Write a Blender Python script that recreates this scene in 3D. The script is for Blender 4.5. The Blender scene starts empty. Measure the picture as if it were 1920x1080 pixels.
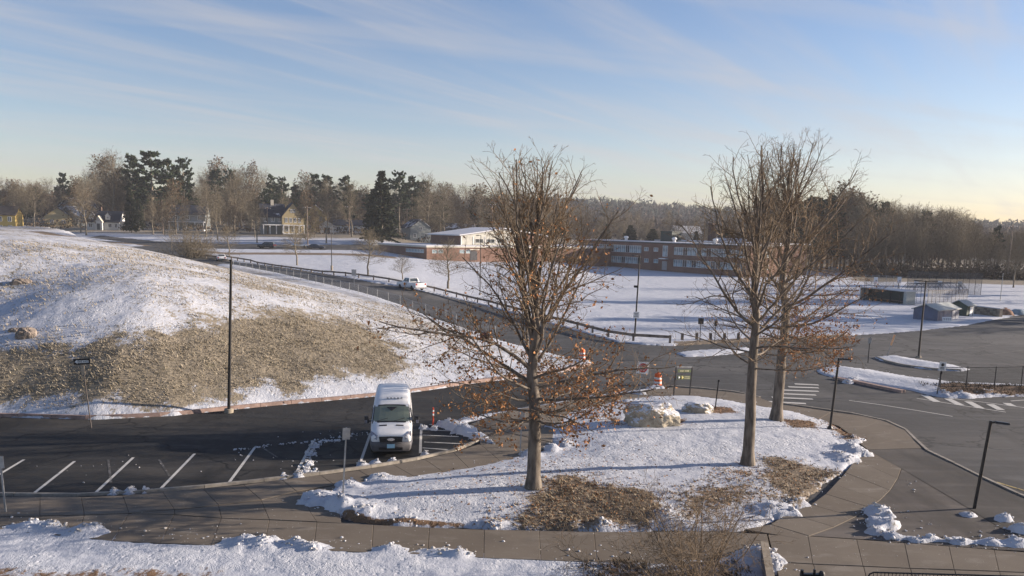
import bpy, bmesh, math, random
import numpy as np
from mathutils import Vector, Matrix, Quaternion

SC = bpy.context.scene
COL = SC.collection
R = math.radians
random.seed(7); np.random.seed(7)

# ---------------------------------------------------------------- camera
CAM_H, TILT, ROLL, SHIFT = 10.8, R(9.0), R(1.25), 0.0745
cam = bpy.data.cameras.new('camera'); cam.lens = 30; cam.sensor_width = 36; cam.shift_y = SHIFT
cam.clip_start = 0.5; cam.clip_end = 6000
co = bpy.data.objects.new('camera', cam); COL.objects.link(co)
_f = np.array([0, math.cos(TILT), -math.sin(TILT)]); _u0 = np.array([0, math.sin(TILT), math.cos(TILT)]); _r0 = np.array([1., 0, 0])
_r = _r0*math.cos(ROLL)+_u0*math.sin(ROLL); _u = -_r0*math.sin(ROLL)+_u0*math.cos(ROLL)
co.matrix_world = Matrix(((_r[0], _u[0], -_f[0], 0), (_r[1], _u[1], -_f[1], 0), (_r[2], _u[2], -_f[2], CAM_H), (0, 0, 0, 1)))
SC.camera = co

# ---------------------------------------------------------------- light
SUN_EL, SUN_AZ = R(13.5), R(78)          # azimuth clockwise from the view direction (+Y)
SUN_DIR = Vector((math.sin(SUN_AZ)*math.cos(SUN_EL), math.cos(SUN_AZ)*math.cos(SUN_EL), math.sin(SUN_EL)))
sun = bpy.data.lights.new('sun', 'SUN'); sun.energy = 5.0; sun.angle = R(0.53); sun.color = (1.0, 0.85, 0.70)
so = bpy.data.objects.new('sun', sun); COL.objects.link(so)
so.rotation_euler = (-SUN_DIR).to_track_quat('-Z', 'Y').to_euler()
W = bpy.data.worlds.new('World'); SC.world = W; W.use_nodes = True
wt = W.node_tree; wt.nodes.clear()
def wn(t, **k):
    n = wt.nodes.new(t)
    for a, b in k.items(): setattr(n, a, b)
    return n
wo = wn('ShaderNodeOutputWorld'); bg = wn('ShaderNodeBackground'); bg.inputs[1].default_value = 0.062
sky = wn('ShaderNodeTexSky', sky_type='NISHITA', sun_disc=False, sun_elevation=SUN_EL, sun_rotation=SUN_AZ,
         altitude=50, air_density=1.0, dust_density=.5, ozone_density=2.0)
tc = wn('ShaderNodeTexCoord'); sx = wn('ShaderNodeSeparateXYZ'); wt.links.new(tc.outputs['Generated'], sx.inputs[0])
def wmath(op, a, b=None, clamp=False):
    n = wn('ShaderNodeMath', operation=op, use_clamp=clamp)
    for i, v in enumerate((a, b)):
        if v is None: continue
        if isinstance(v, (int, float)): n.inputs[i].default_value = v
        else: wt.links.new(v, n.inputs[i])
    return n.outputs[0]
zz = wmath('ADD', wmath('MAXIMUM', sx.outputs[2], 0.0), 0.05)
cx = wmath('DIVIDE', sx.outputs[0], zz); cy = wmath('DIVIDE', sx.outputs[1], zz)
cv = wn('ShaderNodeCombineXYZ'); wt.links.new(cx, cv.inputs[0]); wt.links.new(cy, cv.inputs[1])
def cirrus(angle, sc, detail, seed, lo, hi):
    m = wn('ShaderNodeMapping'); m.vector_type = 'TEXTURE'; m.inputs['Rotation'].default_value = (0, 0, R(angle)); m.inputs['Scale'].default_value = (1/sc[0], 1/sc[1], 1)
    m.inputs['Location'].default_value = (seed, seed*1.7, 0)
    wt.links.new(cv.outputs[0], m.inputs[0])
    n = wn('ShaderNodeTexNoise'); n.inputs['Scale'].default_value = 1; n.inputs['Detail'].default_value = detail; n.inputs['Roughness'].default_value = .55
    n.inputs['Distortion'].default_value = .5
    wt.links.new(m.outputs[0], n.inputs[0])
    r = wn('ShaderNodeMapRange', interpolation_type='SMOOTHSTEP'); r.inputs[1].default_value = lo; r.inputs[2].default_value = hi
    wt.links.new(n.outputs[0], r.inputs[0]); return r.outputs[0]
c1 = cirrus(57, (.17, 1.5), 7, 3.1, .40, .66)
c2 = cirrus(20, (.13, 1.3), 5, 9.4, .47, .70)
c3 = cirrus(52, (.35, 5.0), 8, 5.7, .36, .70)
clo = wmath('ADD', wmath('MULTIPLY', c1, wmath('ADD', wmath('MULTIPLY', c3, .7), .35)), wmath('MULTIPLY', c2, .5), True)
clo = wmath('MULTIPLY', clo, .50)
mix = wn('ShaderNodeMix', data_type='RGBA'); wt.links.new(clo, mix.inputs[0]); 
hs = wn('ShaderNodeHueSaturation'); hs.inputs['Saturation'].default_value = 1.14; hs.inputs['Value'].default_value = 1.0
wt.links.new(sky.outputs[0], hs.inputs['Color'])
tint = wn('ShaderNodeMix', data_type='RGBA', blend_type='MULTIPLY'); tint.inputs[0].default_value = 1; tint.inputs[7].default_value = (1.05, .965, 1.10, 1)
wt.links.new(hs.outputs[0], tint.inputs[6]); wt.links.new(tint.outputs[2], mix.inputs[6]); mix.inputs[7].default_value = (4.0, 3.9, 4.0, 1)
wt.links.new(mix.outputs[2], bg.inputs[0]); wt.links.new(bg.outputs[0], wo.inputs[0])

SC.view_settings.view_transform = 'Standard'; SC.view_settings.look = 'None'
SC.view_settings.exposure = 1.25; SC.view_settings.gamma = 1; SC.view_settings.use_curve_mapping = False
SC.render.engine = 'CYCLES'
SC.cycles.max_bounces = 6; SC.cycles.transparent_max_bounces = 24; SC.cycles.volume_bounces = 0
SC.cycles.use_denoising = True
try:
    SC.cycles.denoiser = 'OPENIMAGEDENOISE'; SC.cycles.denoising_input_passes = 'RGB_ALBEDO_NORMAL'; SC.cycles.denoising_prefilter = 'ACCURATE'
except Exception: pass

# ---------------------------------------------------------------- helpers: survey points
FPX = 1600.0
def ray(px, py):
    a = (px-960)/FPX; b = -(py-540-SHIFT*1920)/FPX
    d = _f+_r*a+_u*b
    return d/d[1]
def project(x, y, z):
    P = np.stack(np.broadcast_arrays(np.asarray(x, float), np.asarray(y, float), np.asarray(z, float)-CAM_H), -1)
    w = P@_f
    return 960+FPX*(P@_r)/w, 540+SHIFT*1920-FPX*(P@_u)/w
def flat(px, py, z=0.0):
    d = ray(px, py); t = (z-CAM_H)/d[2]; return (d[0]*t, t)
def ss(a, b, x):
    t = np.clip((np.asarray(x, float)-a)/(b-a), 0, 1); return t*t*(3-2*t)

# ---------------------------------------------------------------- helpers: objects
def tag(o, label=None, cat=None, group=None, kind=None):
    if label: o['label'] = label
    if cat: o['category'] = cat
    if group: o['group'] = group
    if kind: o['kind'] = kind
    return o
def thing(name, label, cat, loc, rz=0.0, group=None):
    o = bpy.data.objects.new(name, None); COL.objects.link(o); o.empty_display_size = .2
    o.location = loc; o.rotation_euler = (0, 0, rz)
    return tag(o, label, cat, group)
def link(name, me, parent=None):
    o = bpy.data.objects.new(name, me); COL.objects.link(o)
    if parent is not None: o.parent = parent
    return o
def dup(o, loc=None, rz=None, scale=None, label=None, group=None, parent=None):
    c = o.copy(); COL.objects.link(c)
    if parent is not None: c.parent = parent
    if loc is not None: c.location = loc
    if rz is not None: c.rotation_euler = (0, 0, rz)
    if scale is not None: c.scale = scale
    if label: c['label'] = label
    if group: c['group'] = group
    for ch in list(o.children): dup(ch, parent=c)
    return c

class MB:
    """collects boxes, tubes and quads into one mesh"""
    def __init__(s): s.v = []; s.f = []; s.m = []; s.sm = []
    def add(s, vs, fs, mi=0, smooth=False):
        b = len(s.v); s.v += [tuple(v) for v in vs]
        for f in fs: s.f.append([i+b for i in f]); s.m.append(mi); s.sm.append(smooth)
    def box(s, c, d, rz=0.0, mi=0, taper=1.0, rot=None):
        x, y, z = d[0]/2, d[1]/2, d[2]/2
        vs = [(-x, -y, -z), (x, -y, -z), (x, y, -z), (-x, y, -z), (-x*taper, -y*taper, z), (x*taper, -y*taper, z), (x*taper, y*taper, z), (-x*taper, y*taper, z)]
        M = rot if rot is not None else Matrix.Rotation(rz, 3, 'Z')
        vs = [M@Vector(v)+Vector(c) for v in vs]
        s.add(vs, [(0, 3, 2, 1), (4, 5, 6, 7), (0, 1, 5, 4), (1, 2, 6, 5), (2, 3, 7, 6), (3, 0, 4, 7)], mi)
    def bar(s, p, q, w, h=None, mi=0):
        p = Vector(p); q = Vector(q); d = q-p; h = h or w
        M = d.to_track_quat('X', 'Z').to_matrix()
        s.box((p+q)/2, (d.length, w, h), mi=mi, rot=M)
    def tube(s, pts, rad, n=8, mi=0, cap=True, smooth=True):
        pts = [Vector(p) for p in pts]
        if not hasattr(rad, '__len__'): rad = [rad]*len(pts)
        rings = []; vs = []
        t0 = (pts[1]-pts[0]).normalized()
        x = t0.orthogonal().normalized()
        for i, p in enumerate(pts):
            t = (pts[min(i+1, len(pts)-1)]-pts[max(i-1, 0)]).normalized()
            x = (x-t*x.dot(t)).normalized(); y = t.cross(x)
            for k in range(n):
                a = 2*math.pi*k/n; vs.append(p+(x*math.cos(a)+y*math.sin(a))*rad[i])
        fs = []
        for i in range(len(pts)-1):
            for k in range(n):
                fs.append((i*n+k, i*n+(k+1) % n, (i+1)*n+(k+1) % n, (i+1)*n+k))
        s.add(vs, fs, mi, smooth)
        if cap:
            s.add(vs[:n], [tuple(reversed(range(n)))], mi); s.add(vs[-n:], [tuple(range(n))], mi)
    def lathe(s, prof, c=(0, 0, 0), n=16, mi=0, axis='Z'):
        vs = []; fs = []
        for r, z in prof:
            for k in range(n):
                a = 2*math.pi*k/n; v = (r*math.cos(a), r*math.sin(a), z)
                if axis == 'Y': v = (v[0], v[2], v[1])
                if axis == 'X': v = (v[2], v[0], v[1])
                vs.append((v[0]+c[0], v[1]+c[1], v[2]+c[2]))
        m = len(prof)
        for i in range(m-1):
            for k in range(n): fs.append((i*n+k, i*n+(k+1) % n, (i+1)*n+(k+1) % n, (i+1)*n+k))
        s.add(vs, fs, mi, True)
        s.add(vs[:n], [tuple(reversed(range(n)))], mi); s.add(vs[-n:], [tuple(range(n))], mi)
    def mesh(s, name, mats):
        me = bpy.data.meshes.new(name); me.from_pydata(s.v, [], s.f)
        if not isinstance(mats, (list, tuple)): mats = [mats]
        for m in mats: me.materials.append(m)
        me.polygons.foreach_set('material_index', s.m); me.polygons.foreach_set('use_smooth', s.sm)
        me.update(); return me
    def build(s, name, mats, parent=None): return link(name, s.mesh(name, mats), parent)

def np_mesh(name, V, Fq, mat, smooth=False, attrs=None):
    """fast mesh from arrays; Fq is (n,3) or (n,4)"""
    me = bpy.data.meshes.new(name); V = np.ascontiguousarray(V, dtype=np.float32); Fq = np.ascontiguousarray(Fq, dtype=np.int32)
    k = Fq.shape[1]
    me.vertices.add(len(V)); me.vertices.foreach_set('co', V.ravel())
    me.loops.add(Fq.size); me.loops.foreach_set('vertex_index', Fq.ravel())
    me.polygons.add(len(Fq)); me.polygons.foreach_set('loop_start', np.arange(0, Fq.size, k, dtype=np.int32))
    try: me.polygons.foreach_set('loop_total', np.full(len(Fq), k, dtype=np.int32))
    except Exception: pass
    me.polygons.foreach_set('use_smooth', np.full(len(Fq), smooth, dtype=bool))
    me.materials.append(mat)
    for a, d in (attrs or {}).items():
        at = me.attributes.new(a, 'FLOAT', 'POINT'); at.data.foreach_set('value', np.ascontiguousarray(d, dtype=np.float32).ravel())
    me.update(calc_edges=True); me.validate(); return me

def text_mesh(body, size, mat, name):
    cu = bpy.data.curves.new(name, 'FONT'); cu.body = body; cu.size = size; cu.align_x = 'CENTER'; cu.align_y = 'CENTER'; cu.extrude = .002
    cu.resolution_u = 2
    o = bpy.data.objects.new(name, cu); COL.objects.link(o)
    bpy.context.view_layer.update()
    me = bpy.data.meshes.new_from_object(o.evaluated_get(bpy.context.evaluated_depsgraph_get()))
    bpy.data.objects.remove(o); bpy.data.curves.remove(cu)
    me.materials.clear(); me.materials.append(mat); return me

# ---------------------------------------------------------------- materials
class NT:
    def __init__(s, name):
        s.m = bpy.data.materials.new(name); s.m.use_nodes = True; s.t = s.m.node_tree
        s.b = s.t.nodes['Principled BSDF']; s._c = None
    def n(s, t, **k):
        x = s.t.nodes.new(t)
        for a, b in k.items(): setattr(x, a, b)
        return x
    def l(s, a, b): s.t.links.new(a, b)
    def coord(s, kind='Object'):
        if kind == 'Geo': return s.n('ShaderNodeNewGeometry').outputs['Position']
        return s.n('ShaderNodeTexCoord').outputs[kind]
    def mapping(s, src, scale, rot=0):
        m = s.n('ShaderNodeMapping'); m.inputs['Scale'].default_value = scale if hasattr(scale, '__len__') else (scale,)*3
        m.inputs['Rotation'].default_value = (0, 0, rot); s.l(src, m.inputs[0]); return m.outputs[0]
    def noise(s, src, scale, detail=4, rough=.55, dist=0):
        x = s.n('ShaderNodeTexNoise'); x.inputs['Scale'].default_value = scale; x.inputs['Detail'].default_value = detail
        x.inputs['Roughness'].default_value = rough; x.inputs['Distortion'].default_value = dist
        s.l(src, x.inputs[0]); return x.outputs[0]
    def range(s, src, a, b, c=0, d=1, smooth=True):
        x = s.n('ShaderNodeMapRange', interpolation_type='SMOOTHSTEP' if smooth else 'LINEAR')
        for i, v in zip((1, 2, 3, 4), (a, b, c, d)): x.inputs[i].default_value = v
        s.l(src, x.inputs[0]); return x.outputs[0]
    def math(s, op, a, b=None, clamp=False):
        x = s.n('ShaderNodeMath', operation=op, use_clamp=clamp)
        for i, v in enumerate((a, b)):
            if v is None: continue
            if isinstance(v, (int, float)): x.inputs[i].default_value = v
            else: s.l(v, x.inputs[i])
        return x.outputs[0]
    def mix(s, fac, a, b):
        x = s.n('ShaderNodeMix', data_type='RGBA')
        if isinstance(fac, (int, float)): x.inputs[0].default_value = fac
        else: s.l(fac, x.inputs[0])
        for i, v in ((6, a), (7, b)):
            if isinstance(v, tuple): x.inputs[i].default_value = (*v[:3], 1)
            else: s.l(v, x.inputs[i])
        return x.outputs[2]
    def attr(s, name): return s.n('ShaderNodeAttribute', attribute_name=name).outputs['Fac']
    def bump(s, h, strength, dist):
        x = s.n('ShaderNodeBump'); x.inputs['Strength'].default_value = strength; x.inputs['Distance'].default_value = dist
        s.l(h, x.inputs['Height']); s.l(x.outputs[0], s.b.inputs['Normal'])
    def out(s, col=None, rough=None, metal=None, spec=None):
        if col is not None:
            if isinstance(col, tuple): s.b.inputs['Base Color'].default_value = (*col[:3], 1)
            else: s.l(col, s.b.inputs['Base Color'])
        if rough is not None:
            if isinstance(rough, (int, float)): s.b.inputs['Roughness'].default_value = rough
            else: s.l(rough, s.b.inputs['Roughness'])
        if metal is not None: s.b.inputs['Metallic'].default_value = metal
        if spec is not None: s.b.inputs['Specular IOR Level'].default_value = spec
        return s.m
def mat(name, col, rough=.6, metal=0, var=.25, scale=6.0, spec=.4, bump=0, coord='Object'):
    t = NT(name)
    if var:
        n = t.noise(t.coord(coord), scale, 5)
        c = t.mix(t.range(n, .3, .7), tuple(v*(1-var) for v in col), tuple(min(1, v*(1+var)) for v in col))
        if bump: t.bump(n, bump, .05)
        return t.out(c, rough, metal, spec)
    return t.out(col, rough, metal, spec)
def glass_mat(name, col=(.05, .06, .065), rough=.06):
    t = NT(name); n = t.noise(t.coord(), .35, 2)
    t.bump(n, .15, .05)
    return t.out(col, rough, 0, .8)
M = {}
M['black'] = mat('black_paint', (.012, .012, .014), .4, 0, .3, 4)
M['dark_metal'] = mat('dark_metal', (.05, .05, .055), .45, .6, .3)
M['galv'] = mat('galvanised_steel', (.30, .31, .32), .5, .5, .25, 3)
M['rust_steel'] = mat('weathered_steel', (.13, .11, .10), .65, .3, .4, 2)
M['concrete'] = mat('concrete', (.26, .225, .18), .9, 0, .2, 3, .2, .2)
M['wood'] = mat('weathered_wood', (.17, .14, .115), .85, 0, .35, 2, .2, .3)
M['pole_wood'] = mat('pole_wood', (.19, .15, .12), .85, 0, .3, 1.5, .2)
M['white'] = mat('white_paint', (.75, .75, .75), .4, 0, .05)
M['sign_white'] = mat('sign_white', (.72, .72, .72), .45, 0, .08)
M['sign_back'] = mat('sign_back_aluminium', (.33, .33, .33), .5, .4, .15)
M['red'] = mat('sign_red', (.40, .02, .03), .45, 0, .15)
M['orange'] = mat('traffic_orange', (.75, .12, .02), .5, 0, .12)
M['rubber'] = mat('rubber', (.018, .018, .018), .8, 0, .3)
M['glass'] = glass_mat('window_glass')
M['green'] = mat('sign_green', (.10, .13, .06), .5, 0, .2)
M['plate'] = mat('plate_blue', (.33, .55, .68), .5, 0, .05)

def polyline_len(P): return np.concatenate([[0], np.cumsum(np.linalg.norm(np.diff(P, axis=0), axis=1))])
def resample(P, step):
    P = np.asarray(P, float); L = polyline_len(P); n = max(2, int(L[-1]/step)+1); t = np.linspace(0, L[-1], n)
    return np.stack([np.interp(t, L, P[:, i]) for i in range(P.shape[1])], 1)
def smooth_line(P, it=2, closed=False):
    P = [np.asarray(p, float) for p in P]
    for _ in range(it):
        Q = []
        n = len(P)
        rng = range(n) if closed else range(n-1)
        if not closed: Q.append(P[0])
        for i in rng:
            a, b = P[i], P[(i+1) % n]; Q += [a*.75+b*.25, a*.25+b*.75]
        if not closed: Q.append(P[-1])
        P = Q
    return [tuple(p) for p in P]
# ================================================================ TERRAIN
def vnoise(x, y, seed=0):
    xi = np.floor(x).astype(np.int64); yi = np.floor(y).astype(np.int64); fx = x-xi; fy = y-yi
    fx = fx*fx*(3-2*fx); fy = fy*fy*(3-2*fy)
    def h(a, b):
        n = (a*374761393+b*668265263+seed*1442695041) & 0x7fffffff
        n = ((n ^ (n >> 13))*1274126177) & 0x7fffffff
        return ((n ^ (n >> 16)) & 0xffff)/65535.0
    return (h(xi, yi)*(1-fx)+h(xi+1, yi)*fx)*(1-fy)+(h(xi, yi+1)*(1-fx)+h(xi+1, yi+1)*fx)*fy
def fbm(x, y, oct=3, seed=0):
    s = 0; a = 1; t = 0
    for i in range(oct):
        s = s+a*vnoise(x*2**i, y*2**i, seed+i); t += a; a *= .5
    return s/t
def sdline(x, y, pts):
    best = np.full(np.shape(x), 1e9); sgn = np.ones(np.shape(x))
    for (x0, y0), (x1, y1) in zip(pts[:-1], pts[1:]):
        dx, dy = x1-x0, y1-y0; L = dx*dx+dy*dy
        t = np.clip(((x-x0)*dx+(y-y0)*dy)/L, 0, 1)
        d = np.hypot(x-x0-t*dx, y-y0-t*dy); c = dx*(y-y0)-dy*(x-x0); m = d < best
        best = np.where(m, d, best); sgn = np.where(m, np.sign(c), sgn)
    return best*sgn
def sdpoly(x, y, pts, cap=None):
    x = np.asarray(x, float); y = np.asarray(y, float)
    best = np.full(np.shape(x), 1e9); ins = np.zeros(np.shape(x), bool); n = len(pts)
    for i in range(n):
        x0, y0 = pts[i]; x1, y1 = pts[(i+1) % n]
        dx, dy = x1-x0, y1-y0; L = dx*dx+dy*dy+1e-12
        t = np.clip(((x-x0)*dx+(y-y0)*dy)/L, 0, 1)
        best = np.minimum(best, np.hypot(x-x0-t*dx, y-y0-t*dy))
        if abs(dy) > 1e-12: ins ^= ((y0 > y) != (y1 > y)) & (x < dx*(y-y0)/dy+x0)
    return np.where(ins, best, -best)
def sdpoly_box(x, y, pts, pad):
    """signed distance only near the polygon, far negative elsewhere"""
    P = np.asarray(pts); out = np.full(np.shape(x), -99.0)
    m = (x > P[:, 0].min()-pad) & (x < P[:, 0].max()+pad) & (y > P[:, 1].min()-pad) & (y < P[:, 1].max()+pad)
    if m.any(): out[m] = sdpoly(x[m], y[m], pts)
    return out
def z_base(x, y):
    x = np.asarray(x, float); y = np.asarray(y, float)
    zl = np.interp(y, [0, 75, 90, 120, 170, 215, 235, 270, 300, 400, 600, 1200, 2000], [0, 0, .25, 1, 2.5, 3.5, 4, 6, 7.5, 10, 12, 16, 20])
    s = x/np.maximum(y, 1)
    w = 1-ss(-.19, -.02, s)
    z = zl*w
    prof = np.interp(s, [-.8, -.3, 0, .13, .2, .28, .4, .7], [.5, .8, 1, 1, .82, .66, .5, .3])
    z = z+29*np.exp(-((y-1150)/260)**2)*prof
    z = z+(1-w)*(np.interp(y, [0, 240, 400, 900, 2000], [0, 0, 3, 6, 10])+1.8*ss(140, 230, y)*(1-ss(.04, .1, s)))
    return z
def march(px, py, zf):
    d = ray(px, py); t = np.concatenate([np.arange(18, 120, .25), np.geomspace(120, 1500, 900)])
    for _ in range(2):
        g = CAM_H+d[2]*t-zf(d[0]*t, t); k = np.argmax(g < 0)
        if g[k] >= 0: return (d[0]*t[-1], t[-1])
        if k == 0: break
        t = np.linspace(t[k-1], t[k], 60)
    return (float(d[0]*t[k]), float(t[k]))
def GB(px, py): return march(px, py, z_base)
def FL(pts, z=0.0): return [flat(px, py, z) for px, py in pts]

CURB = FL([(1110, 686), (1060, 697), (1000, 706), (880, 720), (790, 734), (700, 744), (600, 753), (520, 760), (400, 772), (325, 780), (175, 787), (0, 782)])+[(-45, 42.5), (-95, 40)]
ROADL = [(-105, 230), (-90, 215)]+[GB(*p) for p in [(440, 497), (520, 512), (620, 535), (700, 555), (750, 572), (807, 595), (840, 606), (875, 617), (907, 629), (950, 643), (1020, 660), (1110, 684)]]
ROADR = [GB(*p) for p in [(1262, 649), (1210, 647), (1157, 641), (1090, 623), (1000, 598), (935, 580), (890, 568), (850, 559), (807, 549), (741, 536), (700, 530), (600, 512), (512, 499), (432, 490)]]+[(-95, 245)]
SOUTH = FL([(0, 983), (100, 990), (180, 994), (240, 1001), (310, 1006), (420, 1012), (520, 1017), (600, 1024), (700, 1029), (800, 1033), (900, 1040), (1000, 1040), (1200, 1046), (1400, 1052), (1432, 1060), (1442, 1110)])
FIELD_EDGE = FL([(1920, 590), (1880, 597), (1815, 610), (1727, 620), (1665, 625), (1600, 629), (1500, 635), (1400, 641), (1330, 645)])
PAVE = CURB+[(-95, 20), (-40, 27)]+SOUTH+[(9, 18), (60, 18), (130, 60), (130, 128)]+FIELD_EDGE+ROADR+ROADL
def d_curb(x, y): return -sdline(x, y, CURB)
def d_road(x, y): return -sdline(x, y, ROADL)
def z_mound(x, y):
    x = np.asarray(x, float); y = np.asarray(y, float)
    d1 = d_curb(x, y); d2 = d_road(x, y)
    t1 = np.clip(d1/24, 0, 1); t2 = np.clip(d2/50, 0, 1)
    h = 9*np.sin(t1*math.pi/2)**.95*np.sin(t2*math.pi/2)**1.3-4*ss(-55, -90, x)*ss(0, 20, d1)
    zb = z_base(x, y)
    inside = (d1 > 0) & (d2 > 0)
    h = h-.5*zb*ss(0, 8, np.minimum(d1, d2))
    h = h-2.1*ss(-27, -38, x)*(1-ss(58, 76, y))*ss(0, 12, d1)
    h = h+np.where(inside, 1, 0)*ss(0, 6, np.minimum(d1, d2))*(.32*(fbm(x*.11, y*.11, 2, 11)-.5)+.22*(fbm(x*.5, y*.5, 2, 12)-.5))
    return np.where(inside, h, 0.0)
def z_hill(x, y): return z_base(x, y)+z_mound(x, y)
def G(px, py): return march(px, py, z_hill)

ISLAND = FL([(585, 940), (640, 912), (700, 899), (780, 890), (870, 876), (930, 862), (1000, 850), (1050, 838), (1022, 820), (1032, 795), (1062, 770), (1115, 761), (1150, 750), (1220, 742), (1300, 740),
             (1360, 748), (1420, 758), (1500, 772), (1560, 790), (1600, 820), (1625, 843), (1610, 862), (1580, 884), (1540, 912), (1500, 945), (1470, 965), (1430, 984), (1395, 990), (1150, 993), (1000, 991), (880, 987), (760, 982), (700, 980), (650, 972), (615, 958)], .1)
STRIP = FL([(835, 793), (860, 783), (935, 771), (985, 763), (1087, 744), (1122, 739), (1205, 729), (1250, 725), (1250, 728), (1205, 734), (1122, 746), (1087, 751), (985, 769), (935, 778), (875, 789), (895, 806), (920, 820), (932, 835), (915, 832), (870, 815), (838, 802)], .1)
LAMP_ISL = FL([(1640, 668), (1675, 665), (1720, 673), (1780, 682), (1820, 691), (1800, 695), (1730, 690), (1680, 681), (1650, 674)], .1)
RIGHT_ISL = FL([(1530, 692), (1567, 684), (1630, 692), (1705, 705), (1780, 714), (1920, 720), (2060, 728), (2060, 745), (1920, 741), (1860, 742), (1820, 745), (1765, 743), (1740, 738), (1700, 728), (1630, 717), (1580, 709), (1540, 700)], .1)
MEDIAN = FL([(1268, 661), (1290, 657), (1400, 650), (1412, 655), (1380, 662), (1330, 666), (1285, 667)], .1)
TRI_SNOW = FL([(1615, 975), (1640, 952), (1668, 952), (1655, 975), (1665, 998), (1720, 1008), (1800, 1011), (1900, 1012), (1940, 1008), (2000, 1010), (2000, 1030), (1920, 1029), (1800, 1021), (1700, 1014), (1640, 1003)], .1)
ISLS = [ISLAND, STRIP, LAMP_ISL, RIGHT_ISL, MEDIAN, TRI_SNOW]
# ploughed heaps: photo point, radius, height
HEAPS = [(598, 938, .9, .38), (640, 948, .9, .45), (680, 962, .8, .34), (652, 912, .6, .36), (715, 898, .7, .2), (760, 975, .7, .18), (990, 853, .5, .3), (1030, 842, .45, .38), (1056, 834, .4, .34),
         (1035, 800, .5, .25), (1600, 848, .9, .45), (1575, 862, 1.0, .4), (1600, 825, .7, .3), (1460, 958, .9, .34), (1492, 945, .7, .3), (1130, 986, .5, .25), (1075, 986, .4, .22), (925, 984, .5, .2), (1250, 975, .8, .28),
         (60, 986, .5, .3), (95, 989, .45, .34), (160, 996, .5, .3), (178, 994, .4, .35), (465, 1018, .6, .3), (500, 1020, .6, .34), (555, 1022, .5, .3), (585, 1028, .4, .28), (735, 1031, .5, .2), (830, 1037, .5, .2), (860, 1041, .4, .24),
         (842, 797, .7, .38), (868, 806, .7, .34), (898, 816, .5, .26), (920, 829, .4, .2), (1648, 962, .7, .36), (1655, 985, .7, .36), (1640, 1000, .5, .25), (1670, 1008, .5, .22), (1720, 1013, .5, .16), (1745, 1011, .4, .22), (1800, 1016, .5, .18), (1860, 1018, .5, .2), (1905, 1018, .5, .24), (1912, 995, .6, .3),
         (1880, 974, .45, .26), (1818, 966, .35, .14), (215, 921, .35, .14), (245, 920, .4, .2), (272, 917, .3, .14), (532, 893, .35, .16), (560, 890, .4, .2), (588, 885, .35, .15), (678, 869, .35, .15), (705, 866, .3, .12), (735, 862, .25, .1), (797, 851, .25, .16),
         (580, 868, .3, .06), (584, 850, .3, .06), (590, 835, .3, .06), (574, 880, .3, .07), (1232, 727, .8, .2), (1090, 678, .9, .2), (1200, 738, .7, .22), (1420, 1045, .9, .4), (1450, 1050, .35, .4), (1455, 1065, .4, .4), (1590, 716, .5, .25), (1600, 712, .5, .25), (812, 802, .3, .1), (1435, 872, .6, .1),
         (1800, 741, .7, .3), (1850, 738, .8, .3), (1770, 739, .6, .25), (795, 800, .4, .1), (1180, 757, .8, .2)]
HEAPW = [(*flat(p, q, .1), r, h) for p, q, r, h in HEAPS]
STREET_U = [GB(*p) for p in [(60, 429), (200, 443), (300, 453), (420, 457), (500, 458), (620, 459), (745, 462)]]
STREET_L = [GB(*p) for p in [(150, 443), (300, 463), (420, 467), (500, 468), (620, 469), (745, 473)]]
STREET = [(-150, 300)]+STREET_U+STREET_L[::-1]+[(-150, 285)]
BACKST = [GB(*p) for p in [(60, 447), (250, 455), (420, 474), (500, 474), (620, 475), (745, 482)]]
BACKST2 = [GB(*p) for p in [(745, 486), (620, 479), (500, 478), (420, 478), (250, 459), (60, 449)]]
VERGE = BACKST+BACKST2

def terrain(x, y, full=True):
    x = np.asarray(x, float); y = np.asarray(y, float)
    zb = z_base(x, y)
    sp = sdpoly(x, y, PAVE)
    si = np.full(np.shape(x), -99.0)
    for I in ISLS: si = np.maximum(si, sdpoly_box(x, y, I, 4.0))
    st = sdpoly_box(x, y, STREET, 8.0)
    near = 1-ss(90, 160, y)
    rag = (.34*(fbm(x*1.3, y*1.3, 3, 3)-.5)+.16*(vnoise(x*5, y*5, 4)-.5))*near
    lump = fbm(x*3.2, y*3.2, 3, 8)
    hp = np.zeros(np.shape(x)); hs = np.full(np.shape(x), -99.0)
    for hx, hy, r, h in HEAPW:
        m = (np.abs(x-hx) < r*2.6) & (np.abs(y-hy) < r*2.6)
        if m.any():
            d = np.hypot(x[m]-hx, y[m]-hy)*(1+.9*(fbm(x[m]*1.9+hx, y[m]*1.9, 3, 77)-.5))+r*.25*(vnoise(x[m]*6, y[m]*6, 78)-.5)
            hp[m] = np.maximum(hp[m], h*np.exp(-(d/r)**2*1.25)*(.30+1.15*lump[m]+.30*(vnoise(x[m]*9, y[m]*9, 9)-.3))*.82); hs[m] = np.maximum(hs[m], r*.85-d)
    snow = np.maximum(np.maximum(-np.maximum(sp, st), si), hs)   # > 0 on snow-covered ground
    s = snow+rag
    base = .10+.16*ss(0, 2.5, si)+.12*ss(0, 5, si)
    und = (.10*(fbm(x*.35, y*.35, 2, 21)-.5)+.05*(fbm(x*1.6, y*1.6, 2, 22)-.5))*near*ss(0, 1.5, s)
    z_far = .16*(fbm(x*.05, y*.16, 3, 23)-.5)*ss(85, 130, y)*ss(0, 3, s)
    fine = .035*(vnoise(x*4.2, y*4.2, 31)-.5)*near*ss(0, .4, s)
    z = zb+z_mound(x, y)+(-.14+(base+.14)*ss(-.10, .12, s))+und+z_far+fine+hp*ss(-.3, .2, s)
    return z, s
def TZ(x, y): return float(terrain(np.array([x]), np.array([y]))[0][0])
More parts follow.
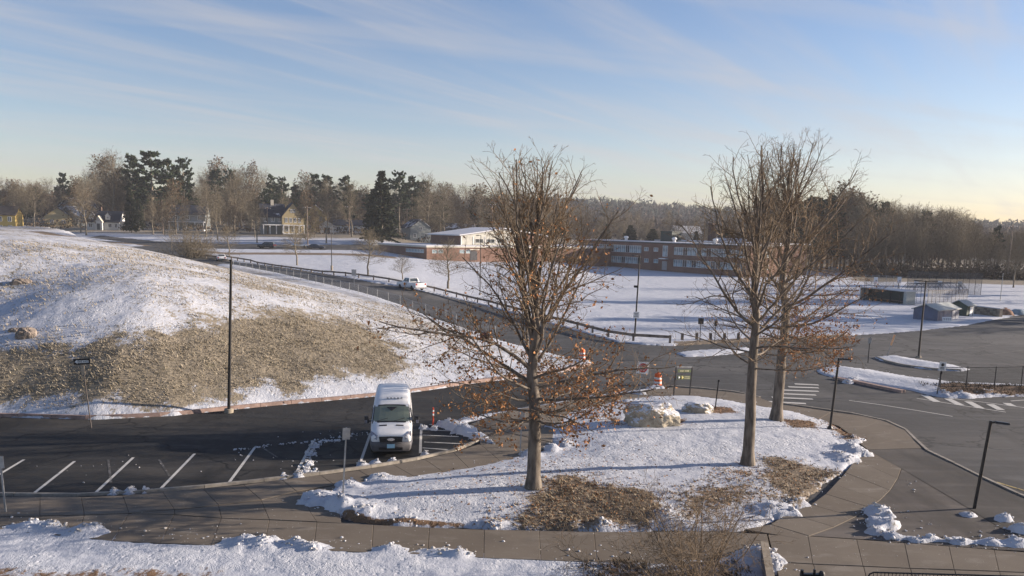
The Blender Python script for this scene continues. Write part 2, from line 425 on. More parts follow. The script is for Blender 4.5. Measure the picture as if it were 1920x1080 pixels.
def GT(px, py):
    """point of the snowy ground seen at a photo pixel"""
    x, y = G(px, py)
    for _ in range(3):
        z = TZ(x, y); d = ray(px, py); t = (z-CAM_H)/d[2]
        if abs(t-y) > 6 : break
        x, y = d[0]*t, t
    return Vector((x, y, TZ(x, y)))
def axis_lines(lo, hi, step, ratio, far):
    a = list(np.arange(lo, hi+step/2, step)); s = step; r = []; x = a[-1]
    while x < far: s *= ratio; x += s; r.append(x)
    s = step; l = []; x = a[0]
    while x > -far: s *= ratio; x -= s; l.append(x)
    return np.array(l[::-1]+a+r)
XS = axis_lines(-42, 42, .18, 1.024, 1100)
ys = [13.0]
while ys[-1] < 1700: ys.append(ys[-1]+.12*max(1, ys[-1]/25)**1.15)
YS = np.array(ys)
GX, GY = np.meshgrid(XS, YS)
# keep only what the place around the view needs
GZ, GS = terrain(GX, GY)
GRASS_P = [G(*p) for p in [(-120, 655), (0, 655), (60, 652), (130, 662), (210, 652), (280, 637), (330, 628), (400, 612), (470, 603), (560, 599), (640, 606), (700, 622), (740, 645), (762, 668), (752, 688), (705, 702), (620, 711), (560, 721), (480, 729), (440, 737), (380, 739), (300, 750), (200, 756), (100, 756), (-120, 752)]]
BARE = [  # polygon, strength, tone (0 dry grass .. 1 leaf litter and soil), feather m
    (GRASS_P, 1.0, 0.0, 4.2),
    ([G(*p) for p in [(300, 620), (420, 560), (560, 570), (660, 590), (770, 640), (800, 690), (760, 720), (560, 740), (300, 700)]], .52, 0, 4.0),
    (FL([(1008, 906), (1075, 898), (1150, 918), (1235, 936), (1262, 958), (1210, 986), (1060, 990), (985, 988), (935, 974), (985, 945)], .2), .80, .45, 2.0),
    (FL([(1240, 930), (1330, 905), (1420, 900), (1440, 935), (1400, 965), (1280, 985), (1240, 965)], .2), .52, .6, 2.0),
    (FL([(1425, 862), (1500, 868), (1590, 880), (1575, 905), (1535, 925), (1490, 945), (1450, 935), (1435, 905)], .2), .80, .35, 1.8),
    (FL([(1330, 885), (1420, 880), (1430, 900), (1350, 905)], .2), .56, .6, 1.2),
    (FL([(1465, 790), (1520, 792), (1535, 803), (1490, 806)], .2), .9, .9, .7),
    (FL([(1545, 787), (1590, 795), (1612, 822), (1585, 824), (1560, 806)], .2), .7, .9, .8),
    (FL([(1320, 765), (1370, 768), (1380, 778), (1330, 780)], .2), .85, 1, .6),
    (FL([(1205, 800), (1265, 795), (1285, 788), (1282, 797), (1230, 806)], .2), .85, 1, .5),
    (FL([(1120, 775), (1160, 790), (1180, 805), (1150, 803)], .2), .6, .9, .5),
    (FL([(640, 960), (700, 975), (800, 979), (930, 982), (930, 986), (700, 982), (640, 970)], .1), .75, 1, .3),
    (FL([(1757, 726), (1800, 722), (1860, 725), (1920, 727), (2000, 728), (2000, 740), (1830, 740), (1770, 741)], .1), .75, .9, .6),
    (FL([(1262, 649), (1330, 645), (1400, 641), (1500, 635), (1590, 630), (1590, 626), (1400, 634), (1262, 640)], .1), .75, .35, .9),
    (FL([(-50, 1062), (150, 1066), (430, 1062), (450, 1100), (-50, 1100)], .1), .50, 1, 1.2),
    (FL([(1100, 1050), (1400, 1056), (1430, 1100), (1100, 1100)], .1), .5, 1, 1.2),
    (VERGE, .8, .5, 1.5),

]
gb = np.zeros(GX.shape); gt = np.zeros(GX.shape); gw = np.zeros(GX.shape)+1e-6
for P, st, tone, fe in BARE:
    d = sdpoly_box(GX, GY, P, fe*2+2); k = ss(-fe, fe, d+.5*fe*(fbm(GX*.8, GY*.8, 3, 40)-.5)*2)
    gb = np.maximum(gb, st*k); gt += tone*k; gw += k
gt = gt/gw
dm = np.minimum(d_curb(GX, GY), d_road(GX, GY))
mound_bare = (.26+.26*fbm(GX*.09, GY*.13, 3, 50))*ss(2.0, 7, d_curb(GX, GY))*ss(0, 3, d_road(GX, GY))
edge = .3*(1-ss(0, .9, GS))*ss(60, 40, GY)            # thin, gritty rim of the ploughed snow
isl = .22*ss(0, 1, np.maximum(sdpoly_box(GX, GY, ISLAND, 3), -5))*fbm(GX*.4, GY*.4, 3, 60)
far_bare = .44*ss(100, 240, GY)*fbm(GX*.05, GY*.08, 3, 61)
gb = np.maximum.reduce([gb, mound_bare, edge, isl, far_bare])
woods = np.maximum(ss(255, 300, GY), ss(198, 215, GY)*ss(.36, .42, GX/GY))*.75
gb = np.maximum(gb, woods*(.5+.8*fbm(GX*.03, GY*.03, 3, 62)))
def grid_mesh(name, X, Y, Z, m, attrs):
    r, c = X.shape; V = np.stack([X.ravel(), Y.ravel(), Z.ravel()], 1)
    i = np.arange(r*c).reshape(r, c)
    Fq = np.stack([i[:-1, :-1].ravel(), i[:-1, 1:].ravel(), i[1:, 1:].ravel(), i[1:, :-1].ravel()], 1)
    # nothing is built far outside the fan the picture could see from a few steps away
    xc = X[:-1, :-1].ravel(); yc = Y[:-1, :-1].ravel()
    keep = (np.abs(xc) < 26+yc*.86)
    return np_mesh(name, V, Fq[keep], m, True, attrs)

# ---- snow / ground material
t = NT('snow_and_grass'); P = t.coord('Geo')
b = t.attr('bare'); tone = t.attr('tone')
n1 = t.noise(t.mapping(P, (1, 1, .4)), 1.6, 6, .62); n2 = t.noise(t.mapping(P, (1.3, .7, .7), .5), 5.5, 5, .65); n3 = t.noise(P, 22, 3, .6)
mixn = t.math('ADD', t.math('MULTIPLY', n1, .45), t.math('ADD', t.math('MULTIPLY', n2, .45), t.math('MULTIPLY', n3, .2)))
fac = t.range(t.math('ADD', t.math('MULTIPLY', b, .72), t.math('ADD', t.math('SUBTRACT', mixn, .42), t.math('MULTIPLY', t.math('SUBTRACT', t.noise(P, .13, 4, .6), .5), .28))), .40, .50)
g1 = t.mix(t.range(n2, .3, .7), (.135, .115, .085), (.28, .24, .18))
g1 = t.mix(t.range(n1, .55, .75), g1, (.15, .135, .09))
g2 = t.mix(t.range(n3, .3, .7), (.085, .052, .032), (.22, .135, .075))
gr = t.mix(tone, g1, g2)
sn = t.mix(t.range(n1, .25, .75), (.42, .445, .505), (.52, .54, .58))
dirt = t.range(t.math('ADD', t.math('MULTIPLY', b, .8), t.math('SUBTRACT', n2, .5)), .15, .6)
sn = t.mix(t.math('MULTIPLY', dirt, .35), sn, (.32, .285, .24))
colr = t.mix(fac, sn, gr)
vor = t.n('ShaderNodeTexVoronoi'); vor.inputs['Scale'].default_value = 3.2; t.l(t.mapping(P, (1, .8, .2)), vor.inputs[0])
foot = t.range(vor.outputs['Distance'], .0, .32)
lo = t.range(t.noise(P, .22, 4, .6), .35, .65, .25, 1.0)
h = t.math('ADD', t.math('MULTIPLY', n2, .55), t.math('ADD', t.math('MULTIPLY', n3, .28), t.math('MULTIPLY', foot, .30)))
h = t.math('MULTIPLY', h, lo)
t.bump(h, 1.0, .15)
M['ground'] = t.out(colr, .75, 0, .25)
ground = link('snow_ground', grid_mesh('snow_ground', GX, GY, GZ, M['ground'], {'bare': gb, 'tone': gt}))
tag(ground, kind='structure')

# ---- asphalt: one sheet under everything paved, darker sheet in the parking lot with tree shade in its colour
def asphalt(name, c0, c1, c2, crack=.9, patch=.12):
    t = NT(name); P = t.coord('Geo')
    a = t.noise(P, .23, 6, .6); b2 = t.noise(P, 2.2, 5, .6); c = t.noise(P, 60, 2)
    col = t.mix(t.range(a, .35, .65), c0, c1); col = t.mix(t.math('MULTIPLY', t.range(b2, .45, .75), .6), col, c2)
    st = t.noise(t.mapping(P, (.12, 1.2, 1), R(18)), 1.0, 5, .6); col = t.mix(t.math('MULTIPLY', t.range(st, .48, .70), .75), col, tuple(v*1.75 for v in c1))
    big = t.noise(t.mapping(P, (.35, 1.0, 1), R(-20)), .12, 5, .65); col = t.mix(t.range(big, .46, .68, 0, .8), col, tuple(v*1.5 for v in c2))
    dk = t.noise(t.mapping(P, (1.0, .25, 1), R(30)), .3, 5, .6); col = t.mix(t.range(dk, .50, .68, 0, .8), col, tuple(v*.55 for v in c0))
    v = t.n('ShaderNodeTexVoronoi', feature='DISTANCE_TO_EDGE'); v.inputs['Scale'].default_value = patch
    w = t.n('ShaderNodeVectorMath', operation='ADD'); t.l(P, w.inputs[0])
    nn = t.n('ShaderNodeTexNoise'); nn.inputs['Scale'].default_value = .7; t.l(P, nn.inputs[0])
    sc = t.n('ShaderNodeVectorMath', operation='SCALE'); sc.inputs['Scale'].default_value = 2.6; t.l(nn.outputs['Color'], sc.inputs[0]); t.l(sc.outputs[0], w.inputs[1]); t.l(w.outputs[0], v.inputs[0])
    cr = t.range(v.outputs['Distance'], .005, .016, 1, 0)
    col = t.mix(t.math('MULTIPLY', cr, crack), col, tuple(x*.35 for x in c0))
    vc = t.n('ShaderNodeTexVoronoi'); vc.inputs['Scale'].default_value = patch*.8; t.l(w.outputs[0], vc.inputs[0]); sv = t.n('ShaderNodeSeparateColor'); t.l(vc.outputs['Color'], sv.inputs[0])
    col = t.mix(t.math('MULTIPLY', sv.outputs[0], .42), col, tuple(x*.62 for x in c0)); col = t.mix(t.range(t.noise(P, 7, 4, .8), .60, .75, 0, .5), col, tuple(x*1.7 for x in c2))
    t.bump(c, .35, .01)
    return t.out(col, t.range(b2, .3, .7, .75, .95), 0, .3)
M['asphalt'] = asphalt('asphalt_grey', (.044, .045, .047), (.060, .060, .061), (.076, .073, .070))
M['asphalt_dark_shaded'] = asphalt('asphalt_dark_shaded', (.011, .0125, .0145), (.018, .019, .020), (.048, .043, .037))  # dark lot asphalt, lowered further so its colour carries the tree crowns' shade
M['asphalt_path'] = asphalt('asphalt_path', (.048, .044, .041), (.062, .056, .051), (.075, .067, .059), .3)
M['asphalt_triangle'] = asphalt('asphalt_triangle', (.066, .058, .052), (.09, .078, .069), (.11, .095, .083), 0)
def sheet(name, poly, z, m, step=1.5, margin=0.0):
    """flat or terrain-following sheet over a polygon, cut cleanly along its outline"""
    bm = bmesh.new(); vs = [bm.verts.new((x, y, 0)) for x, y in poly]; bm.faces.new(vs)
    bmesh.ops.triangulate(bm, faces=bm.faces[:])
    if step:
        xs = [p[0] for p in poly]; yy = [p[1] for p in poly]
        for k in np.arange(min(xs), max(xs), step): bmesh.ops.bisect_plane(bm, geom=bm.verts[:]+bm.edges[:]+bm.faces[:], plane_co=(k, 0, 0), plane_no=(1, 0, 0))
        for k in np.arange(min(yy), max(yy), step): bmesh.ops.bisect_plane(bm, geom=bm.verts[:]+bm.edges[:]+bm.faces[:], plane_co=(0, k, 0), plane_no=(0, 1, 0))
    for v in bm.verts: v.co.z = float(z_base(v.co.x, v.co.y))+z
    for f in bm.faces:
        if f.normal.z < 0: f.normal_flip()
    me = bpy.data.meshes.new(name); bm.normal_update(); bm.to_mesh(me); bm.free()
    for p in me.polygons: 
        pass
    me.materials.append(m); o = link(name, me); return o
AX, AY = np.meshgrid(np.linspace(-130, 132, 132), np.concatenate([np.arange(15, 130, 2.0), np.arange(130, 310, 2.5)]))
AZ = z_base(AX, AY)
road = link('road', grid_mesh('road', AX, AY, AZ, M['asphalt'], None)); tag(road, kind='structure')
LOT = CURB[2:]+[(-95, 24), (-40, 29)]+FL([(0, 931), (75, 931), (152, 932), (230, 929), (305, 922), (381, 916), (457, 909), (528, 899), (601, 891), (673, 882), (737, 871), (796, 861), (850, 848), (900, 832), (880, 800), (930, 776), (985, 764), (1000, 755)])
lot = sheet('parking_lot', LOT, .005, M['asphalt_dark_shaded'], 0); tag(lot, kind='structure')

# ---- painted markings (each line a part of the pavement it lies on)
def paint_mat(name, col, wear):
    t = NT(name); P = t.coord('Geo'); n = t.noise(P, 9, 6, .7); n2 = t.noise(P, 1.3, 3)
    f = t.range(t.math('ADD', n, t.math('MULTIPLY', t.math('SUBTRACT', n2, .5), .5)), wear-.1, wear+.1)
    return t.out(t.mix(f, (.06, .058, .055), col), .8, 0, .2)
M['paint'] = paint_mat('white_road_paint', (.50, .49, .46), .34)
M['paint_faded'] = paint_mat('faded_road_paint', (.15, .145, .14), .52)
M['paint_yellow'] = paint_mat('yellow_road_paint', (.42, .33, .14), .42)
def line(pts, w, m, parent, z=.011, name='marking', world=False):
    P = [Vector((*(p if world else flat(*p)), 0)) for p in pts]; mb = MB(); L = []; Rr = []
    for i, p in enumerate(P):
        tdir = (P[min(i+1, len(P)-1)]-P[max(i-1, 0)]).normalized(); nrm = Vector((-tdir.y, tdir.x, 0))*w/2
        L.append(p+nrm); Rr.append(p-nrm)
    for i in range(len(P)-1):
        q = [L[i], Rr[i], Rr[i+1], L[i+1]]
        mb.add([(v.x, v.y, float(z_base(v.x, v.y))+z) for v in q], [(0, 1, 2, 3)])
    return mb.build(name, m, parent)
for a, b2 in [((45, 862), (-60, 925)), ((140, 865), (60, 928)), ((250, 858), (175, 928)), ((365, 851), (298, 920)), ((478, 839), (428, 907)), ((588, 826), (553, 892)), ((695, 812), (673, 875)), ((790, 795), (788, 850))]:
    line([a, b2], .13, M['paint'], lot, name='stall_line')
for a, b2 in [((203, 862), (208, 905)), ((298, 862), (318, 893)), ((490, 838), (520, 858))]:
    line([a, b2], .10, M['paint_faded'], lot, name='old_stall_line')
for a, b2 in [((792, 806), (845, 808)), ((793, 816), (860, 819)), ((795, 829), (880, 833)), ((792, 840), (862, 845)), ((805, 796), (832, 797))]:
    line([a, b2], .12, M['paint'], lot, name='hatch_line')
for q in [((1440, 753), (1511, 757)), ((1447, 745), (1524, 748.5)), ((1457, 738), (1530, 741)), ((1468, 731.5), (1535, 734)), ((1478, 725.5), (1535, 727.5)), ((1490, 720), (1535, 722))]:
    line(q, .42, M['paint'], road, name='crosswalk_stripe')
line([(1592, 751), (1650, 759), (1720, 770), (1786, 781)], .14, M['paint'], road, name='lane_line')
line([(1719, 747), (1800, 760), (1886, 773)], .14, M['paint'], road, name='hatch_border')
line([(1771, 746), (1840, 754), (1925, 765)], .14, M['paint'], road, name='hatch_border')
for a, b2 in [((1733, 741), (1757, 754)), ((1777, 748), (1801, 760)), ((1815, 753), (1839, 766)), ((1856, 758), (1877, 769)), ((1887, 756), (1899, 762))]:
    line([a, b2], .5, M['paint'], road, name='hatch_stripe', z=.015)
line([(1895, 752), (1925, 750)], .14, M['paint'], road, name='hatch_border')
line([(1868, 904), (1890, 911), (1935, 924)], .12, M['paint_yellow'], road, name='edge_line')
line([(1300, 654), (1276, 657), (1267, 661), (1272, 667), (1300, 674), (1350, 681), (1420, 688)], .14, M['paint_faded'], road, name='edge_line')
for q in [((1733, 664), (1780, 672), (1822, 682)), ((1840, 682), (1895, 685)), ((1850, 640), (1925, 628)), ((1800, 655), (1915, 640)), ((1830, 668), (1925, 656))]:
    line(q, .22, M['paint_faded'], road, name='worn_stall_line')

# ---- sidewalks: every slab a part
def slab_mat():
    t = NT('sidewalk_concrete'); P = t.coord('Geo'); a = t.noise(P, .35, 5, .6); b2 = t.noise(P, 5, 5, .65); c = t.noise(P, 40, 2)
    oi = t.n('ShaderNodeObjectInfo').outputs['Random']
    col = t.mix(t.range(a, .3, .7), (.138, .116, .092), (.176, .150, .120)); col = t.mix(t.math('MULTIPLY', t.range(b2, .5, .8), .5), col, (.195, .163, .128))
    col = t.mix(t.math('MULTIPLY', oi, .5), col, (.118, .098, .077))
    sl = t.noise(t.mapping(P, (.6, 1.3, 1), R(12)), .9, 6, .7); col = t.mix(t.range(sl, .52, .72, 0, .55), col, (.25, .225, .195)); col = t.mix(t.range(t.noise(P, .55, 5, .7), .55, .7, 0, .32), col, (.085, .075, .064))
    sp = t.range(t.noise(P, 13, 2), .73, .76); col = t.mix(sp, col, (.6, .58, .55))
    t.bump(c, .3, .006); return t.out(col, .9, 0, .2)
M['slab'] = slab_mat()
M['joint'] = mat('joint_filler', (.045, .04, .035), .95, 0, .2)
def sidewalk(name, rungs, zt=.115, split=0):
    pts = [(flat(a, b2, zt), flat(c, d, zt)) for a, b2, c, d in rungs]
    mb = MB()
    for (A, B), (C, D) in zip(pts[:-1], pts[1:]):
        mb.add([(*A, zt-.03), (*B, zt-.03), (*D, zt-.03), (*C, zt-.03), (*A, -.1), (*B, -.1), (*D, -.1), (*C, -.1)],
               [(0, 1, 2, 3), (0, 4, 5, 1), (1, 5, 6, 2), (2, 6, 7, 3), (3, 7, 4, 0)])
    bed = mb.build(name, M['joint']); tag(bed, kind='structure')
    me0 = bed.data
    bm = bmesh.new(); bm.from_mesh(me0); bmesh.ops.recalc_face_normals(bm, faces=bm.faces[:]); bm.to_mesh(me0); bm.free()
    for (A, B), (C, D) in zip(pts[:-1], pts[1:]):
        q = [Vector(A), Vector(B), Vector(D), Vector(C)]; c = sum(q, Vector((0, 0)))/4
        # orient counter-clockwise and inset by half a joint
        area = sum(q[i].x*q[(i+1) % 4].y-q[(i+1) % 4].x*q[i].y for i in range(4))
        if area < 0: q.reverse()
        L = sum((p-c).length for p in q)/4; g = .014
        top = [c+(p-c)*(1-g/max(L, .2)) for p in q]; tp2 = [c+(p-c)*(1-(g+.012)/max(L, .2)) for p in q]
        dz = random.uniform(-.003, .004); s = MB()
        tilt = [random.uniform(-.003, .003) for _ in range(4)]
        s.add([(p.x, p.y, zt-.028) for p in top]+[(p.x, p.y, zt-.008+dz) for p in top]+[(p.x, p.y, zt+dz+k) for p, k in zip(tp2, tilt)],
              [(4, 0, 1, 5), (5, 1, 2, 6), (6, 2, 3, 7), (7, 3, 0, 4), (8, 4, 5, 9), (9, 5, 6, 10), (10, 6, 7, 11), (11, 7, 4, 8), (8, 9, 10, 11)])
        s.build('slab', M['slab'], bed)
    return bed
S1 = [(-290, 925, -320, 955), (-190, 927, -210, 960), (-90, 929, -100, 965), (-5, 931, -12, 968), (75, 931, 75, 967), (152, 932, 158, 965), (230, 929, 242, 962), (305, 922, 327, 955), (381, 916, 410, 947), (457, 909, 490, 937), (528, 899, 556, 921), (601, 891, 627, 909), (673, 882, 707, 902), (737, 871, 776, 893), (796, 861, 830, 884), (850, 848, 880, 878), (900, 832, 940, 866), (905, 812, 1005, 852), (882, 796, 1035, 830)]
sidewalk('sidewalk', S1)
sidewalk('sidewalk', [(882, 795, 1035, 829), (935, 774, 1040, 800), (985, 764, 1066, 775), (1040, 756, 1090, 768), (1090, 747, 1118, 762), (1150, 738, 1160, 751), (1210, 731, 1217, 743), (1262, 726, 1262, 741), (1312, 729, 1305, 742), (1362, 734, 1352, 748), (1412, 741, 1400, 757), (1455, 757, 1440, 764), (1500, 763, 1485, 773), (1560, 772, 1535, 786), (1612, 779, 1573, 799), (1652, 788, 1592, 813), (1690, 800, 1606, 827), (1715, 820, 1618, 836), (1728, 840, 1627, 843)])
sidewalk('sidewalk', [(1690, 878.5, 1618, 838), (1683, 897, 1604, 862), (1669, 919, 1585, 886), (1650, 938, 1565, 908), (1630, 951, 1548, 926), (1604, 969, 1520, 946), (1564, 988, 1478, 962), (1517, 1005, 1445, 983), (1500, 1010, 1395, 992)])
sidewalk('sidewalk', [(-300, 956, -330, 985), (-200, 960, -230, 990), (-100, 965, -110, 992), (-12, 969, -18, 992), (75, 968, 70, 1000), (158, 966, 145, 1008), (242, 963, 210, 1014), (327, 965, 300, 1018), (415, 972, 396, 1022), (505, 975, 495, 1026), (594, 979, 588, 1032), (700, 984, 697, 1036), (805, 989, 802, 1040), (908, 993, 907, 1046), (1011, 995, 1014, 1050), (1114, 997, 1119, 1054), (1220, 997, 1230, 1058), (1330, 997, 1342, 1062), (1438, 1001, 1452, 1066)])
sidewalk('sidewalk', [(246, 962.3, 246, 963), (327, 956, 327, 964), (410, 948, 415, 971), (490, 938, 505, 974), (557, 922, 594, 978), (628, 910, 640, 981)])
sidewalk('sidewalk', [(1440, 1002, 1453, 1053), (1515, 1005, 1524, 1057), (1606, 1011, 1618, 1061), (1696, 1018, 1706, 1065), (1779, 1024, 1789, 1068), (1864, 1031, 1873, 1071), (1950, 1037, 1958, 1074), (2040, 1043, 2046, 1078)])
sidewalk('sidewalk', [(1454, 1054, 1462, 1092), (1525, 1058, 1533, 1095), (1619, 1062, 1628, 1098), (1707, 1066, 1716, 1101), (1790, 1069, 1798, 1104), (1874, 1072, 1882, 1107), (1959, 1075, 1966, 1110)])
path = sheet('asphalt_path', FL([(1628, 843.5), (1729, 840.5), (1745, 850), (1790, 871), (1850, 901), (1925, 936), (2050, 985), (2050, 1040), (1960, 1032), (1880, 992), (1790, 937), (1691, 879)], .1), .1, M['asphalt_path'], 0); tag(path, kind='structure')
tri = sheet('asphalt_triangle', FL([(1691, 879.5), (1790, 938), (1880, 993), (1960, 1034), (1864, 1030), (1779, 1023), (1696, 1017), (1606, 1010), (1520, 1004.5), (1566, 988), (1605, 969.5), (1631, 951), (1651, 938), (1670, 919), (1684, 897)], .1), .096, M['asphalt_triangle'], 0); tag(tri, kind='structure')

# ---- kerbs
def kerb_mat(name, c):
    t = NT(name); P = t.coord('Geo'); n = t.noise(P, 3, 4, .6); n2 = t.noise(P, 40, 2)
    return t.out(t.mix(t.range(n, .3, .7), tuple(v*.75 for v in c), tuple(v*1.2 for v in c)), .85, 0, .3)
M['granite'] = kerb_mat('pinkish_granite', (.30, .215, .185)); M['kerb'] = kerb_mat('grey_kerb', (.27, .245, .21))
def kerb(pts, w, h, m, side=1, stone=1.9, world=False, z0=0.0, maxn=70):
    P = resample([(p if world else flat(*p)) for p in pts], .45); L = polyline_len(P); root = None
    mb = MB(); n = int(L[-1]/stone)
    base = MB()
    def pt(d):
        return np.array([np.interp(d, L, P[:, 0]), np.interp(d, L, P[:, 1])])
    stones = []
    for k in range(n):
        a, b2 = pt(k*stone+.012), pt((k+1)*stone-.012); td = (b2-a)/max(1e-6, np.linalg.norm(b2-a)); nr = np.array([-td[1], td[0]])*w*side
        za = float(z_base(*a))+z0; zb = float(z_base(*b2))+z0; j = random.uniform(-.008, .008)
        s = MB(); s.add([(*a, za-.1), (*b2, zb-.1), (*(b2+nr), zb-.1), (*(a+nr), za-.1), (*(a+nr*.12), za+h+j), (*(b2+nr*.12), zb+h+j), (*(b2+nr), zb+h+j), (*(a+nr), za+h+j)],
                         [(0, 3, 2, 1), (4, 5, 6, 7), (0, 1, 5, 4), (1, 2, 6, 5), (2, 3, 7, 6), (3, 0, 4, 7)])
        stones.append(s)
    for i in range(n):
        a, b2 = pt(i*stone), pt((i+1)*stone); td = (b2-a)/max(1e-6, np.linalg.norm(b2-a)); nr = np.array([-td[1], td[0]])*w*side
        za = float(z_base(*a))+z0; zb = float(z_base(*b2))+z0
        a2, b3, nn = a+nr*.15, b2+nr*.15, nr*.75
        base.add([(*a2, za-.1), (*b3, zb-.1), (*(b3+nn), zb-.1), (*(a2+nn), za-.1), (*a2, za+h-.03), (*b3, zb+h-.03), (*(b3+nn), zb+h-.03), (*(a2+nn), za+h-.03)], [(4, 5, 6, 7), (0, 1, 5, 4), (2, 3, 7, 6)])
    root = base.build('kerb', M['joint']); tag(root, kind='structure')
    bm = bmesh.new(); bm.from_mesh(root.data); bmesh.ops.recalc_face_normals(bm, faces=bm.faces[:]); bm.to_mesh(root.data); bm.free()
    for s in stones:
        o = s.build('kerbstone', m, root)
        bm = bmesh.new(); bm.from_mesh(o.data); bmesh.ops.recalc_face_normals(bm, faces=bm.faces[:]); bm.to_mesh(o.data); bm.free()
    return root
kerb(CURB[:-1], .42, .21, M['granite'], -1, 1.9, True)
kerb([(a, b2) for a, b2, _, _ in S1[2:18]], .16, .13, M['kerb'], 1, 2.4)
kerb([(1455, 757), (1500, 763), (1560, 772), (1612, 779), (1652, 788), (1690, 800), (1715, 820), (1728, 840), (1745, 850), (1790, 871), (1850, 901), (1925, 936), (2050, 985)], .17, .14, M['kerb'], -1, 2.4)
kerb([(1250, 725), (1312, 729), (1362, 734), (1412, 741), (1436, 751)], .16, .13, M['kerb'], -1, 2.4)
kerb([(1560, 711), (1595, 717), (1650, 729), (1700, 739), (1722, 744)], .5, .18, M['granite'], 1, 2.0)
kerb([(1642, 671), (1660, 679), (1690, 686), (1730, 692), (1790, 697), (1815, 695)], .18, .15, M['kerb'], 1, 2.4)
# ================================================================ TREES
class Skel:
    def __init__(s): s.P = []; s.Q = []; s.a = []; s.b = []; s.lv = []; s.tips = []
    def seg(s, p, q, a, b, lv): s.P.append(p); s.Q.append(q); s.a.append(a); s.b.append(b); s.lv.append(lv)
    def mesh(s, name, levels, n, m):
        lv = np.array(s.lv); k = np.isin(lv, levels)
        P = np.array(s.P)[k]; Q = np.array(s.Q)[k]; a = np.array(s.a)[k]; b = np.array(s.b)[k]
        d = Q-P; L = np.linalg.norm(d, axis=1, keepdims=True); d = d/np.maximum(L, 1e-9)
        ref = np.where(np.abs(d[:, 2:3]) > .9, np.array([[1., 0, 0]]), np.array([[0, 0, 1.]]))
        x = np.cross(d, ref); x /= np.linalg.norm(x, axis=1, keepdims=True); y = np.cross(d, x)
        Q = Q+d*b[:, None]*.4
        V = np.zeros((len(P), 2*n, 3))
        for i in range(n):
            c, s2 = math.cos(2*math.pi*i/n), math.sin(2*math.pi*i/n); o = x*c+y*s2
            V[:, i] = P+o*a[:, None]; V[:, n+i] = Q+o*b[:, None]
        off = (np.arange(len(P))*2*n)[:, None]
        Fq = np.concatenate([off+np.array([[i, (i+1) % n, n+(i+1) % n, n+i]]) for i in range(n)], 0)
        return np_mesh(name, V.reshape(-1, 3), Fq, m, True)
def rnd(rg, a, b): return rg.uniform(a, b)
def branch(sk, rg, p, d, L, r, lv, cfg):
    """one limb as a bent polyline; spawns finer ones"""
    mx = cfg['levels']; n = max(2, int(cfg.get('seg', [6, 6, 4, 3, 2, 2])[lv])); p = np.array(p, float); d = np.array(d, float); d /= np.linalg.norm(d)
    up = cfg['up'][lv]; wob = cfg['wob'][lv]; pts = [p]; dirs = [d]; rad = [r]; st = L/n
    for i in range(n):
        d = d+np.array([rg.gauss(0, wob), rg.gauss(0, wob), rg.gauss(0, wob)+up]); d /= np.linalg.norm(d)
        q = p+d*st; r2 = r*(1-(1-cfg['tip'])*(i+1)/n)
        sk.seg(p, q, rad[-1], max(r2, cfg['rmin']), lv); p = q; pts.append(p); dirs.append(d); rad.append(max(r2, cfg['rmin']))
    if lv >= mx: sk.tips.append((p, d)); return
    k = max(1, int(L*cfg['dens'][lv]+rg.random())); k = min(k, cfg['kmax'][lv])
    az = rg.uniform(0, 6.28)
    for j in range(k):
        t = cfg['t0'][lv]+(1-cfg['t0'][lv])*(j+rg.random()*.8)/k; f = t*n; i = min(int(f), n-1); u = f-i
        bp = pts[i]*(1-u)+pts[i+1]*u; bd = dirs[i+1]; br = rad[i]*(1-u)+rad[i+1]*u
        az += 2.4+rg.uniform(-.5, .5); sp = R(rg.uniform(*cfg['ang'][lv]))
        x = np.cross(bd, [0.3, .2, 1.0]); x /= np.linalg.norm(x)+1e-9; y = np.cross(bd, x)
        nd = bd*math.cos(sp)+(x*math.cos(az)+y*math.sin(az))*math.sin(sp)
        nl = L*rg.uniform(*cfg['len'][lv])*(1.15-.65*t)
        branch(sk, rg, bp, nd, max(nl, .12), min(br*.7, max(cfg['rmin'], br*cfg['rr'])), lv+1, cfg)
    sk.tips.append((p, d))
def bare_tree(seed, H, r0, hb, spec, cfg, wob=.03, lean=(0, 0), flare=1.5, top_split=True):
    """leader, then primary limbs whose steepness and length follow spec(t) -> (elevation deg, length m)"""
    rg = random.Random(seed); sk = Skel(); n = 16; p = np.array([0., 0, -.4]); pts = [p]; rad = []
    for i in range(n+1):
        t = i/n; rr = r0*(1-t)**.75+cfg['rmin']
        if t < .06: rr *= 1+(flare-1)*(1-t/.06)
        rad.append(rr)
    off = np.zeros(2)
    for i in range(n):
        off = off+np.array([rg.gauss(0, wob), rg.gauss(0, wob)])*(i > 2)
        t = (i+1)/n; q = np.array([off[0]+lean[0]*t*H, off[1]+lean[1]*t*H, -.4+(H+.4)*t]); sk.seg(pts[-1], q, rad[i], rad[i+1], 0); pts.append(q)
    az = rg.uniform(0, 6.28); N = cfg['nprim']
    for j in range(N):
        t = hb+(.97-hb)*((j+rg.random()*.6)/N)**cfg.get('dist', 1); f = t*n; i = min(int(f), n-1); u = f-i
        bp = pts[i]*(1-u)+pts[i+1]*u; az += 2.4+rg.uniform(-.4, .4)
        e, L = spec((t-hb)/(1-hb), az, rg); e = R(e)
        d = np.array([math.cos(az)*math.cos(e), math.sin(az)*math.cos(e), math.sin(e)])
        br = (rad[i]*(1-u)+rad[i+1]*u)
        branch(sk, rg, bp, d, L, min(br*.72, cfg['rl']*L+.006), 1, cfg)
    return sk
def bark(name, a, b, sc=5):
    t = NT(name); P = t.coord('Object'); n = t.noise(t.mapping(P, (1, 1, .25)), sc, 6, .65); t.bump(n, .6, .03)
    return t.out(t.mix(t.range(n, .3, .7), a, b), .9, 0, .15)
M['bark'] = bark('oak_bark', (.075, .064, .054), (.21, .18, .15))
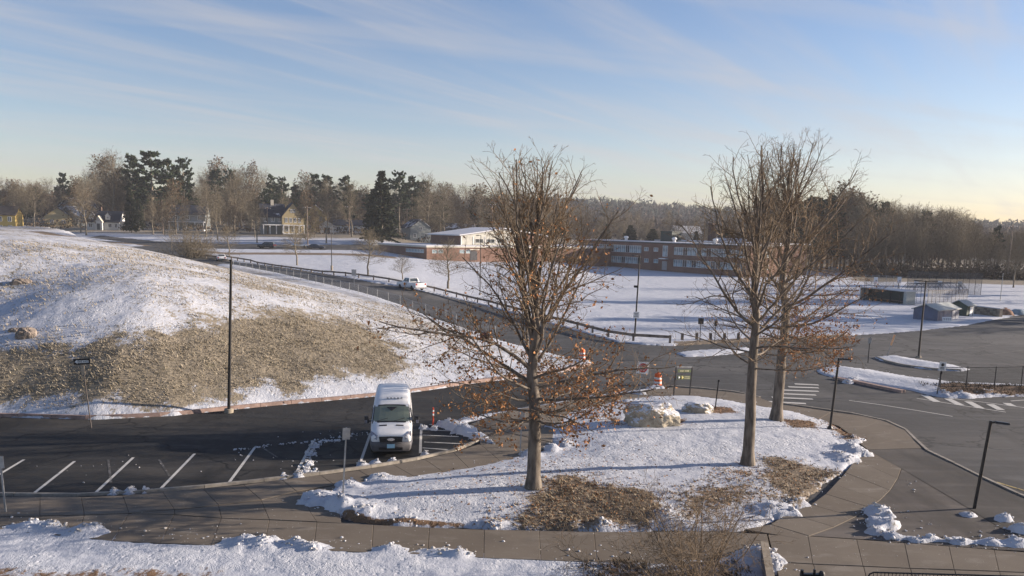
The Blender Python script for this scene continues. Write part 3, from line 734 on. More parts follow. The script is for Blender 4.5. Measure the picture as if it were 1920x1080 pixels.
M['twig'] = bark('twig_bark', (.115, .085, .058), (.23, .175, .12), 3)
def far_bark(name, a, b):
    t = NT(name); oi = t.n('ShaderNodeObjectInfo').outputs['Random']; n = t.noise(t.coord('Object'), .6, 3)
    c = t.mix(oi, a, b); return t.out(t.mix(t.range(n, .3, .7), c, tuple(v*1.3 for v in b)), .9, 0, .1)
M['far_bark'] = far_bark('woodland_bark', (.088, .078, .056), (.155, .132, .095))
M['far_trunk'] = far_bark('woodland_trunk', (.08, .072, .056), (.18, .155, .12))
def leaf_mat(name, cols):
    t = NT(name); oi = t.noise(t.coord('Object'), 5.5, 4, .8); 
    c = t.mix(t.range(oi, .35, .5), cols[0], cols[1]); c = t.mix(t.range(oi, .52, .66), c, cols[2])
    t.b.inputs['Transmission Weight'].default_value = 0
    return t.out(c, .75, 0, .2)
M['oak_leaf'] = leaf_mat('dead_oak_leaf', ((.16, .065, .028), (.34, .16, .065), (.50, .30, .14)))
M['litter'] = leaf_mat('leaf_litter', ((.12, .06, .03), (.27, .14, .065), (.38, .24, .12)))
def quads_mesh(name, C, size, m, rg, flat_=0.0, asp=.62):
    """many small bent leaf blades round points C"""
    C = np.asarray(C, float); n = len(C)
    a = rg.normal(size=(n, 3)); a[:, 2] *= (1-flat_); a /= np.linalg.norm(a, axis=1, keepdims=True)
    b = np.cross(a, rg.normal(size=(n, 3))); b[:, 2] *= (1-flat_); b /= np.linalg.norm(b, axis=1, keepdims=True)
    nn = np.cross(a, b); s = (size*rg.uniform(.6, 1.3, (n, 1)))
    V = np.stack([C-a*s, C-b*s*asp+nn*s*.25, C+a*s, C+b*s*asp+nn*s*.25], 1).reshape(-1, 3)
    o = np.arange(n)[:, None]*4
    return np_mesh(name, V, np.concatenate([o+np.array([[0, 1, 2]]), o+np.array([[0, 2, 3]])], 0), m, False)
def plant_tree(name, label, cat, sk, base, m_trunk, m_crown, leaves=None, group=None, nt=10, nc=3, trunk_levels=(0,)):
    o = thing(name, label, cat, base, 0, group)
    lv = sorted(set(sk.lv)); big = [l for l in lv if l not in trunk_levels]
    link('trunk', sk.mesh('trunk', list(trunk_levels), nt, m_trunk), o)
    if 1 in big: link('limbs', sk.mesh('limbs', [1], 6, m_trunk), o); big.remove(1)
    link('crown', sk.mesh('crown', big, nc, m_crown), o)
    if leaves is not None:
        f = link('dead_leaves', leaves, o); f['kind'] = 'stuff'
    return o
NEAR = dict(levels=4, up=[0, .05, .05, .04, .03], wob=[0, .095, .15, .18, .2], tip=.30, rmin=.0058, dens=[0, 1.8, 2.5, 3.4, 0], kmax=[0, 10, 7, 5, 0],
            t0=[0, .16, .12, .1, 0], ang=[0, (28, 55), (30, 60), (30, 60)], len=[0, (.34, .55), (.35, .6), (.4, .7)], rr=.62, seg=[1, 10, 6, 4, 3], nprim=40, rl=.0115)
def reach(z, H, e): return max(.8, (H-z)/max(.25, math.sin(R(max(e, 14)))))
def spec_t1(t, az, rg):
    e = np.interp(t, [0, .09, .17, .28, .5, 1], [-10, 0, 26, 56, 64, 74])+rg.uniform(-7, 8)
    L = np.interp(t, [0, .10, .17, .28, .5, .8, 1], [4.0, 5.4, 5.8, 7.4, 5.6, 2.6, 1.0])*rg.uniform(.72, 1.1); return e, min(L, 1.02*reach(13.3*(.235+.765*t), 13.6, e))
b1 = GT(1000, 914)
sk = bare_tree(14, 12.9, .30, .235, spec_t1, dict(NEAR, nprim=50, dist=1.45), .09)
lrg = np.random.RandomState(3); tips = [p for p, d in sk.tips]
sq = np.array([q for q, l in zip(sk.Q, sk.lv) if l >= 3]); pr = np.interp(sq[:, 2], [2, 4.8, 6.2, 8.5, 10.5, 12], [.9, .75, .36, .13, .04, .008])*.5
ft = np.concatenate([sq[lrg.rand(len(sq)) < pr] for _ in range(2)]); ft = ft+lrg.normal(0, .07, ft.shape); ft = ft[(ft[:, 0] < 3.5) | (lrg.rand(len(ft)) < .15)]
plant_tree('oak_tree', 'leafless oak in the snowy island with brown dead leaves on its lower branches', 'tree', sk, b1, M['bark'], M['twig'], quads_mesh('dead_leaves', ft, .072, M['oak_leaf'], lrg))
def spec_t2(t, az, rg):
    e = np.interp(t, [0, .1, .2, .35, .6, 1], [0, 8, 30, 56, 66, 76])+rg.uniform(-7, 8)
    side = 1+.12*max(0, -math.cos(az))
    L = np.interp(t, [0, .12, .25, .4, .7, 1], [3.4, 5.0, 5.4, 5.0, 2.8, 1.0])*rg.uniform(.72, 1.1)*side; return e, min(L, 1.02*reach(14.2*(.33+.67*t), 14.0, e))
b2_ = GT(1402, 870)
sk = bare_tree(23, 14.2, .27, .33, spec_t2, dict(NEAR, nprim=36, dist=1.2), .09, (-.008, 0))
plant_tree('oak_tree', 'tall leafless tree with a bare grey trunk, alone in the middle of the island', 'tree', sk, b2_, M['bark'], M['twig'])
def spec_t3(t, az, rg):
    e = np.interp(t, [0, .12, .22, .4, .6, 1], [2, 8, 28, 54, 66, 76])+rg.uniform(-7, 8)
    side = 1+.35*max(0, math.cos(az-.3))*(t < .4)
    L = np.interp(t, [0, .15, .3, .45, .75, 1], [3.6, 5.4, 6.4, 6.4, 3.4, 1.0])*rg.uniform(.72, 1.1)*side; return e, min(L, 1.02*reach(15.6*(.25+.75*t), 15.2, e))
b3_ = GT(1455, 787)
sk = bare_tree(31, 15.6, .31, .25, spec_t3, dict(NEAR, nprim=46, dist=1.25), .09, (.022, 0))
tips = [p for p, d in sk.tips]
ft = np.array([(p+lrg.normal(0, .1, 3)) for p in tips for _ in range(6) if lrg.rand() < np.interp(p[2], [3, 5, 6.5, 8, 10], [.95, .75, .28, .08, .0])*(.8 if p[0] > -1 else .15)])
plant_tree('oak_tree', 'broad leafless tree with a few rusty leaves, standing nearest the crosswalk', 'tree', sk, b3_, M['bark'], M['twig'], quads_mesh('dead_leaves', ft, .07, M['oak_leaf'], lrg))

# foreground multi-stem bush below the camera
def bush(seed, H, spread, stems, cfg):
    rg = random.Random(seed); sk = Skel()
    for i in range(stems):
        az = 6.283*i/stems+rg.uniform(-.4, .4); e = R(rg.uniform(28, 78)); L = H*rg.uniform(.8, 1.15)*(1+spread*math.cos(e))
        branch(sk, rg, (rg.uniform(-.15, .15), rg.uniform(-.15, .15), -.2), (math.cos(az)*math.cos(e), math.sin(az)*math.cos(e), math.sin(e)), L, cfg['r'], 1, cfg)
    return sk
bc = dict(NEAR, up=[0, .03, .0, 0, 0], wob=[0, .12, .16, .18, .2], dens=[0, 3.5, 5, 6, 0], kmax=[0, 10, 7, 5, 0], rmin=.0045, r=.028, seg=[1, 8, 5, 4, 2], ang=[0, (30, 65), (35, 75), (35, 75)])
bx, by = flat(1295, 1118, 0)
o = thing('bare_bush', 'leafless spreading bush in the foreground snow below the island', 'bush', (bx, by, .1))
sk = bush(5, 2.2, 1.0, 16, bc); link('stems', sk.mesh('stems', [1], 6, M['twig']), o); link('twigs', sk.mesh('twigs', [2, 3, 4], 3, M['twig']), o)

# -------- woodland: shared meshes
FARC = dict(levels=3, up=[0, .06, .04, .02], wob=[0, .11, .14, .16], tip=.4, rmin=.019, dens=[0, 1.9, 1.9, 0], kmax=[0, 10, 6, 0], t0=[0, .2, .15, 0],
            ang=[0, (28, 58), (30, 65)], len=[0, (.35, .6), (.4, .7)], rr=.6, seg=[1, 5, 3, 2], nprim=30, rl=.011)
def far_spec(w, hi):
    def f(t, az, rg):
        e = np.interp(t, [0, .3, .6, 1], [15, 35, 55, hi])+rg.uniform(-10, 10)
        L = w*1.12*np.interp(t, [0, .25, .6, 1], [.75, 1.0, .95, .55])*rg.uniform(.7, 1.15); return e, L
    return f
FAR = []
for i, (w, hb, hi, n) in enumerate([(5.2, .30, 70, 36), (4.6, .36, 72, 34), (6.4, .26, 62, 40), (4.2, .40, 74, 32), (5.8, .22, 66, 40), (5.0, .42, 68, 34), (7.0, .30, 60, 40)]):
    sk = bare_tree(100+i, 16, .24, hb, far_spec(w, hi), dict(FARC, nprim=n), .12)
    FAR.append((sk.mesh('woodland_trunk', [0], 6, M['far_trunk']), sk.mesh('woodland_crown', [1, 2, 3], 3, M['far_bark']), 16.4, sk))
def needle_mat(name, a, b):
    t = NT(name); oi = t.n('ShaderNodeObjectInfo').outputs['Random']; n = t.noise(t.coord('Object'), 1.2, 4, .7)
    c = t.mix(oi, a, b); return t.out(t.mix(t.range(n, .35, .65), tuple(v*.8 for v in a), c), .85, 0, .15)
M['pine'] = needle_mat('pine_needles', (.036, .056, .032), (.066, .084, .046))
M['spruce'] = needle_mat('spruce_needles', (.042, .054, .036), (.068, .074, .046))
M['oak_brown'] = needle_mat('dry_brown_leaves', (.11, .075, .048), (.17, .112, .068))
def tri_cloud(C, D, size, rg, k=5, dirw=.7):
    """needle tufts: k thin blades fanned round each point"""
    C = np.repeat(C, k, 0); D = np.repeat(D, k, 0); n = len(C)
    d = D*dirw+rg.normal(size=(n, 3))*.6; d /= np.linalg.norm(d, axis=1, keepdims=True)
    sde = np.cross(d, rg.normal(size=(n, 3))); sde /= np.linalg.norm(sde, axis=1, keepdims=True)
    L = size*rg.uniform(.6, 1.3, (n, 1)); w = L*.34
    V = np.stack([C-d*L*.3+sde*w*.3, C+d*L*.35-sde*w, C+d*L, C+d*L*.2+sde*w], 1).reshape(-1, 3); o = np.arange(n)[:, None]*4
    return V, np.concatenate([o+np.array([[0, 1, 2]]), o+np.array([[0, 2, 3]])], 0)
def conifer(seed, H, kind):
    rg = random.Random(seed); nr = np.random.RandomState(seed); sk = Skel(); C = []; D = []; sz = []
    sk.seg(np.array([0, 0, -.4]), np.array([0, 0, H*.55]), H*.017, H*.011, 0); sk.seg(np.array([0, 0, H*.55]), np.array([0, 0, H*.98]), H*.011, H*.002, 0)
    hb = .12 if kind == 'spruce' else rg.uniform(.34, .45); z = hb*H
    while z < H*.97:
        t = (z/H-hb)/(1-hb)
        if kind == 'spruce': L = H*.25*(1-t)**.85+.25; e = -12+30*t; nb = 8
        else: L = H*.27*(1.04-t)**.55*(rg.uniform(.5, 1.15))*(1 if t > .25 else .6+1.6*t); e = 4+38*t; nb = 6
        for _ in range(nb):
            if kind == 'pine' and rg.random() < .18: continue
            az = rg.uniform(0, 6.28); ee = R(e+rg.uniform(-8, 8)); l = L*rg.uniform(.7, 1.1)
            d = np.array([math.cos(az)*math.cos(ee), math.sin(az)*math.cos(ee), math.sin(ee)]); p = np.array([0, 0, z])
            sk.seg(p, p+d*l, H*.003, H*.001, 1)
            m = max(3, int(l*(3.0 if kind == 'spruce' else 3.0)))
            for j in range(m):
                u = (.25 if kind == 'spruce' else .45)+(.75 if kind == 'spruce' else .6)*(j+rg.random())/m
                C.append(p+d*l*u+nr.normal(0, .18+.10*(kind == 'pine'), 3)*np.array([1, 1, .6])); D.append(d+np.array([0, 0, .5 if kind == 'pine' else -.25])); sz.append(.62 if kind == 'spruce' else .66)
        z += H*(.028 if kind == 'spruce' else .042)*rg.uniform(.8, 1.2)
    V, Fq = tri_cloud(np.array(C), np.array(D), 1.0*(.58 if kind == 'spruce' else .64), nr, 8)
    return sk.mesh(kind+'_trunk', [0, 1], 5, M['far_trunk']), np_mesh(kind+'_crown', V, Fq, M[kind], False), H
PINE = [conifer(200+i, 20, 'pine') for i in range(4)]; SPRUCE = [conifer(220+i, 20, 'spruce') for i in range(3)]
BROWN = []
for i in (0, 2, 4):
    tr, cr, H, sk = FAR[i]; nr = np.random.RandomState(i); C = np.array([p for p, d in sk.tips]); D = np.array([d for p, d in sk.tips]); k = nr.rand(len(C)) < .45
    V, Fq = tri_cloud(C[k], D[k], .42, nr, 2, .3); BROWN.append((tr, cr, H, np_mesh('brown_leaves', V, Fq, M['oak_brown'], False)))
ntree = [0]
def far_tree(kind, x, y, H, label, group, zg=None, w=1.0, cat='tree', name=None):
    ntree[0] += 1; i = ntree[0]; z = float(z_hill(np.array([x]), np.array([y]))[0]) if zg is None else zg
    src = {'bare': FAR, 'pine': PINE, 'spruce': SPRUCE, 'brown': BROWN}[kind]; it = src[i*7 % len(src)]
    o = thing(name or {'bare': 'bare_tree', 'pine': 'pine_tree', 'spruce': 'spruce_tree', 'brown': 'brown_oak_tree'}[kind], label, cat, (x, y, z), i*2.39996, group)
    s = H/it[2]; o.scale = (s*w, s*w, s)
    link('trunk', it[0], o); link('crown', it[1], o)
    if kind == 'brown': link('dry_leaves', it[3], o)['kind'] = 'stuff'
    return o
def at_px(px, D):
    """ground point at depth D seen in the column px"""
    a = 430.0
    for _ in range(4):
        d = ray(px, a); x = d[0]*D; a = project(x, D, float(z_hill(np.array([x]), np.array([D]))[0]))[1]; a = float(a)
    return x, D
def height_for(x, y, py):
    z = np.linspace(0, 70, 1401); _, q = project(x, y, z); zt = z[np.argmin(abs(q-py))]
    return max(2.0, float(zt-z_hill(np.array([x]), np.array([y]))[0]))
def tree_px(kind, px, D, top, label, group=None, w=1.0, name=None, cat='tree'):
    x, y = at_px(px, D); return far_tree(kind, x, y, height_for(x, y, top), label, group, None, w, cat, name)
MARKS = [(0, 'the yellow house'), (60, 'the transformer pole'), (112, 'the snowy roofed houses'), (165, 'the dark house'), (205, 'the white cottage'), (255, 'the cottage spruces'), (306, 'the plain wooden pole'), (362, 'the round shrub'), (420, 'the road bend car'), (465, 'the shrubby verge'), (502, 'the black suv'), (547, 'the gabled house'), (595, 'the dark sedan'), (655, 'the long white house'), (716, 'the big spruce'), (778, 'the pale blue house'), (835, 'the low gym'), (880, 'the gym ridge'), (925, 'the pole behind the gym'), (985, 'the leafy oak trunk'), (1060, 'the gym end'), (1130, 'the classroom wing'), (1190, 'the notice lamp'), (1262, 'the rooftop penthouse'), (1335, 'the school chimney'), (1400, 'the lone grey trunk'), (1475, 'the school end wall'), (1540, 'the sidewalk lamp'), (1600, 'the snowy strip'), (1655, 'the dugout'), (1722, 'the double headed lamp'), (1765, 'the blue shed'), (1812, 'the green shed'), (1850, 'the low block wall'), (1886, 'the clay heap'), (1930, 'the right picture edge'), (1990, 'the right picture edge')]
CLEAR = [(88, 128), (160, 240), (488, 578), (632, 684), (752, 806)]
BELT = {}
def mark(px): return min(MARKS, key=lambda m: abs(m[0]-px))[1]
def belt(px0, px1, n, D, spread, tops, jit, label, group, kinds=('bare',), wr=(.85, 1.25), rs=1, row='back row'):
    rg = random.Random(rs)
    tx = [a for a, _ in tops]; ty = [b for _, b in tops]
    for i in range(n):
        px = px0+(px1-px0)*(i+rg.uniform(.1, .9))/n
        if row in ('street row', 'front row') and any(a < px < b for a, b in CLEAR): continue
        d = D+rg.uniform(-spread, spread); k = rg.choice(kinds)
        lab = label[k]+', '+row+' above '+mark(px); gr = group[k]
        BELT.setdefault(lab, []).append((px, tree_px(k, px, d, np.interp(px, tx, ty)+rg.uniform(-jit*.3, jit), lab, gr, rg.uniform(*wr))))
LTOP = [(-60, 335), (0, 333), (60, 342), (110, 345), (160, 325), (210, 302), (250, 318), (300, 345), (370, 338), (430, 318), (480, 322), (520, 342), (560, 336), (620, 340), (680, 352), (720, 360), (760, 345), (800, 340), (840, 360), (880, 350), (940, 365), (1000, 378), (1060, 380)]
LW = {'bare': 'leafless tree', 'brown': 'brown leaved oak', 'pine': 'dark pine'}
GW = {'bare': 'leafless trees behind the far houses', 'brown': 'brown oaks behind the far houses', 'pine': 'pines behind the far houses'}
belt(-50, 1060, 58, 392, 18, LTOP, 14, LW, GW, ('bare', 'bare', 'bare', 'brown', 'pine'), rs=1)
belt(-50, 1060, 54, 352, 14, [(a, b+12) for a, b in LTOP], 26, LW, GW, ('bare', 'bare', 'bare', 'pine', 'pine', 'brown'), rs=2, row='middle row')
belt(-40, 1000, 34, 318, 10, [(a, b+28) for a, b in LTOP], 36, LW, GW, ('bare', 'bare', 'bare', 'brown', 'pine'), rs=3, row='front row')
PL = 'tall dark pine rising above the bare trees behind the white cottage'
for px, D, top, k, w, lab, gr in [
    (288, 330, 283, 'pine', 1.35, 'tallest and densest dark pine on the skyline, behind the white cottage', None),
    (253, 345, 292, 'pine', .9, 'pine just beside the tallest pine, on the side of the yellow house', None),
    (318, 338, 300, 'pine', 1.0, 'pine touching the tallest pine on the side away from the yellow house', None),
    (347, 345, 296, 'pine', .85, 'slim pine standing clear of the tallest pine group', None),
    (122, 385, 324, 'pine', .8, 'small lone pine top above the roofs near the yellow house', None),
    (405, 370, 320, 'pine', 1.0, 'bushy pine above the round roadside shrub', None),
    (510, 380, 328, 'pine', .8, 'pine top directly above the gabled yellow house', None), (530, 385, 332, 'pine', .8, 'second pine top just past the gabled yellow house ridge', None),
    (592, 370, 326, 'pine', 1.1, 'broad layered pine between the gabled house and the tall utility pole', None), (615, 376, 330, 'pine', 1.0, 'pine overlapping the broad layered pine', None),
    (648, 372, 331, 'pine', 1.2, 'flat topped pine before the gap beside the big spruce', None),
    (748, 350, 321, 'pine', 1.0, 'pine with open layered crown behind the big spruce', None), (772, 356, 330, 'pine', .9, 'smaller pine next to the open layered pine, farther from the big spruce', None),
    (716, 262, 318, 'spruce', 1.0, 'big pointed spruce beside the street near the brick gym', None),
    (700, 270, 352, 'spruce', .9, 'shorter spruce nestled against the big pointed spruce', None),
    (247, 285, 352, 'spruce', .75, 'dark spruce beside the white cottage', None), (262, 300, 372, 'spruce', .8, 'lower bushy spruce between the cottage and the wooden pole', None)]:
    tree_px(k, px, D, top, lab, gr, w)
for px, D, top, k, lab in [(50, 275, 352, 'bare', 'round crowned bare tree next to the yellow house'), (162, 272, 345, 'bare', 'bare tree between the snowy roofs and the white cottage'), (215, 340, 298, 'bare', 'largest bare crown on the skyline before the tallest pine'),
    (330, 285, 350, 'brown', 'reddish bare tree behind the wooden pole near the round shrub'), (408, 262, 372, 'bare', 'bare tree on the verge above the round shrub'), (440, 290, 345, 'bare', 'wide bare tree above the oncoming car at the road end'),
    (482, 255, 372, 'bare', 'bare street tree in front of the gabled yellow house'), (575, 285, 368, 'brown', 'brownish tree half hiding the gabled yellow house'), (612, 258, 365, 'bare', 'bare tree leaning by the low white garage'), (660, 290, 352, 'bare', 'bare tree behind the low white garage'),
    (800, 330, 340, 'bare', 'bare tree rising above the pale blue house'), (832, 318, 358, 'bare', 'bare tree above the gym roof edge')]:
    tree_px(k, px, D, top, lab)
belt(20, 690, 17, 278, 8, [(0, 352), (200, 358), (300, 362), (480, 372), (690, 376)], 30, LW, GW, ('bare', 'bare', 'brown'), (.9, 1.3), 44, 'street row')
# small young trees on the snowfield beside the road
for px, py, top, lab, w in [(557, 497, 428, 'slim young bare tree beside the guardrail, nearest the dark suv', 1.2), (690, 517, 438, 'young bare tree beside the guardrail between the suv and the white pickup', 1.3), (840, 541, 460, 'round crowned bare tree on the snowfield just past the white pickup', 1.45), (755, 524, 483, 'stunted reddish tree right behind the white pickup', 1.5),
                            (322, 470, 425, 'thin bare sapling beside the round shrub', .8), (430, 480, 428, 'small bare tree at the bend of the road', 1.3)]:
    p = GT(px, py); far_tree('bare', p.x, p.y, height_for(p.x, p.y, top), lab, None, p.z-.1, w*1.25, 'tree', 'young_tree')
sc_ = dict(FARC, rmin=.012, r=.07, dens=[0, 2.2, 2.2, 0], kmax=[0, 12, 7, 0], ang=[0, (25, 60), (30, 70)], up=[0, .02, 0, 0])
p = GT(362, 485); o = thing('round_shrub', 'large round leafless shrub at the far foot of the snowy mound', 'shrub', p)
sk = bush(9, 6.6, .5, 34, sc_); link('stems', sk.mesh('stems', [1], 4, M['far_trunk']), o); link('twigs', sk.mesh('twigs', [2, 3], 3, M['far_bark']), o)
p = GT(575, 448); o = thing('low_shrub', 'brown low shrub on the verge below the gabled house', 'shrub', p)
sk = bush(19, 3.0, .5, 16, sc_); link('stems', sk.mesh('stems', [1], 4, M['far_trunk']), o); link('twigs', sk.mesh('twigs', [2, 3], 3, M['far_bark']), o)
# behind the school
STOP = [(900, 375), (1000, 386), (1100, 392), (1200, 405), (1300, 408), (1360, 400), (1440, 385)]
SW = {'bare': 'leafless tree behind school', 'spruce': 'dark evergreen behind school', 'brown': 'brown oak behind school'}
SG = {'bare': 'leafless trees behind the school', 'spruce': 'evergreens behind the school', 'brown': 'brown oaks behind the school'}
belt(880, 1450, 26, 420, 25, STOP, 16, SW, SG, ('bare', 'bare', 'bare', 'brown'), rs=4)
belt(900, 1420, 16, 345, 14, [(a, b+22) for a, b in STOP], 18, SW, SG, ('bare', 'bare', 'bare', 'spruce', 'brown'), rs=5, row='front row')
tree_px('spruce', 1180, 330, 422, 'bushy dark evergreen above the middle of the school roof', None, 1.6); tree_px('spruce', 1222, 330, 428, 'rounded dark evergreen beside the rooftop penthouse', None, 1.9)
# the wood on the right
RTOP = [(1400, 372), (1440, 368), (1500, 372), (1560, 372), (1600, 384), (1650, 395), (1700, 396), (1760, 404), (1800, 412), (1840, 438), (1880, 440), (1920, 442), (1990, 445)]
RWL = {'bare': 'leafless wood tree', 'brown': 'brown leaved oak', 'pine': 'dark pine'}
RWG = {'bare': 'leafless trees of the wood behind the courts', 'brown': 'brown oaks beyond the school end wall', 'pine': 'pines beyond the school end wall'}
belt(1425, 1625, 20, 275, 12, RTOP, 12, RWL, RWG, ('pine', 'pine', 'pine', 'brown'), (1.0, 1.3), rs=6)
belt(1440, 1610, 12, 258, 6, [(a, b+30) for a, b in RTOP], 30, RWL, RWG, ('brown', 'pine'), (1.0, 1.3), rs=16, row='front row')
belt(1590, 2010, 32, 280, 12, RTOP, 10, RWL, RWG, ('bare',), (.9, 1.25), rs=7)
belt(1590, 2010, 32, 262, 8, RTOP, 24, RWL, RWG, ('bare',), (.9, 1.25), rs=8, row='middle row')
belt(1600, 2020, 26, 246, 6, [(a, b+8) for a, b in RTOP], 34, RWL, RWG, ('bare',), (.9, 1.2), rs=9, row='front row')
for px, top, lab in [(1622, 382, 'pine top standing just clear of the brown oaks beyond the school'), (1650, 378, 'pine with the widest top above the bare wood behind the dugout'), (1728, 397, 'narrow evergreen tip above the bare wood behind the courts'), (1862, 424, 'lone pine above the lower end of the wood')]:
    tree_px('pine', px, 262, top, lab, None, .8)
tree_px('bare', 1900, 196, 452, 'large dark trunked tree in front of the wood at its lower end', None, 1.1)
for i, (x, y, H) in enumerate([(96, 112, 20), (104, 124, 23), (112, 137, 19), (108, 150, 24), (118, 158, 22), (122, 172, 20), (126, 184, 23), (131, 199, 21)]):
    far_tree('pine' if i % 2 else 'bare', x, y, H, ('tall pine' if i % 2 else 'leafless tree')+' beyond the far right end of the big lot, '+('first', 'second', 'third', 'fourth')[i//2]+' of its kind', 'trees beyond the right end of the lot', None, 1.2)
for lab, its in BELT.items():                      # alike neighbours: count them off from the nearest landmark on their left
    if len(its) < 2: continue
    its.sort(key=lambda q: q[0]); m_ = mark(its[0][0]); i_ = [n for _, n in MARKS].index(m_); ref = MARKS[i_-1][1] if i_ else MARKS[1][1]; seq_ = its if i_ else its[::-1]
    for k_, (px_, o_) in enumerate(seq_):
        o_['label'] = lab+', '+('nearest', 'second', 'third', 'fourth', 'fifth', 'sixth', 'seventh', 'eighth')[min(k_, 7)]+(' ' if k_ == 0 else ' from ')+ref
        if len(o_['label'].replace(',', ' ').split()) > 16: o_['label'] = o_['label'].replace(' above the ', ' above ').replace(' from the ', ' from ').replace(' nearest the ', ' nearest ')
# low brush along the foot of the wood
# wooded hillside far away: too far to tell its trees apart
nr = np.random.RandomState(77); Vs = []; Fs = []; base = 0
def scatter_far(n, x0, x1, y0, y1, name, m, hr, seed):
    nr = np.random.RandomState(seed); C = []; S = []
    y = nr.uniform(y0, y1, n); x = y*nr.uniform(x0, x1, n); z = z_base(x, y); k = 34
    Hh = nr.uniform(*hr, n)
    u = nr.normal(size=(n, k, 3)); u /= np.linalg.norm(u, axis=2, keepdims=True); u *= nr.uniform(.35, 1, (n, k, 1))**.5
    c = np.stack([x, y, z], 1)[:, None]+u*np.stack([Hh*.30, Hh*.30, Hh*.46], 1)[:, None]+np.stack([0*x, 0*x, Hh*.52], 1)[:, None]
    c = c.reshape(-1, 3); s = np.repeat(Hh, k)[:, None]*.12
    a = nr.normal(size=(n*k, 3)); b = nr.normal(size=(n*k, 3)); a[:, 2] *= 1.6
    V = np.stack([c-a*s*.6, c+b*s*.5, c+a*s*.6], 1).reshape(-1, 3)
    o = link(name, np_mesh(name, V, np.arange(len(V)).reshape(-1, 3), m, False)); tag(o, kind='stuff'); return o
M['hill_brown'] = mat('hill_bare_trees', (.085, .065, .05), .95, 0, .35, .02, .1, 0, 'Object'); M['hill_green'] = mat('hill_evergreens', (.03, .04, .03), .95, 0, .3, .02, .1, 0, 'Object')
scatter_far(2600, -.10, .62, 560, 1150, 'hillside_woods', M['hill_brown'], (11, 17), 1)
scatter_far(800, -.05, .6, 900, 1160, 'hillside_evergreens', M['hill_green'], (12, 20), 2)
scatter_far(900, -.72, .05, 420, 620, 'far_woods', M['hill_brown'], (12, 17), 3)
scatter_far(260, .24, .52, 300, 420, 'far_woods', M['hill_brown'], (8, 12), 4)
# rough brush under the wood edges
def brush(name, pts, hr, m, seed, k=26):
    nr = np.random.RandomState(seed); c = []
    for x, y in pts:
        z = float(z_base(x, y)); h = nr.uniform(*hr); c.append(np.array([x, y, z])+nr.normal(0, 1, (k, 3))*np.array([h*.45, h*.45, 0])+np.stack([0*np.arange(k), 0*np.arange(k), nr.uniform(0, h, k)], 1))
    c = np.concatenate(c); D = np.tile(np.array([[0, 0, 1.]]), (len(c), 1)); V, Fq = tri_cloud(c, D, .55, nr, 2, .9)
    V = V; o = link(name, np_mesh(name, V, Fq, m, False)); tag(o, kind='stuff'); return o
M['brush'] = mat('dry_brush', (.11, .085, .06), .95, 0, .4, .3, .1)
brush('undergrowth', [at_px(1590+i*4.2+random.uniform(-3, 3), 236+random.uniform(-4, 8)) for i in range(100)], (1.5, 4.5), M['brush'], 5, 60)
brush('undergrowth', [at_px(-30+i*8+random.uniform(-5, 5), 305+random.uniform(-8, 14)) for i in range(125)], (1.2, 3.2), M['brush'], 6)
# ================================================================ BUILDINGS
def brick(name, a, b, mortar=(.22, .19, .17)):
    t = NT(name); P = t.coord('Object'); x = t.n('ShaderNodeSeparateXYZ'); t.l(P, x.inputs[0])
    c = t.n('ShaderNodeCombineXYZ'); t.l(t.math('ADD', x.outputs[0], x.outputs[1]), c.inputs[0]); t.l(x.outputs[2], c.inputs[1])
    br = t.n('ShaderNodeTexBrick'); br.inputs['Scale'].default_value = 1; br.inputs['Brick Width'].default_value = .22; br.inputs['Row Height'].default_value = .075; br.inputs['Mortar Size'].default_value = .006
    br.inputs['Color1'].default_value = (*a, 1); br.inputs['Color2'].default_value = (*b, 1); br.inputs['Mortar'].default_value = (*mortar, 1); t.l(c.outputs[0], br.inputs[0])
    n = t.noise(P, .25, 5); return t.out(t.mix(t.range(n, .35, .7, 0, .45), br.outputs[0], tuple(v*.6 for v in a)), .9, 0, .15)
M['brick'] = brick('school_brick', (.185, .10, .072), (.245, .14, .10)); M['brick_dark'] = brick('chimney_brick', (.085, .048, .036), (.11, .062, .046))
def snow_mat(name, patch=None, lo=.45, hi=.55):
    t = NT(name); P = t.coord('Geo'); n = t.noise(P, .5, 5, .6); n2 = t.noise(P, 6, 4, .6); t.bump(n2, .5, .06)
    c = t.mix(t.range(n2, .3, .7), (.50, .515, .55), (.60, .60, .62))
    if patch: c = t.mix(t.range(n, lo, hi), c, patch)
    return t.out(c, .8, 0, .2)
M['snow'] = snow_mat('roof_snow'); M['snow_dark'] = snow_mat('patchy_snow_on_shingles', (.045, .043, .048), .40, .52); M['dark_roof'] = snow_mat('dark_shingle_roof', (.035, .04, .055), .28, .36)
M['brown_roof'] = mat('brown_roof', (.11, .085, .07), .9, 0, .2)
M['school_glass'] = mat('school_glass', (.26, .34, .37), .12, 0, .5, .5, .7); M['school_glass_dark'] = mat('school_glass_dark', (.05, .06, .065), .1, 0, .5, .6, .7)
M['panel'] = mat('cream_panel', (.42, .41, .36), .6, 0, .15, .8); M['dark_green'] = mat('dark_green_metal', (.035, .05, .045), .6, 0, .3)
M['cream'] = mat('cream_trim', (.5, .46, .38), .7, 0, .1)
def px_on(O, U, px, z=2.0):
    u = np.linspace(-5, 140, 2901); q, _ = project(O[0]+U[0]*u, O[1]+U[1]*u, z); return float(u[np.argmin(abs(q-px))])
def boxp(name, parent, x0, x1, y0, y1, z0, z1, m): mb = MB(); mb.box(((x0+x1)/2, (y0+y1)/2, (z0+z1)/2), (x1-x0, y1-y0, z1-z0)); return mb.build(name, m, parent)
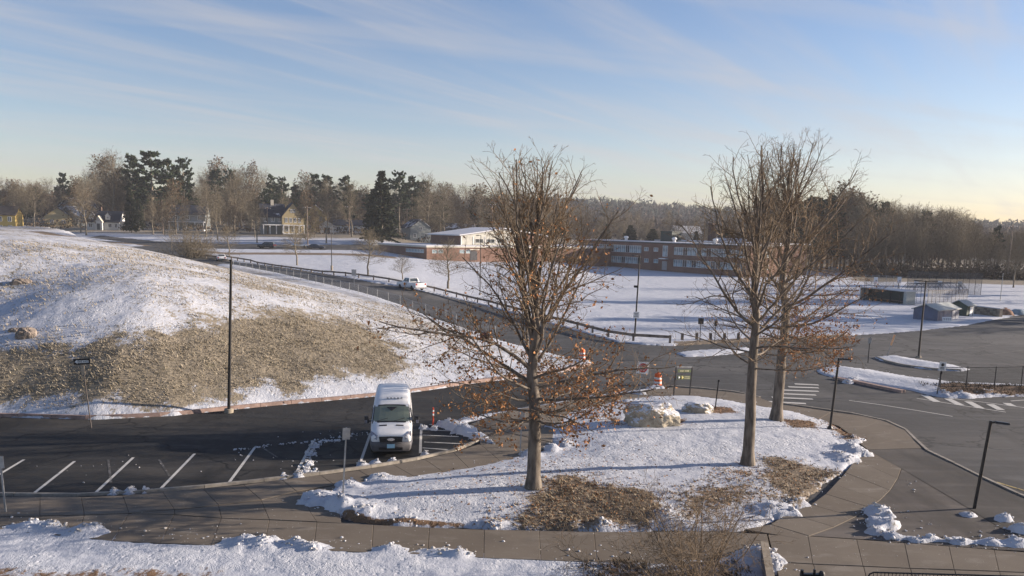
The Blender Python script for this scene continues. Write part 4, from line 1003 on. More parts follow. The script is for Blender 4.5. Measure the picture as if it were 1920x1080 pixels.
def window_mesh(w, h, div=2, dark=False, fr=.05):
    f = MB(); f.box((0, 0, h/2-fr/2), (w, .07, fr)); f.box((0, 0, -h/2+fr/2), (w, .07, fr))
    for k in range(div+1): f.box((-w/2+fr/2+(w-fr)*k/div, 0, 0), (fr, .07, h-2*fr))
    p = MB(); p.box((0, .02, 0), (w-fr*1.5, .02, h-fr*1.5)); return f.mesh('window', M['white']), p.mesh('pane', M['school_glass_dark' if dark else 'school_glass'])
def put_window(parent, wm, x, y, z, rz=0, name='window'):
    a = link(name, wm[0], parent); a.location = (x, y, z); a.rotation_euler = (0, 0, rz); link('pane', wm[1], a); return a
# --- two-storey classroom wing
A = np.array(GB(1085, 490)); B = np.array(GB(1405, 521)); L = np.linalg.norm(B-A); U = (B-A)/L; zA, zB = float(z_base(*A)), float(z_base(*B))
s = thing('school_wing', 'long two storey brick school wing with ribbon windows and snowy flat roof', 'school', (A[0], A[1], 0), math.atan2(U[1], U[0]))
Vb = np.array([-U[1], U[0]])
def px_back(px, v, z): return px_on(A+Vb*v, U, px, z)
z0 = (zA+zB)/2-.15; ZT = z0+7.5
uG = [px_on(A, U, p, z0+3) for p in (1088, 1202, 1262, 1398)]
w0 = MB(); w0.box((L/2, 6.1, (ZT-3)/2), (L, 11.6, ZT+3)); 
bands = [(-3, z0+1.15), (z0+3.1, z0+4.3), (z0+6.45, ZT)]
for a, b in bands: w0.box((L/2, .152, (a+b)/2), (L-.01, .3, b-a))
for a, b in [(-.0, uG[0]), (uG[1], uG[2]), (uG[3], L)]:
    if b-a > .2:
        for c, d in [(z0+1.15, z0+3.1), (z0+4.3, z0+6.45)]: w0.box(((a+b)/2, .152, (c+d)/2), (b-a-.01, .3, d-c-.004))
w0.build('wall', M['brick'], s)
boxp('roof', s, -.25, L+.25, -.25, 12.1, ZT+.002, ZT+.22, M['snow']); boxp('roof_edge', s, -.2, L+.2, -.2, 12.05, ZT-.28, ZT, M['dark_metal'])
wm = {}
for gi, (a, b) in enumerate([(uG[0], uG[1]), (uG[2], uG[3])]):
    n = int(round((b-a)/1.7)); w = (b-a)/n
    for zc, hh in [(z0+2.125, 1.9), (z0+5.375, 2.1)]:
        for dk in (0, 1): wm[(gi, hh, dk)] = window_mesh(w-.03, hh, 2, dk)
        for k in range(n): put_window(s, wm[(gi, hh, 1 if random.random() < .3 else 0)], a+(k+.5)*w, .2, zc)
sm_ = window_mesh(1.7, 1.1, 2)
for p in (1212, 1230):
    for zc in (z0+2.3, z0+5.5): put_window(s, sm_, px_on(A, U, p, zc), -.03, zc)
u = px_on(A, U, 1247, z0+4); st = window_mesh(1.9, 3.0, 2); put_window(s, st, u, -.03, z0+5.2, 0, 'stair_window')
dm_ = MB(); dm_.box((u, -.04, z0+1.2), (1.9, .1, 2.4)); d0 = dm_.build('door', M['sign_back'], s); boxp('door_canopy', s, u-1.3, u+1.3, -1.2, 0, z0+3.0, z0+3.25, M['white'])
ew = window_mesh(1.3, 1.6, 2)
for zc in (z0+2.3, z0+5.4): put_window(s, ew, L+.02, 6.5, zc, math.pi/2)
for p in (1174, 1264, 1341):
    u = px_back(p, 3, ZT); v = MB(); v.lathe([(.45, 0), (.45, .7), (.7, .8), (.7, 1.15), (.25, 1.35)], (u, 3, ZT+.2), 10); v.build('roof_vent', M['white'], s)
uc = px_back(1334, 24, 9)
ch = MB(); ch.box((uc, 24, 6.5), (1.6, 1.6, 14.6)); ch.box((uc, 24, 13.6), (1.8, 1.8, .5)); ch.build('chimney', M['brick_dark'], s)
rb = MB(); rb.box((L*.62, 21, ZT/2), (L*.62, 16, ZT+.6)); rb.build('rear_block', M['brick'], s); boxp('rear_roof', s, L*.30, L*.94, 12.6, 29.3, ZT+.31, ZT+.6, M['snow'])
up = px_back(1258, 12, 9); pe = MB(); pe.box((up, 12, ZT+1.5), (4.6, 4, 3.0)); pe.box((up, 12, ZT+3.1), (4.9, 4.3, .2)); pe.build('penthouse', M['dark_green'], s)
# --- gym
O = np.array(GB(800, 487)); E = np.array(GB(1050, 492)); Lg = np.linalg.norm(E-O); Ug = (E-O)/Lg; zg = float(z_base(*O))-.1
g = thing('school_gym', 'low brick gym building with gabled cream upper storey and snowy roof', 'school', (O[0], O[1], 0), math.atan2(Ug[1], Ug[0]))
Vg = np.array([-Ug[1], Ug[0]])
vv = np.linspace(0, 40, 801); q, _ = project(O[0]+Vg[0]*vv, O[1]+Vg[1]*vv, zg+2); wd = float(vv[np.argmin(abs(q-757))]); wd = max(9, min(wd, 26))
hl = zg+3.5; LL = px_on(O, Ug, 1185, 3)
boxp('wall', g, 0, LL, 0, wd+14, -2, hl, M['brick']); boxp('roof', g, -.3, LL+.3, -.3, wd+14.3, hl+.002, hl+.25, M['snow']); boxp('roof_edge', g, -.25, LL+.25, -.25, wd+14.25, hl-.3, hl-.004, M['cream'])
v0 = 6.0; uu = np.linspace(0, 60, 1201); q, _ = project(O[0]+Vg[0]*v0+Ug[0]*uu, O[1]+Vg[1]*v0+Ug[1]*uu, 8); u0 = float(uu[np.argmin(abs(q-863))]); u1 = float(uu[np.argmin(abs(q-1026))])
Cn = O+Vg*v0+Ug*u0; q, _ = project(Cn[0]+Vg[0]*vv, Cn[1]+Vg[1]*vv, 8); dp = max(10, float(vv[np.argmin(abs(q-808))]))
he = CAM_H-13.5*Cn[1]/FPX; um = (u0+u1)/2; hp = he+2.0
ub = MB(); ub.add([(u0, v0, hl), (u1, v0, hl), (u1, v0+dp, hl), (u0, v0+dp, hl), (u0, v0, he), (u1, v0, he), (u1, v0+dp, he), (u0, v0+dp, he), (um, v0, hp), (um, v0+dp, hp)],
       [(0, 1, 5, 8, 4), (1, 2, 6, 5), (2, 3, 7, 9, 6), (3, 0, 4, 7)]); ub.build('upper_wall', M['brick'], g)
rf = MB(); e = .7
for (xa, za, xb, zb2) in [(u0-e, he-.1, um, hp), (um, hp, u1+e, he-.1)]:
    rf.add([(xa, v0-e, za), (xb, v0-e, zb2), (xb, v0+dp+e, zb2), (xa, v0+dp+e, za), (xa, v0-e, za+.3), (xb, v0-e, zb2+.3), (xb, v0+dp+e, zb2+.3), (xa, v0+dp+e, za+.3)], [(0, 3, 2, 1), (4, 5, 6, 7), (0, 1, 5, 4), (1, 2, 6, 5), (2, 3, 7, 6), (3, 0, 4, 7)])
rf.build('upper_roof', M['snow'], g)
upx = [float(uu[np.argmin(abs(project(O[0]+Vg[0]*v0+Ug[0]*uu, O[1]+Vg[1]*v0+Ug[1]*uu, 8)[0]-p))]) for p in (864, 876, 908, 938, 972)]
cp = MB(); cp.add([(u0+.03, v0-.06, hl+.3), (upx[4], v0-.06, hl+.3), (upx[4], v0-.06, hp-(abs(upx[4]-um))/(um-u0)*(hp-he)-.15), (um, v0-.06, hp-.15), (u0+.03, v0-.06, he-.12)], [(0, 1, 2, 3, 4)]); cp.build('gable_panel', M['panel'], g)
for k in range(6): boxp('panel_batten', g, upx[0]+(upx[4]-upx[0])*k/5-.1+.12, upx[0]+(upx[4]-upx[0])*k/5+.1+.12, v0-.14, v0-.07, hl+.3, he-.3, M['white'])
gw_ = window_mesh(2.6, 1.1, 2, True)
for k in (1, 2, 3): put_window(g, gw_, upx[0]+(upx[4]-upx[0])*(k+.5)/5+.12, v0-.12, hl+1.4)
lw_ = window_mesh(1.5, .9, 2)
for p in (815, 826, 866, 878, 990): put_window(g, lw_, px_on(O, Ug, p, zg+2), -.03, zg+2.2)
for k in range(6): put_window(g, lw_, -.03, wd*(.18+.13*k), zg+2.2, -math.pi/2)
ud = px_on(O, Ug, 888, zg+1); boxp('door', g, ud-1.1, ud+1.1, -.08, -.005, zg-.1, zg+2.3, M['dark_metal']); boxp('door_lintel', g, ud-1.5, ud+1.5, -.5, -.005, zg+2.6, zg+2.85, M['cream'])

# --- houses beyond the street
def house(name, label, px, py, w, d, h, rh, rz, wall, roof, wins=(), chimney=None, ridge='x', extras=None, D=None):
    x, y = (GB(px, py) if D is None else at_px(px, D)); z = float(z_base(x, y)) 
    o = thing(name, label, 'house', (x, y, z), R(rz)); ov = .35
    b = MB(); b.box((0, 0, h/2-1), (w, d, h+2))
    if ridge == 'x': b.add([(-w/2, -d/2, h), (-w/2, d/2, h), (-w/2, 0, h+rh), (w/2, -d/2, h), (w/2, d/2, h), (w/2, 0, h+rh)], [(0, 2, 1), (3, 4, 5)])
    else: b.add([(-w/2, -d/2, h), (w/2, -d/2, h), (0, -d/2, h+rh), (-w/2, d/2, h), (w/2, d/2, h), (0, d/2, h+rh)], [(0, 1, 2), (3, 5, 4)])
    b.build('wall', wall, o)
    r = MB(); a, c = (w, d) if ridge == 'x' else (d, w); sl = rh/(c/2)
    for sg in (-1, 1):
        pts = []
        for u in (-a/2-ov, a/2+ov):
            pts += [(u, sg*(c/2+ov), h-ov*sl+.02), (u, 0, h+rh+.02)]
        q = [pts[0], pts[2], pts[3], pts[1]]; q2 = [(x_, y_, z_+.2) for x_, y_, z_ in q]
        al = q+q2
        if ridge == 'y': al = [(-y_, x_, z_) for x_, y_, z_ in al]
        r.add(al, [(0, 1, 2, 3), (7, 6, 5, 4), (0, 4, 5, 1), (1, 5, 6, 2), (2, 6, 7, 3), (3, 7, 4, 0)])
    rr = r.build('roof', roof, o)
    bm = bmesh.new(); bm.from_mesh(rr.data); bmesh.ops.recalc_face_normals(bm, faces=bm.faces[:]); bm.to_mesh(rr.data); bm.free()
    cache = {}
    for face, u, zc, ww, hh in wins:
        k = (ww, hh)
        if k not in cache: cache[k] = window_mesh(ww, hh, 2, True, .1)
        if face == 'f': put_window(o, cache[k], u, -d/2-.03, zc)
        elif face == 'r': put_window(o, cache[k], w/2+.03, u, zc, math.pi/2)
        else: put_window(o, cache[k], -w/2-.03, u, zc, -math.pi/2)
    if chimney: c_ = MB(); c_.box((chimney[0], chimney[1], h+rh+.2), (.9, .9, 2.6)); c_.build('chimney', M['brick_dark'], rr)
    if extras: extras(o, w, d, h, rh)
    return o
def wallm(name, c): t = NT(name); P = t.coord('Object'); w = t.n('ShaderNodeTexWave', bands_direction='Z'); w.inputs['Scale'].default_value = 2.2; t.l(P, w.inputs[0]); n = t.noise(P, .6, 4); return t.out(t.mix(t.range(n, .3, .7, 0, .3), t.mix(t.math('MULTIPLY', w.outputs[0], .3), c, tuple(v*.6 for v in c)), tuple(v*.75 for v in c)), .8, 0, .2)
M['yellow_wall'] = wallm('yellow_clapboard', (.52, .38, .13)); M['white_wall'] = wallm('white_clapboard', (.62, .62, .60)); M['grey_wall'] = wallm('grey_clapboard', (.24, .26, .26)); M['tan_wall'] = wallm('tan_clapboard', (.44, .36, .21)); M['blue_wall'] = wallm('pale_blue_clapboard', (.40, .46, .50)); M['dark_wall'] = wallm('dark_clapboard', (.12, .13, .14))
def porch(o, w, d, h, rh, m=None, dep=2.4, ph=2.9):
    p = MB(); p.box((0, -d/2-dep/2, ph+.15), (w, dep, .3)); p.build('porch_roof', M['white'], o)
    for k in range(5): c = MB(); c.box((-w/2+.2+(w-.4)*k/4, -d/2-dep+.15, ph/2), (.25, .25, ph)); c.build('porch_column', M['white'], o)
    f = MB(); f.box((0, -d/2-dep/2, .2), (w, dep, .4)); f.build('porch_floor', M['white'], o)
def victorian(o, w, d, h, rh):
    # side wing toward the wood, dark roofed
    p = MB(); p.box((-6.2, 1.5, h/2-1.1), (7.6, 7.0, h+1.8)); p.build('wing_wall', M['grey_wall'], o)
    r = MB(); zt = h-.2
    for sg in (-1, 1):
        q = [(-10.6, 1.5+sg*4.0, zt-.3), (-2.0, 1.5+sg*4.0, zt-.3), (-2.0, 1.5, zt+4.2), (-10.6, 1.5, zt+4.2)]; q2 = [(a, b, c+.2) for a, b, c in q]
        r.add(q+q2, [(0, 1, 2, 3), (7, 6, 5, 4), (0, 4, 5, 1), (1, 5, 6, 2), (2, 6, 7, 3), (3, 7, 4, 0)])
    r.add([(-10, 5, zt), (-10, -2, zt), (-10, 1.5, zt+4)], [(0, 1, 2)]); r.build('wing_roof', M['dark_roof'], o)
    porch(o, w, d, h, rh, None, 2.2, 2.9)
    q = MB(); q.box((-6.6, -3.2, 3.05), (7, 2.4, .3)); q.build('side_porch_roof', M['white'], o)
    for k in range(4): c = MB(); c.box((-9.8+k*2.1, -4.2, 1.45), (.25, .25, 2.9)); c.build('porch_column', M['white'], o)
    wi = window_mesh(1.1, 1.7, 2, True, .12)
    for k in range(3): put_window(o, wi, -8.8+k*2.3, -2.05, 4.9)
    c_ = MB(); c_.box((-6.2, 1.5, zt+4.6), (1, 1, 2.2)); c_.build('chimney', M['cream'], o)
house('yellow_house', 'yellow two storey house with dark shutters and brown roof at the picture edge', 2, 436, 11, 8, 5.6, 2.6, 14, M['yellow_wall'], M['brown_roof'], [('f', -4, 1.6, 1.1, 1.5), ('f', -1.5, 1.6, 1.1, 1.5), ('f', 1.2, 1.6, 1.1, 1.5), ('f', 3.9, 1.6, 1.1, 1.5), ('f', -4, 4.3, 1.1, 1.5), ('f', -1.5, 4.3, 1.1, 1.5), ('f', 1.2, 4.3, 1.1, 1.5), ('f', 3.9, 4.3, 1.1, 1.5)])
house('snow_roof_house', 'pale house with a snow covered gable roof just past the yellow house', 112, 424, 9, 8, 3.6, 3.2, 20, M['tan_wall'], M['snow_dark'], [('f', -2, 1.7, 1.2, 1.3), ('f', 2, 1.7, 1.2, 1.3)], (2, 0), 'y')
house('snow_roof_house', 'green grey house with white roof edges behind the bare tree beside the white cottage', 140, 424, 9, 8, 4.0, 3.4, -12, M['grey_wall'], M['snow'], [('f', -2, 1.7, 1.2, 1.3), ('f', 2, 1.7, 1.2, 1.3)], (-2, 0), 'y')
house('dark_house', 'tall dark house with a snowy roof corner behind the low pale roofs', 150, 416, 12, 9, 7.2, 3.4, -25, M['dark_wall'], M['snow_dark'], [('f', -3, 4.6, 1.2, 1.6), ('f', 2, 4.6, 1.2, 1.6)], None, 'y', None, 345)
def cottage(o, w, d, h, rh):
    for u in (-3.9, 1.6):
        p = MB(); p.box((u, -d/2+1.3, h+1.3), (1.5, 1.8, 1.4)); p.add([(u-.75, -d/2+.4, h+2), (u+.75, -d/2+.4, h+2), (u, -d/2+.4, h+2.9)], [(0, 1, 2)]); dmr = p.build('dormer', M['white_wall'], o)
        r = MB()
        for sg in (-1, 1): r.add([(u+sg*.95, -d/2+.25, h+1.85), (u, -d/2+.25, h+3.05), (u, -d/2+2.6, h+3.05), (u+sg*.95, -d/2+2.6, h+1.85)], [(0, 1, 2, 3)])
        r.build('dormer_roof', M['snow_dark'], dmr); put_window(o, window_mesh(.8, 1.0, 2, True, .12), u, -d/2+.36, h+1.3, 0, 'dormer_window')
    p = MB(); p.box((-.9, -d/2-.7, 1.2), (2.4, 1.4, 3.0)); p.add([(-2.1, -d/2-1.4, 2.7), (.3, -d/2-1.4, 2.7), (-.9, -d/2-1.4, 4.6)], [(0, 1, 2)]); en = p.build('entry_gable', M['white_wall'], o)
    r = MB()
    for sg in (-1, 1): r.add([(-.9+sg*1.5, -d/2-1.6, 2.5), (-.9, -d/2-1.6, 4.8), (-.9, -d/2+1.5, 4.8), (-.9+sg*1.5, -d/2+1.5, 2.5)], [(0, 1, 2, 3)])
    r.build('entry_roof', M['cream'], en); dd = MB(); dd.box((-.9, -d/2-1.43, 1.1), (1, .06, 2.1)); dd.build('door', M['dark_wall'], o)
    p = MB(); p.box((w/2+2.6, 0, .9), (5.2, d*.7, 3.8)); p.build('side_wing', M['white_wall'], o); p = MB(); p.box((w/2+2.7, 0, 2.95), (5.6, d*.8, .3)); p.build('side_wing_roof', M['snow'], o)
house('white_cottage', 'white cottage with two small dormers and a pointed entry gable', 200, 431, 11, 7, 2.9, 3.4, 6, M['white_wall'], M['dark_roof'], [('f', -4, 1.5, 1.2, 1.4), ('f', 2.4, 1.5, 1.2, 1.4), ('f', 4.4, 1.5, 1.0, 1.4)], (-2, .8), 'x', cottage)
house('grey_house', 'grey two storey house hidden behind branches past the wooden pole', 358, 424, 12, 9, 5.8, 3.0, 8, M['grey_wall'], M['dark_roof'], [('f', -4, 1.7, 1.2, 1.5), ('f', 0, 1.7, 1.2, 1.5), ('f', 4, 1.7, 1.2, 1.5), ('f', -4, 4.5, 1.2, 1.5), ('f', 0, 4.5, 1.2, 1.5), ('f', 4, 4.5, 1.2, 1.5)], None, 'x', porch, 312)
house('gabled_house', 'tall yellow gabled house with white porch columns and dark side roof', 547, 439, 7.2, 8, 6.0, 4.4, 22, M['tan_wall'], M['dark_roof'], [('f', -2.2, 1.7, 1.0, 1.9), ('f', 0, 1.7, 1.0, 1.9), ('f', 2.2, 1.7, 1.0, 1.9), ('f', -2.2, 4.7, .9, 1.6), ('f', -.75, 4.7, .9, 1.6), ('f', .75, 4.7, .9, 1.6), ('f', 2.2, 4.7, .9, 1.6), ('f', -.45, 7.8, .7, 1.2), ('f', .45, 7.8, .7, 1.2)], None, 'y', victorian)
house('sunlit_house', 'sunlit yellow house mostly hidden behind trees next to the gabled house', 592, 428, 8, 8, 6.5, 3.4, 10, M['yellow_wall'], M['snow_dark'], [('f', -2, 1.7, 1.1, 1.5), ('f', 2, 1.7, 1.1, 1.5), ('f', -2, 4.8, 1.1, 1.5), ('f', 2, 4.8, 1.1, 1.5)], (1, 0), 'y', None, 330)
house('white_garage', 'small white garage between the sunlit house and a bare tree', 613, 438, 5, 5, 2.8, 1.7, 12, M['white_wall'], M['snow'], [('f', 0, 1.2, 2.4, 2.2)], None, 'y')
house('long_white_house', 'long low white house with dark windows under the brown trees', 660, 436, 13, 7, 2.7, 1.9, 4, M['white_wall'], M['dark_roof'], [('f', -4.6, 1.4, 1.6, 1.3), ('f', -1.8, 1.4, 1.6, 1.3), ('f', 1.8, 1.4, 1.6, 1.3), ('f', 4.6, 1.4, 1.6, 1.3)])
house('pale_blue_house', 'grey gabled house with patchy snow on its roof behind the tall pole near the gym', 780, 424, 8, 9, 4.6, 2.8, 28, M['grey_wall'], M['snow_dark'], [('f', -2.2, 1.7, 1.2, 1.5), ('f', 2.2, 1.7, 1.2, 1.5), ('f', 0, 4.3, 1.2, 1.2)], None, 'y', None, 318)
house('grey_cape_house', 'weathered grey house peeking above the gym roof', 862, 420, 11, 8, 4.8, 3.2, -8, M['grey_wall'], M['snow_dark'], [('f', -3, 4.0, 1.2, 1.2), ('f', 0, 4.0, 1.2, 1.2), ('f', 3, 4.0, 1.2, 1.2)], None, 'x', None, 335)
house('white_roof_house', 'house with a white roof behind the chimney of the school', 1362, 442, 12, 9, 4.6, 3.4, -18, M['tan_wall'], M['snow'], [('f', -3, 2, 1.2, 1.4), ('f', 3, 2, 1.2, 1.4)], None, 'x', None, 300)
house('hillside_house', 'small pale house on the far wooded hillside above the school roof', 1285, 412, 16, 10, 7, 4, 10, M['blue_wall'], M['snow'], [('f', -4, 4, 1.6, 1.8), ('f', 4, 4, 1.6, 1.8)], None, 'x', None, 520)

# ================================================================ VEHICLES
M['car_white'] = mat('white_car_paint', (.70, .71, .72), .28, 0, .06, 1.5, .5); M['car_black'] = mat('black_car_paint', (.015, .016, .02), .25, 0, .2, 1, .6); M['car_blue'] = mat('dark_blue_car_paint', (.025, .03, .045), .25, .2, .2, 1, .6)
M['plastic'] = mat('black_plastic', (.028, .028, .032), .6, 0, .2); M['lamp_glass'] = mat('headlight_glass', (.20, .20, .24), .12, .2, .3, 8, .8); M['tail'] = mat('tail_light', (.35, .02, .02), .25, 0, .1); M['chrome'] = mat('chrome', (.6, .6, .62), .2, .9, .05)
M['screen'] = glass_mat('windscreen_glass', (.17, .20, .155), .12)
def wheel_parts(root, x, y, r, w, side):
    tr = MB(); tr.lathe([(r*.62, -w/2), (r*.96, -w/2), (r, -w*.3), (r, w*.3), (r*.96, w/2), (r*.62, w/2)], (0, 0, 0), 18, 0, 'Y'); t_ = tr.build('wheel', M['rubber'], root); t_.location = (x, y, r)
    rm = MB(); rm.lathe([(r*.63, -w*.42), (r*.63, w*.30), (r*.5, w*.36), (r*.15, w*.30), (.03, w*.32)], (0, 0, 0), 14, 0, 'Y'); ri = rm.build('rim', M['chrome'], t_)
    if side < 0: ri.scale = (1, -1, 1)
def bevel_obj(o, w=.06, seg=2):
    bm = bmesh.new(); bm.from_mesh(o.data); bmesh.ops.recalc_face_normals(bm, faces=bm.faces[:])
    bmesh.ops.bevel(bm, geom=[e for e in bm.edges if e.calc_face_angle(0) > .35], offset=w, segments=seg, profile=.6, affect='EDGES', clamp_overlap=True)
    bm.to_mesh(o.data); bm.free()
    for p in o.data.polygons: p.use_smooth = True
    try: o.data.set_sharp_from_angle(angle=R(32))
    except Exception: pass
def profile_car(name, label, cat, loc, rz, paint, prof, cabin, W, wheels, wr=.34, bed=None, group=None):
    """prof: side outline (x forward); cabin: (x0 bottom rear, x1 bottom front, x0 top, x1 top, z bottom, z top)"""
    o = thing(name, label, cat, loc, rz, group); mb = MB(); n = len(prof)
    vs = [(x, -W/2, z) for x, z in prof]+[(x, W/2, z) for x, z in prof]
    mb.add(vs, [tuple(range(n)), tuple(reversed(range(n, 2*n)))]+[(i, i+n, (i+1) % n+n, (i+1) % n) for i in range(n)]); b = mb.build('body', paint, o); bevel_obj(b, .09)
    a0, a1, t0, t1, zb, zt = cabin; wi = W/2-.06; wt_ = W/2-.24
    c = MB(); c.add([(a0, -wi, zb-.05), (a1, -wi, zb-.05), (a1, wi, zb-.05), (a0, wi, zb-.05), (t0, -wt_, zt), (t1, -wt_, zt), (t1, wt_, zt), (t0, wt_, zt)], [(0, 3, 2, 1), (4, 5, 6, 7), (0, 1, 5, 4), (1, 2, 6, 5), (2, 3, 7, 6), (3, 0, 4, 7)]); cb = c.build('cabin', paint, o); bevel_obj(cb, .05)
    def lerp(p, q, u): return tuple(p[i]+(q[i]-p[i])*u for i in range(3))
    def pane(nm, p00, p10, p11, p01, off, u0, u1, v0, v1):
        g = MB(); q = [lerp(lerp(p00, p10, u), lerp(p01, p11, u), v) for u, v in ((u0, v0), (u1, v0), (u1, v1), (u0, v1))]
        g.add([tuple(np.array(p)+np.array(off)) for p in q]+[tuple(np.array(p)-np.array(off)*1.5) for p in q], [(0, 1, 2, 3), (7, 6, 5, 4), (0, 4, 5, 1), (1, 5, 6, 2), (2, 6, 7, 3), (3, 7, 4, 0)]); g.build(nm, M['glass'], o)
    for sd in (-1, 1):
        P = [(a0, sd*wi, zb-.05), (a1, sd*wi, zb-.05), (t1, sd*wt_, zt), (t0, sd*wt_, zt)]
        pane('side_window', *P, (0, sd*.012, .003), .08, .46, .18, .9); pane('side_window', *P, (0, sd*.012, .003), .51, .9, .18, .9)
    pane('windscreen', (a1, -wi, zb-.05), (a1, wi, zb-.05), (t1, wt_, zt), (t1, -wt_, zt), (.012, 0, .006), .07, .93, .12, .92)
    pane('rear_window', (a0, -wi, zb-.05), (a0, wi, zb-.05), (t0, wt_, zt), (t0, -wt_, zt), (-.012, 0, .006), .08, .92, .2, .9)
    for x in wheels:
        for sd in (-1, 1): wheel_parts(o, x, sd*(W/2-.11), wr, .24, sd)
    xs = [p[0] for p in prof]; xf, xr = max(xs), min(xs); zl = np.interp(.7, [0, 1], [prof[0][1], zb])
    for sd in (-1, 1):
        h = MB(); h.box((xf-.03, sd*(W/2-.28), zb-.28), (.12, .36, .16)); h.build('headlight', M['lamp_glass'], o)
        h = MB(); h.box((xr+.03, sd*(W/2-.2), zb-.2), (.1, .22, .28)); h.build('tail_light', M['tail'], o)
    for x, nm in ((xf+.01, 'front_bumper'), (xr-.01, 'rear_bumper')): h = MB(); h.box((x, 0, .45), (.14, W*.9, .2)); h.build(nm, M['plastic'] if bed is None else M['chrome'], o)
    if bed: 
        h = MB(); h.box(((bed[0]+bed[1])/2, 0, bed[2]+.012), (bed[1]-bed[0], W-.3, .02)); h.build('bed_cover' if len(bed) < 4 else 'bed_load', M['plastic'], o)
    return o
PICK = ([(2.9, .42), (2.92, .95), (2.75, 1.1), (1.2, 1.22), (-2.85, 1.22), (-2.92, 1.15), (-2.92, .5), (-2.6, .42)], (-.95, 1.35, -.75, .65, 1.22, 1.9))
SUVP = ([(2.3, .35), (2.35, .8), (2.2, .98), (1.1, 1.08), (-2.2, 1.12), (-2.32, 1.0), (-2.32, .42), (-2.1, .33)], (-2.25, 1.2, -1.95, .35, 1.1, 1.72))
SEDP = ([(2.35, .3), (2.4, .68), (2.2, .84), (1.0, .95), (-1.6, .98), (-2.3, .93), (-2.4, .8), (-2.4, .4), (-2.2, .3)], (-1.75, 1.1, -1.1, .25, .96, 1.43))
def on_road(px, py):
    x, y = GB(px, py); return Vector((x, y, float(z_base(x, y))+.01))
p = on_road(771, 543); q = on_road(740, 531)
profile_car('pickup_truck', 'white pickup truck driving away up the road behind the big mound', 'pickup truck', p, R(128), M['car_white'], *PICK, 2.0, (1.85, -1.75), .4, (-2.8, -1.0, 1.21))
p = on_road(415, 489); profile_car('pale_sedan', 'pale car seen from behind at the road bend beside the round shrub', 'car', p, R(111), M['car_white'], *SEDP, 1.82, (1.45, -1.45), .33)
p = on_road(500, 465.5); profile_car('parked_suv', 'black suv on the cross street in front of the gabled house', 'car', p, R(176), M['car_black'], *SUVP, 1.9, (1.4, -1.4), .36)
p = on_road(592, 467.5); profile_car('dark_sedan', 'dark sedan on the cross street nearest the big spruce', 'car', p, R(2), M['car_blue'], *SEDP, 1.82, (1.45, -1.45), .33)
p = on_road(562, 464.5); profile_car('silver_car', 'small silver car on the cross street just ahead of the dark sedan', 'car', p, R(2), M['chrome'], *SEDP, 1.82, (1.45, -1.45), .33)

t = NT('salt_stained_white_paint'); P = t.coord('Object'); x = t.n('ShaderNodeSeparateXYZ'); t.l(P, x.inputs[0]); n = t.noise(t.mapping(P, (1, 1, .4)), 3.5, 6, .7)
gr_ = t.math('MULTIPLY', t.range(x.outputs[2], .3, 1.5, 1, .12), t.range(n, .35, .7)); M['van_white'] = t.out(t.mix(t.math('MULTIPLY', gr_, .6), (.70, .71, .72), (.36, .34, .31)), t.range(n, .3, .7, .25, .5), 0, .5)
# --- the van in the parking lot (local x: forward, towards the camera)
vf = flat(733, 857, 0); yaw = math.atan2(-.99, .115)
van = thing('white_van', 'white high roof delivery van parked nose out in the striped lot', 'van', (vf[0]-math.cos(yaw)*2.8, vf[1]-math.sin(yaw)*2.8, .012), yaw)
LV, WV = 5.6, 1.99
def top_z(s):   # s metres behind the nose
    return np.interp(s, [0, .06, .25, .6, 1.0, 1.12, 1.92, 2.05, 2.35, 2.7, 3.4, 5.3, 5.6], [.98, 1.07, 1.17, 1.27, 1.36, 1.42, 2.10, 2.2, 2.42, 2.52, 2.57, 2.56, 2.50])
def half_w(s, z):
    b = WV/2*np.interp(s, [0, .08, .3, .8, 1.2, 5.2, 5.6], [.86, .92, .965, .99, 1, 1, .97]); return b*np.interp(z, [.2, .5, 1.2, 1.4, 2.3, 2.6], [.93, .985, 1, .985, .875, .83])
def ring(s, off=0.0):
    zt = float(top_z(s)); zb = .32; rc = min(.20, (zt-zb)*.3); pts = []
    for z in (zb, zb+.12, .7, .95): 
        if z < zt-rc: pts.append((float(half_w(s, z))+off, z))
    while len(pts) < 4: pts.append((pts[-1][0], pts[-1][1]+.01))
    for u in np.linspace(0, 1, 4): z = max(pts[-1][1]+.004, 1.0+(zt-rc-1.0)*u if zt-rc > 1.0 else pts[3][1]+.01*u); pts.append((float(half_w(s, z))+off, min(z, zt-.01)))
    w = float(half_w(s, zt-rc))
    for a in (25, 50, 72): aa = R(a); pts.append((w-rc*(1-math.cos(aa))+off, zt-rc+rc*math.sin(aa)))
    pts.append((w*.55, zt+.004+off)); pts.append((0, zt+.018+off)); return pts
st = [0, .06, .15, .3, .6, .95, 1.08, 1.25, 1.5, 1.75, 1.95, 2.1, 2.3, 2.5, 2.75, 3.3, 4, 4.7, 5.3, 5.5, 5.6]
vs = []; fs = []; m = None
for s_ in st:
    r_ = ring(s_); full = [(-y, z) for y, z in r_]+[(y, z) for y, z in reversed(r_[:-1])]; m = len(full); vs += [(2.8-s_, y, z) for y, z in full]
for i in range(len(st)-1):
    for k in range(m-1): fs.append((i*m+k, i*m+k+1, (i+1)*m+k+1, (i+1)*m+k))
    fs.append((i*m+m-1, i*m, (i+1)*m, (i+1)*m+m-1))
fs.append(tuple(range(m))); fs.append(tuple(reversed(range((len(st)-1)*m, len(st)*m))))
b = MB(); b.add(vs, fs, 0, True); body = b.build('body', M['van_white'], van)
bm = bmesh.new(); bm.from_mesh(body.data); bmesh.ops.recalc_face_normals(bm, faces=bm.faces[:]); bm.to_mesh(body.data); bm.free()
try: body.data.set_sharp_from_angle(angle=R(38))
except Exception: pass
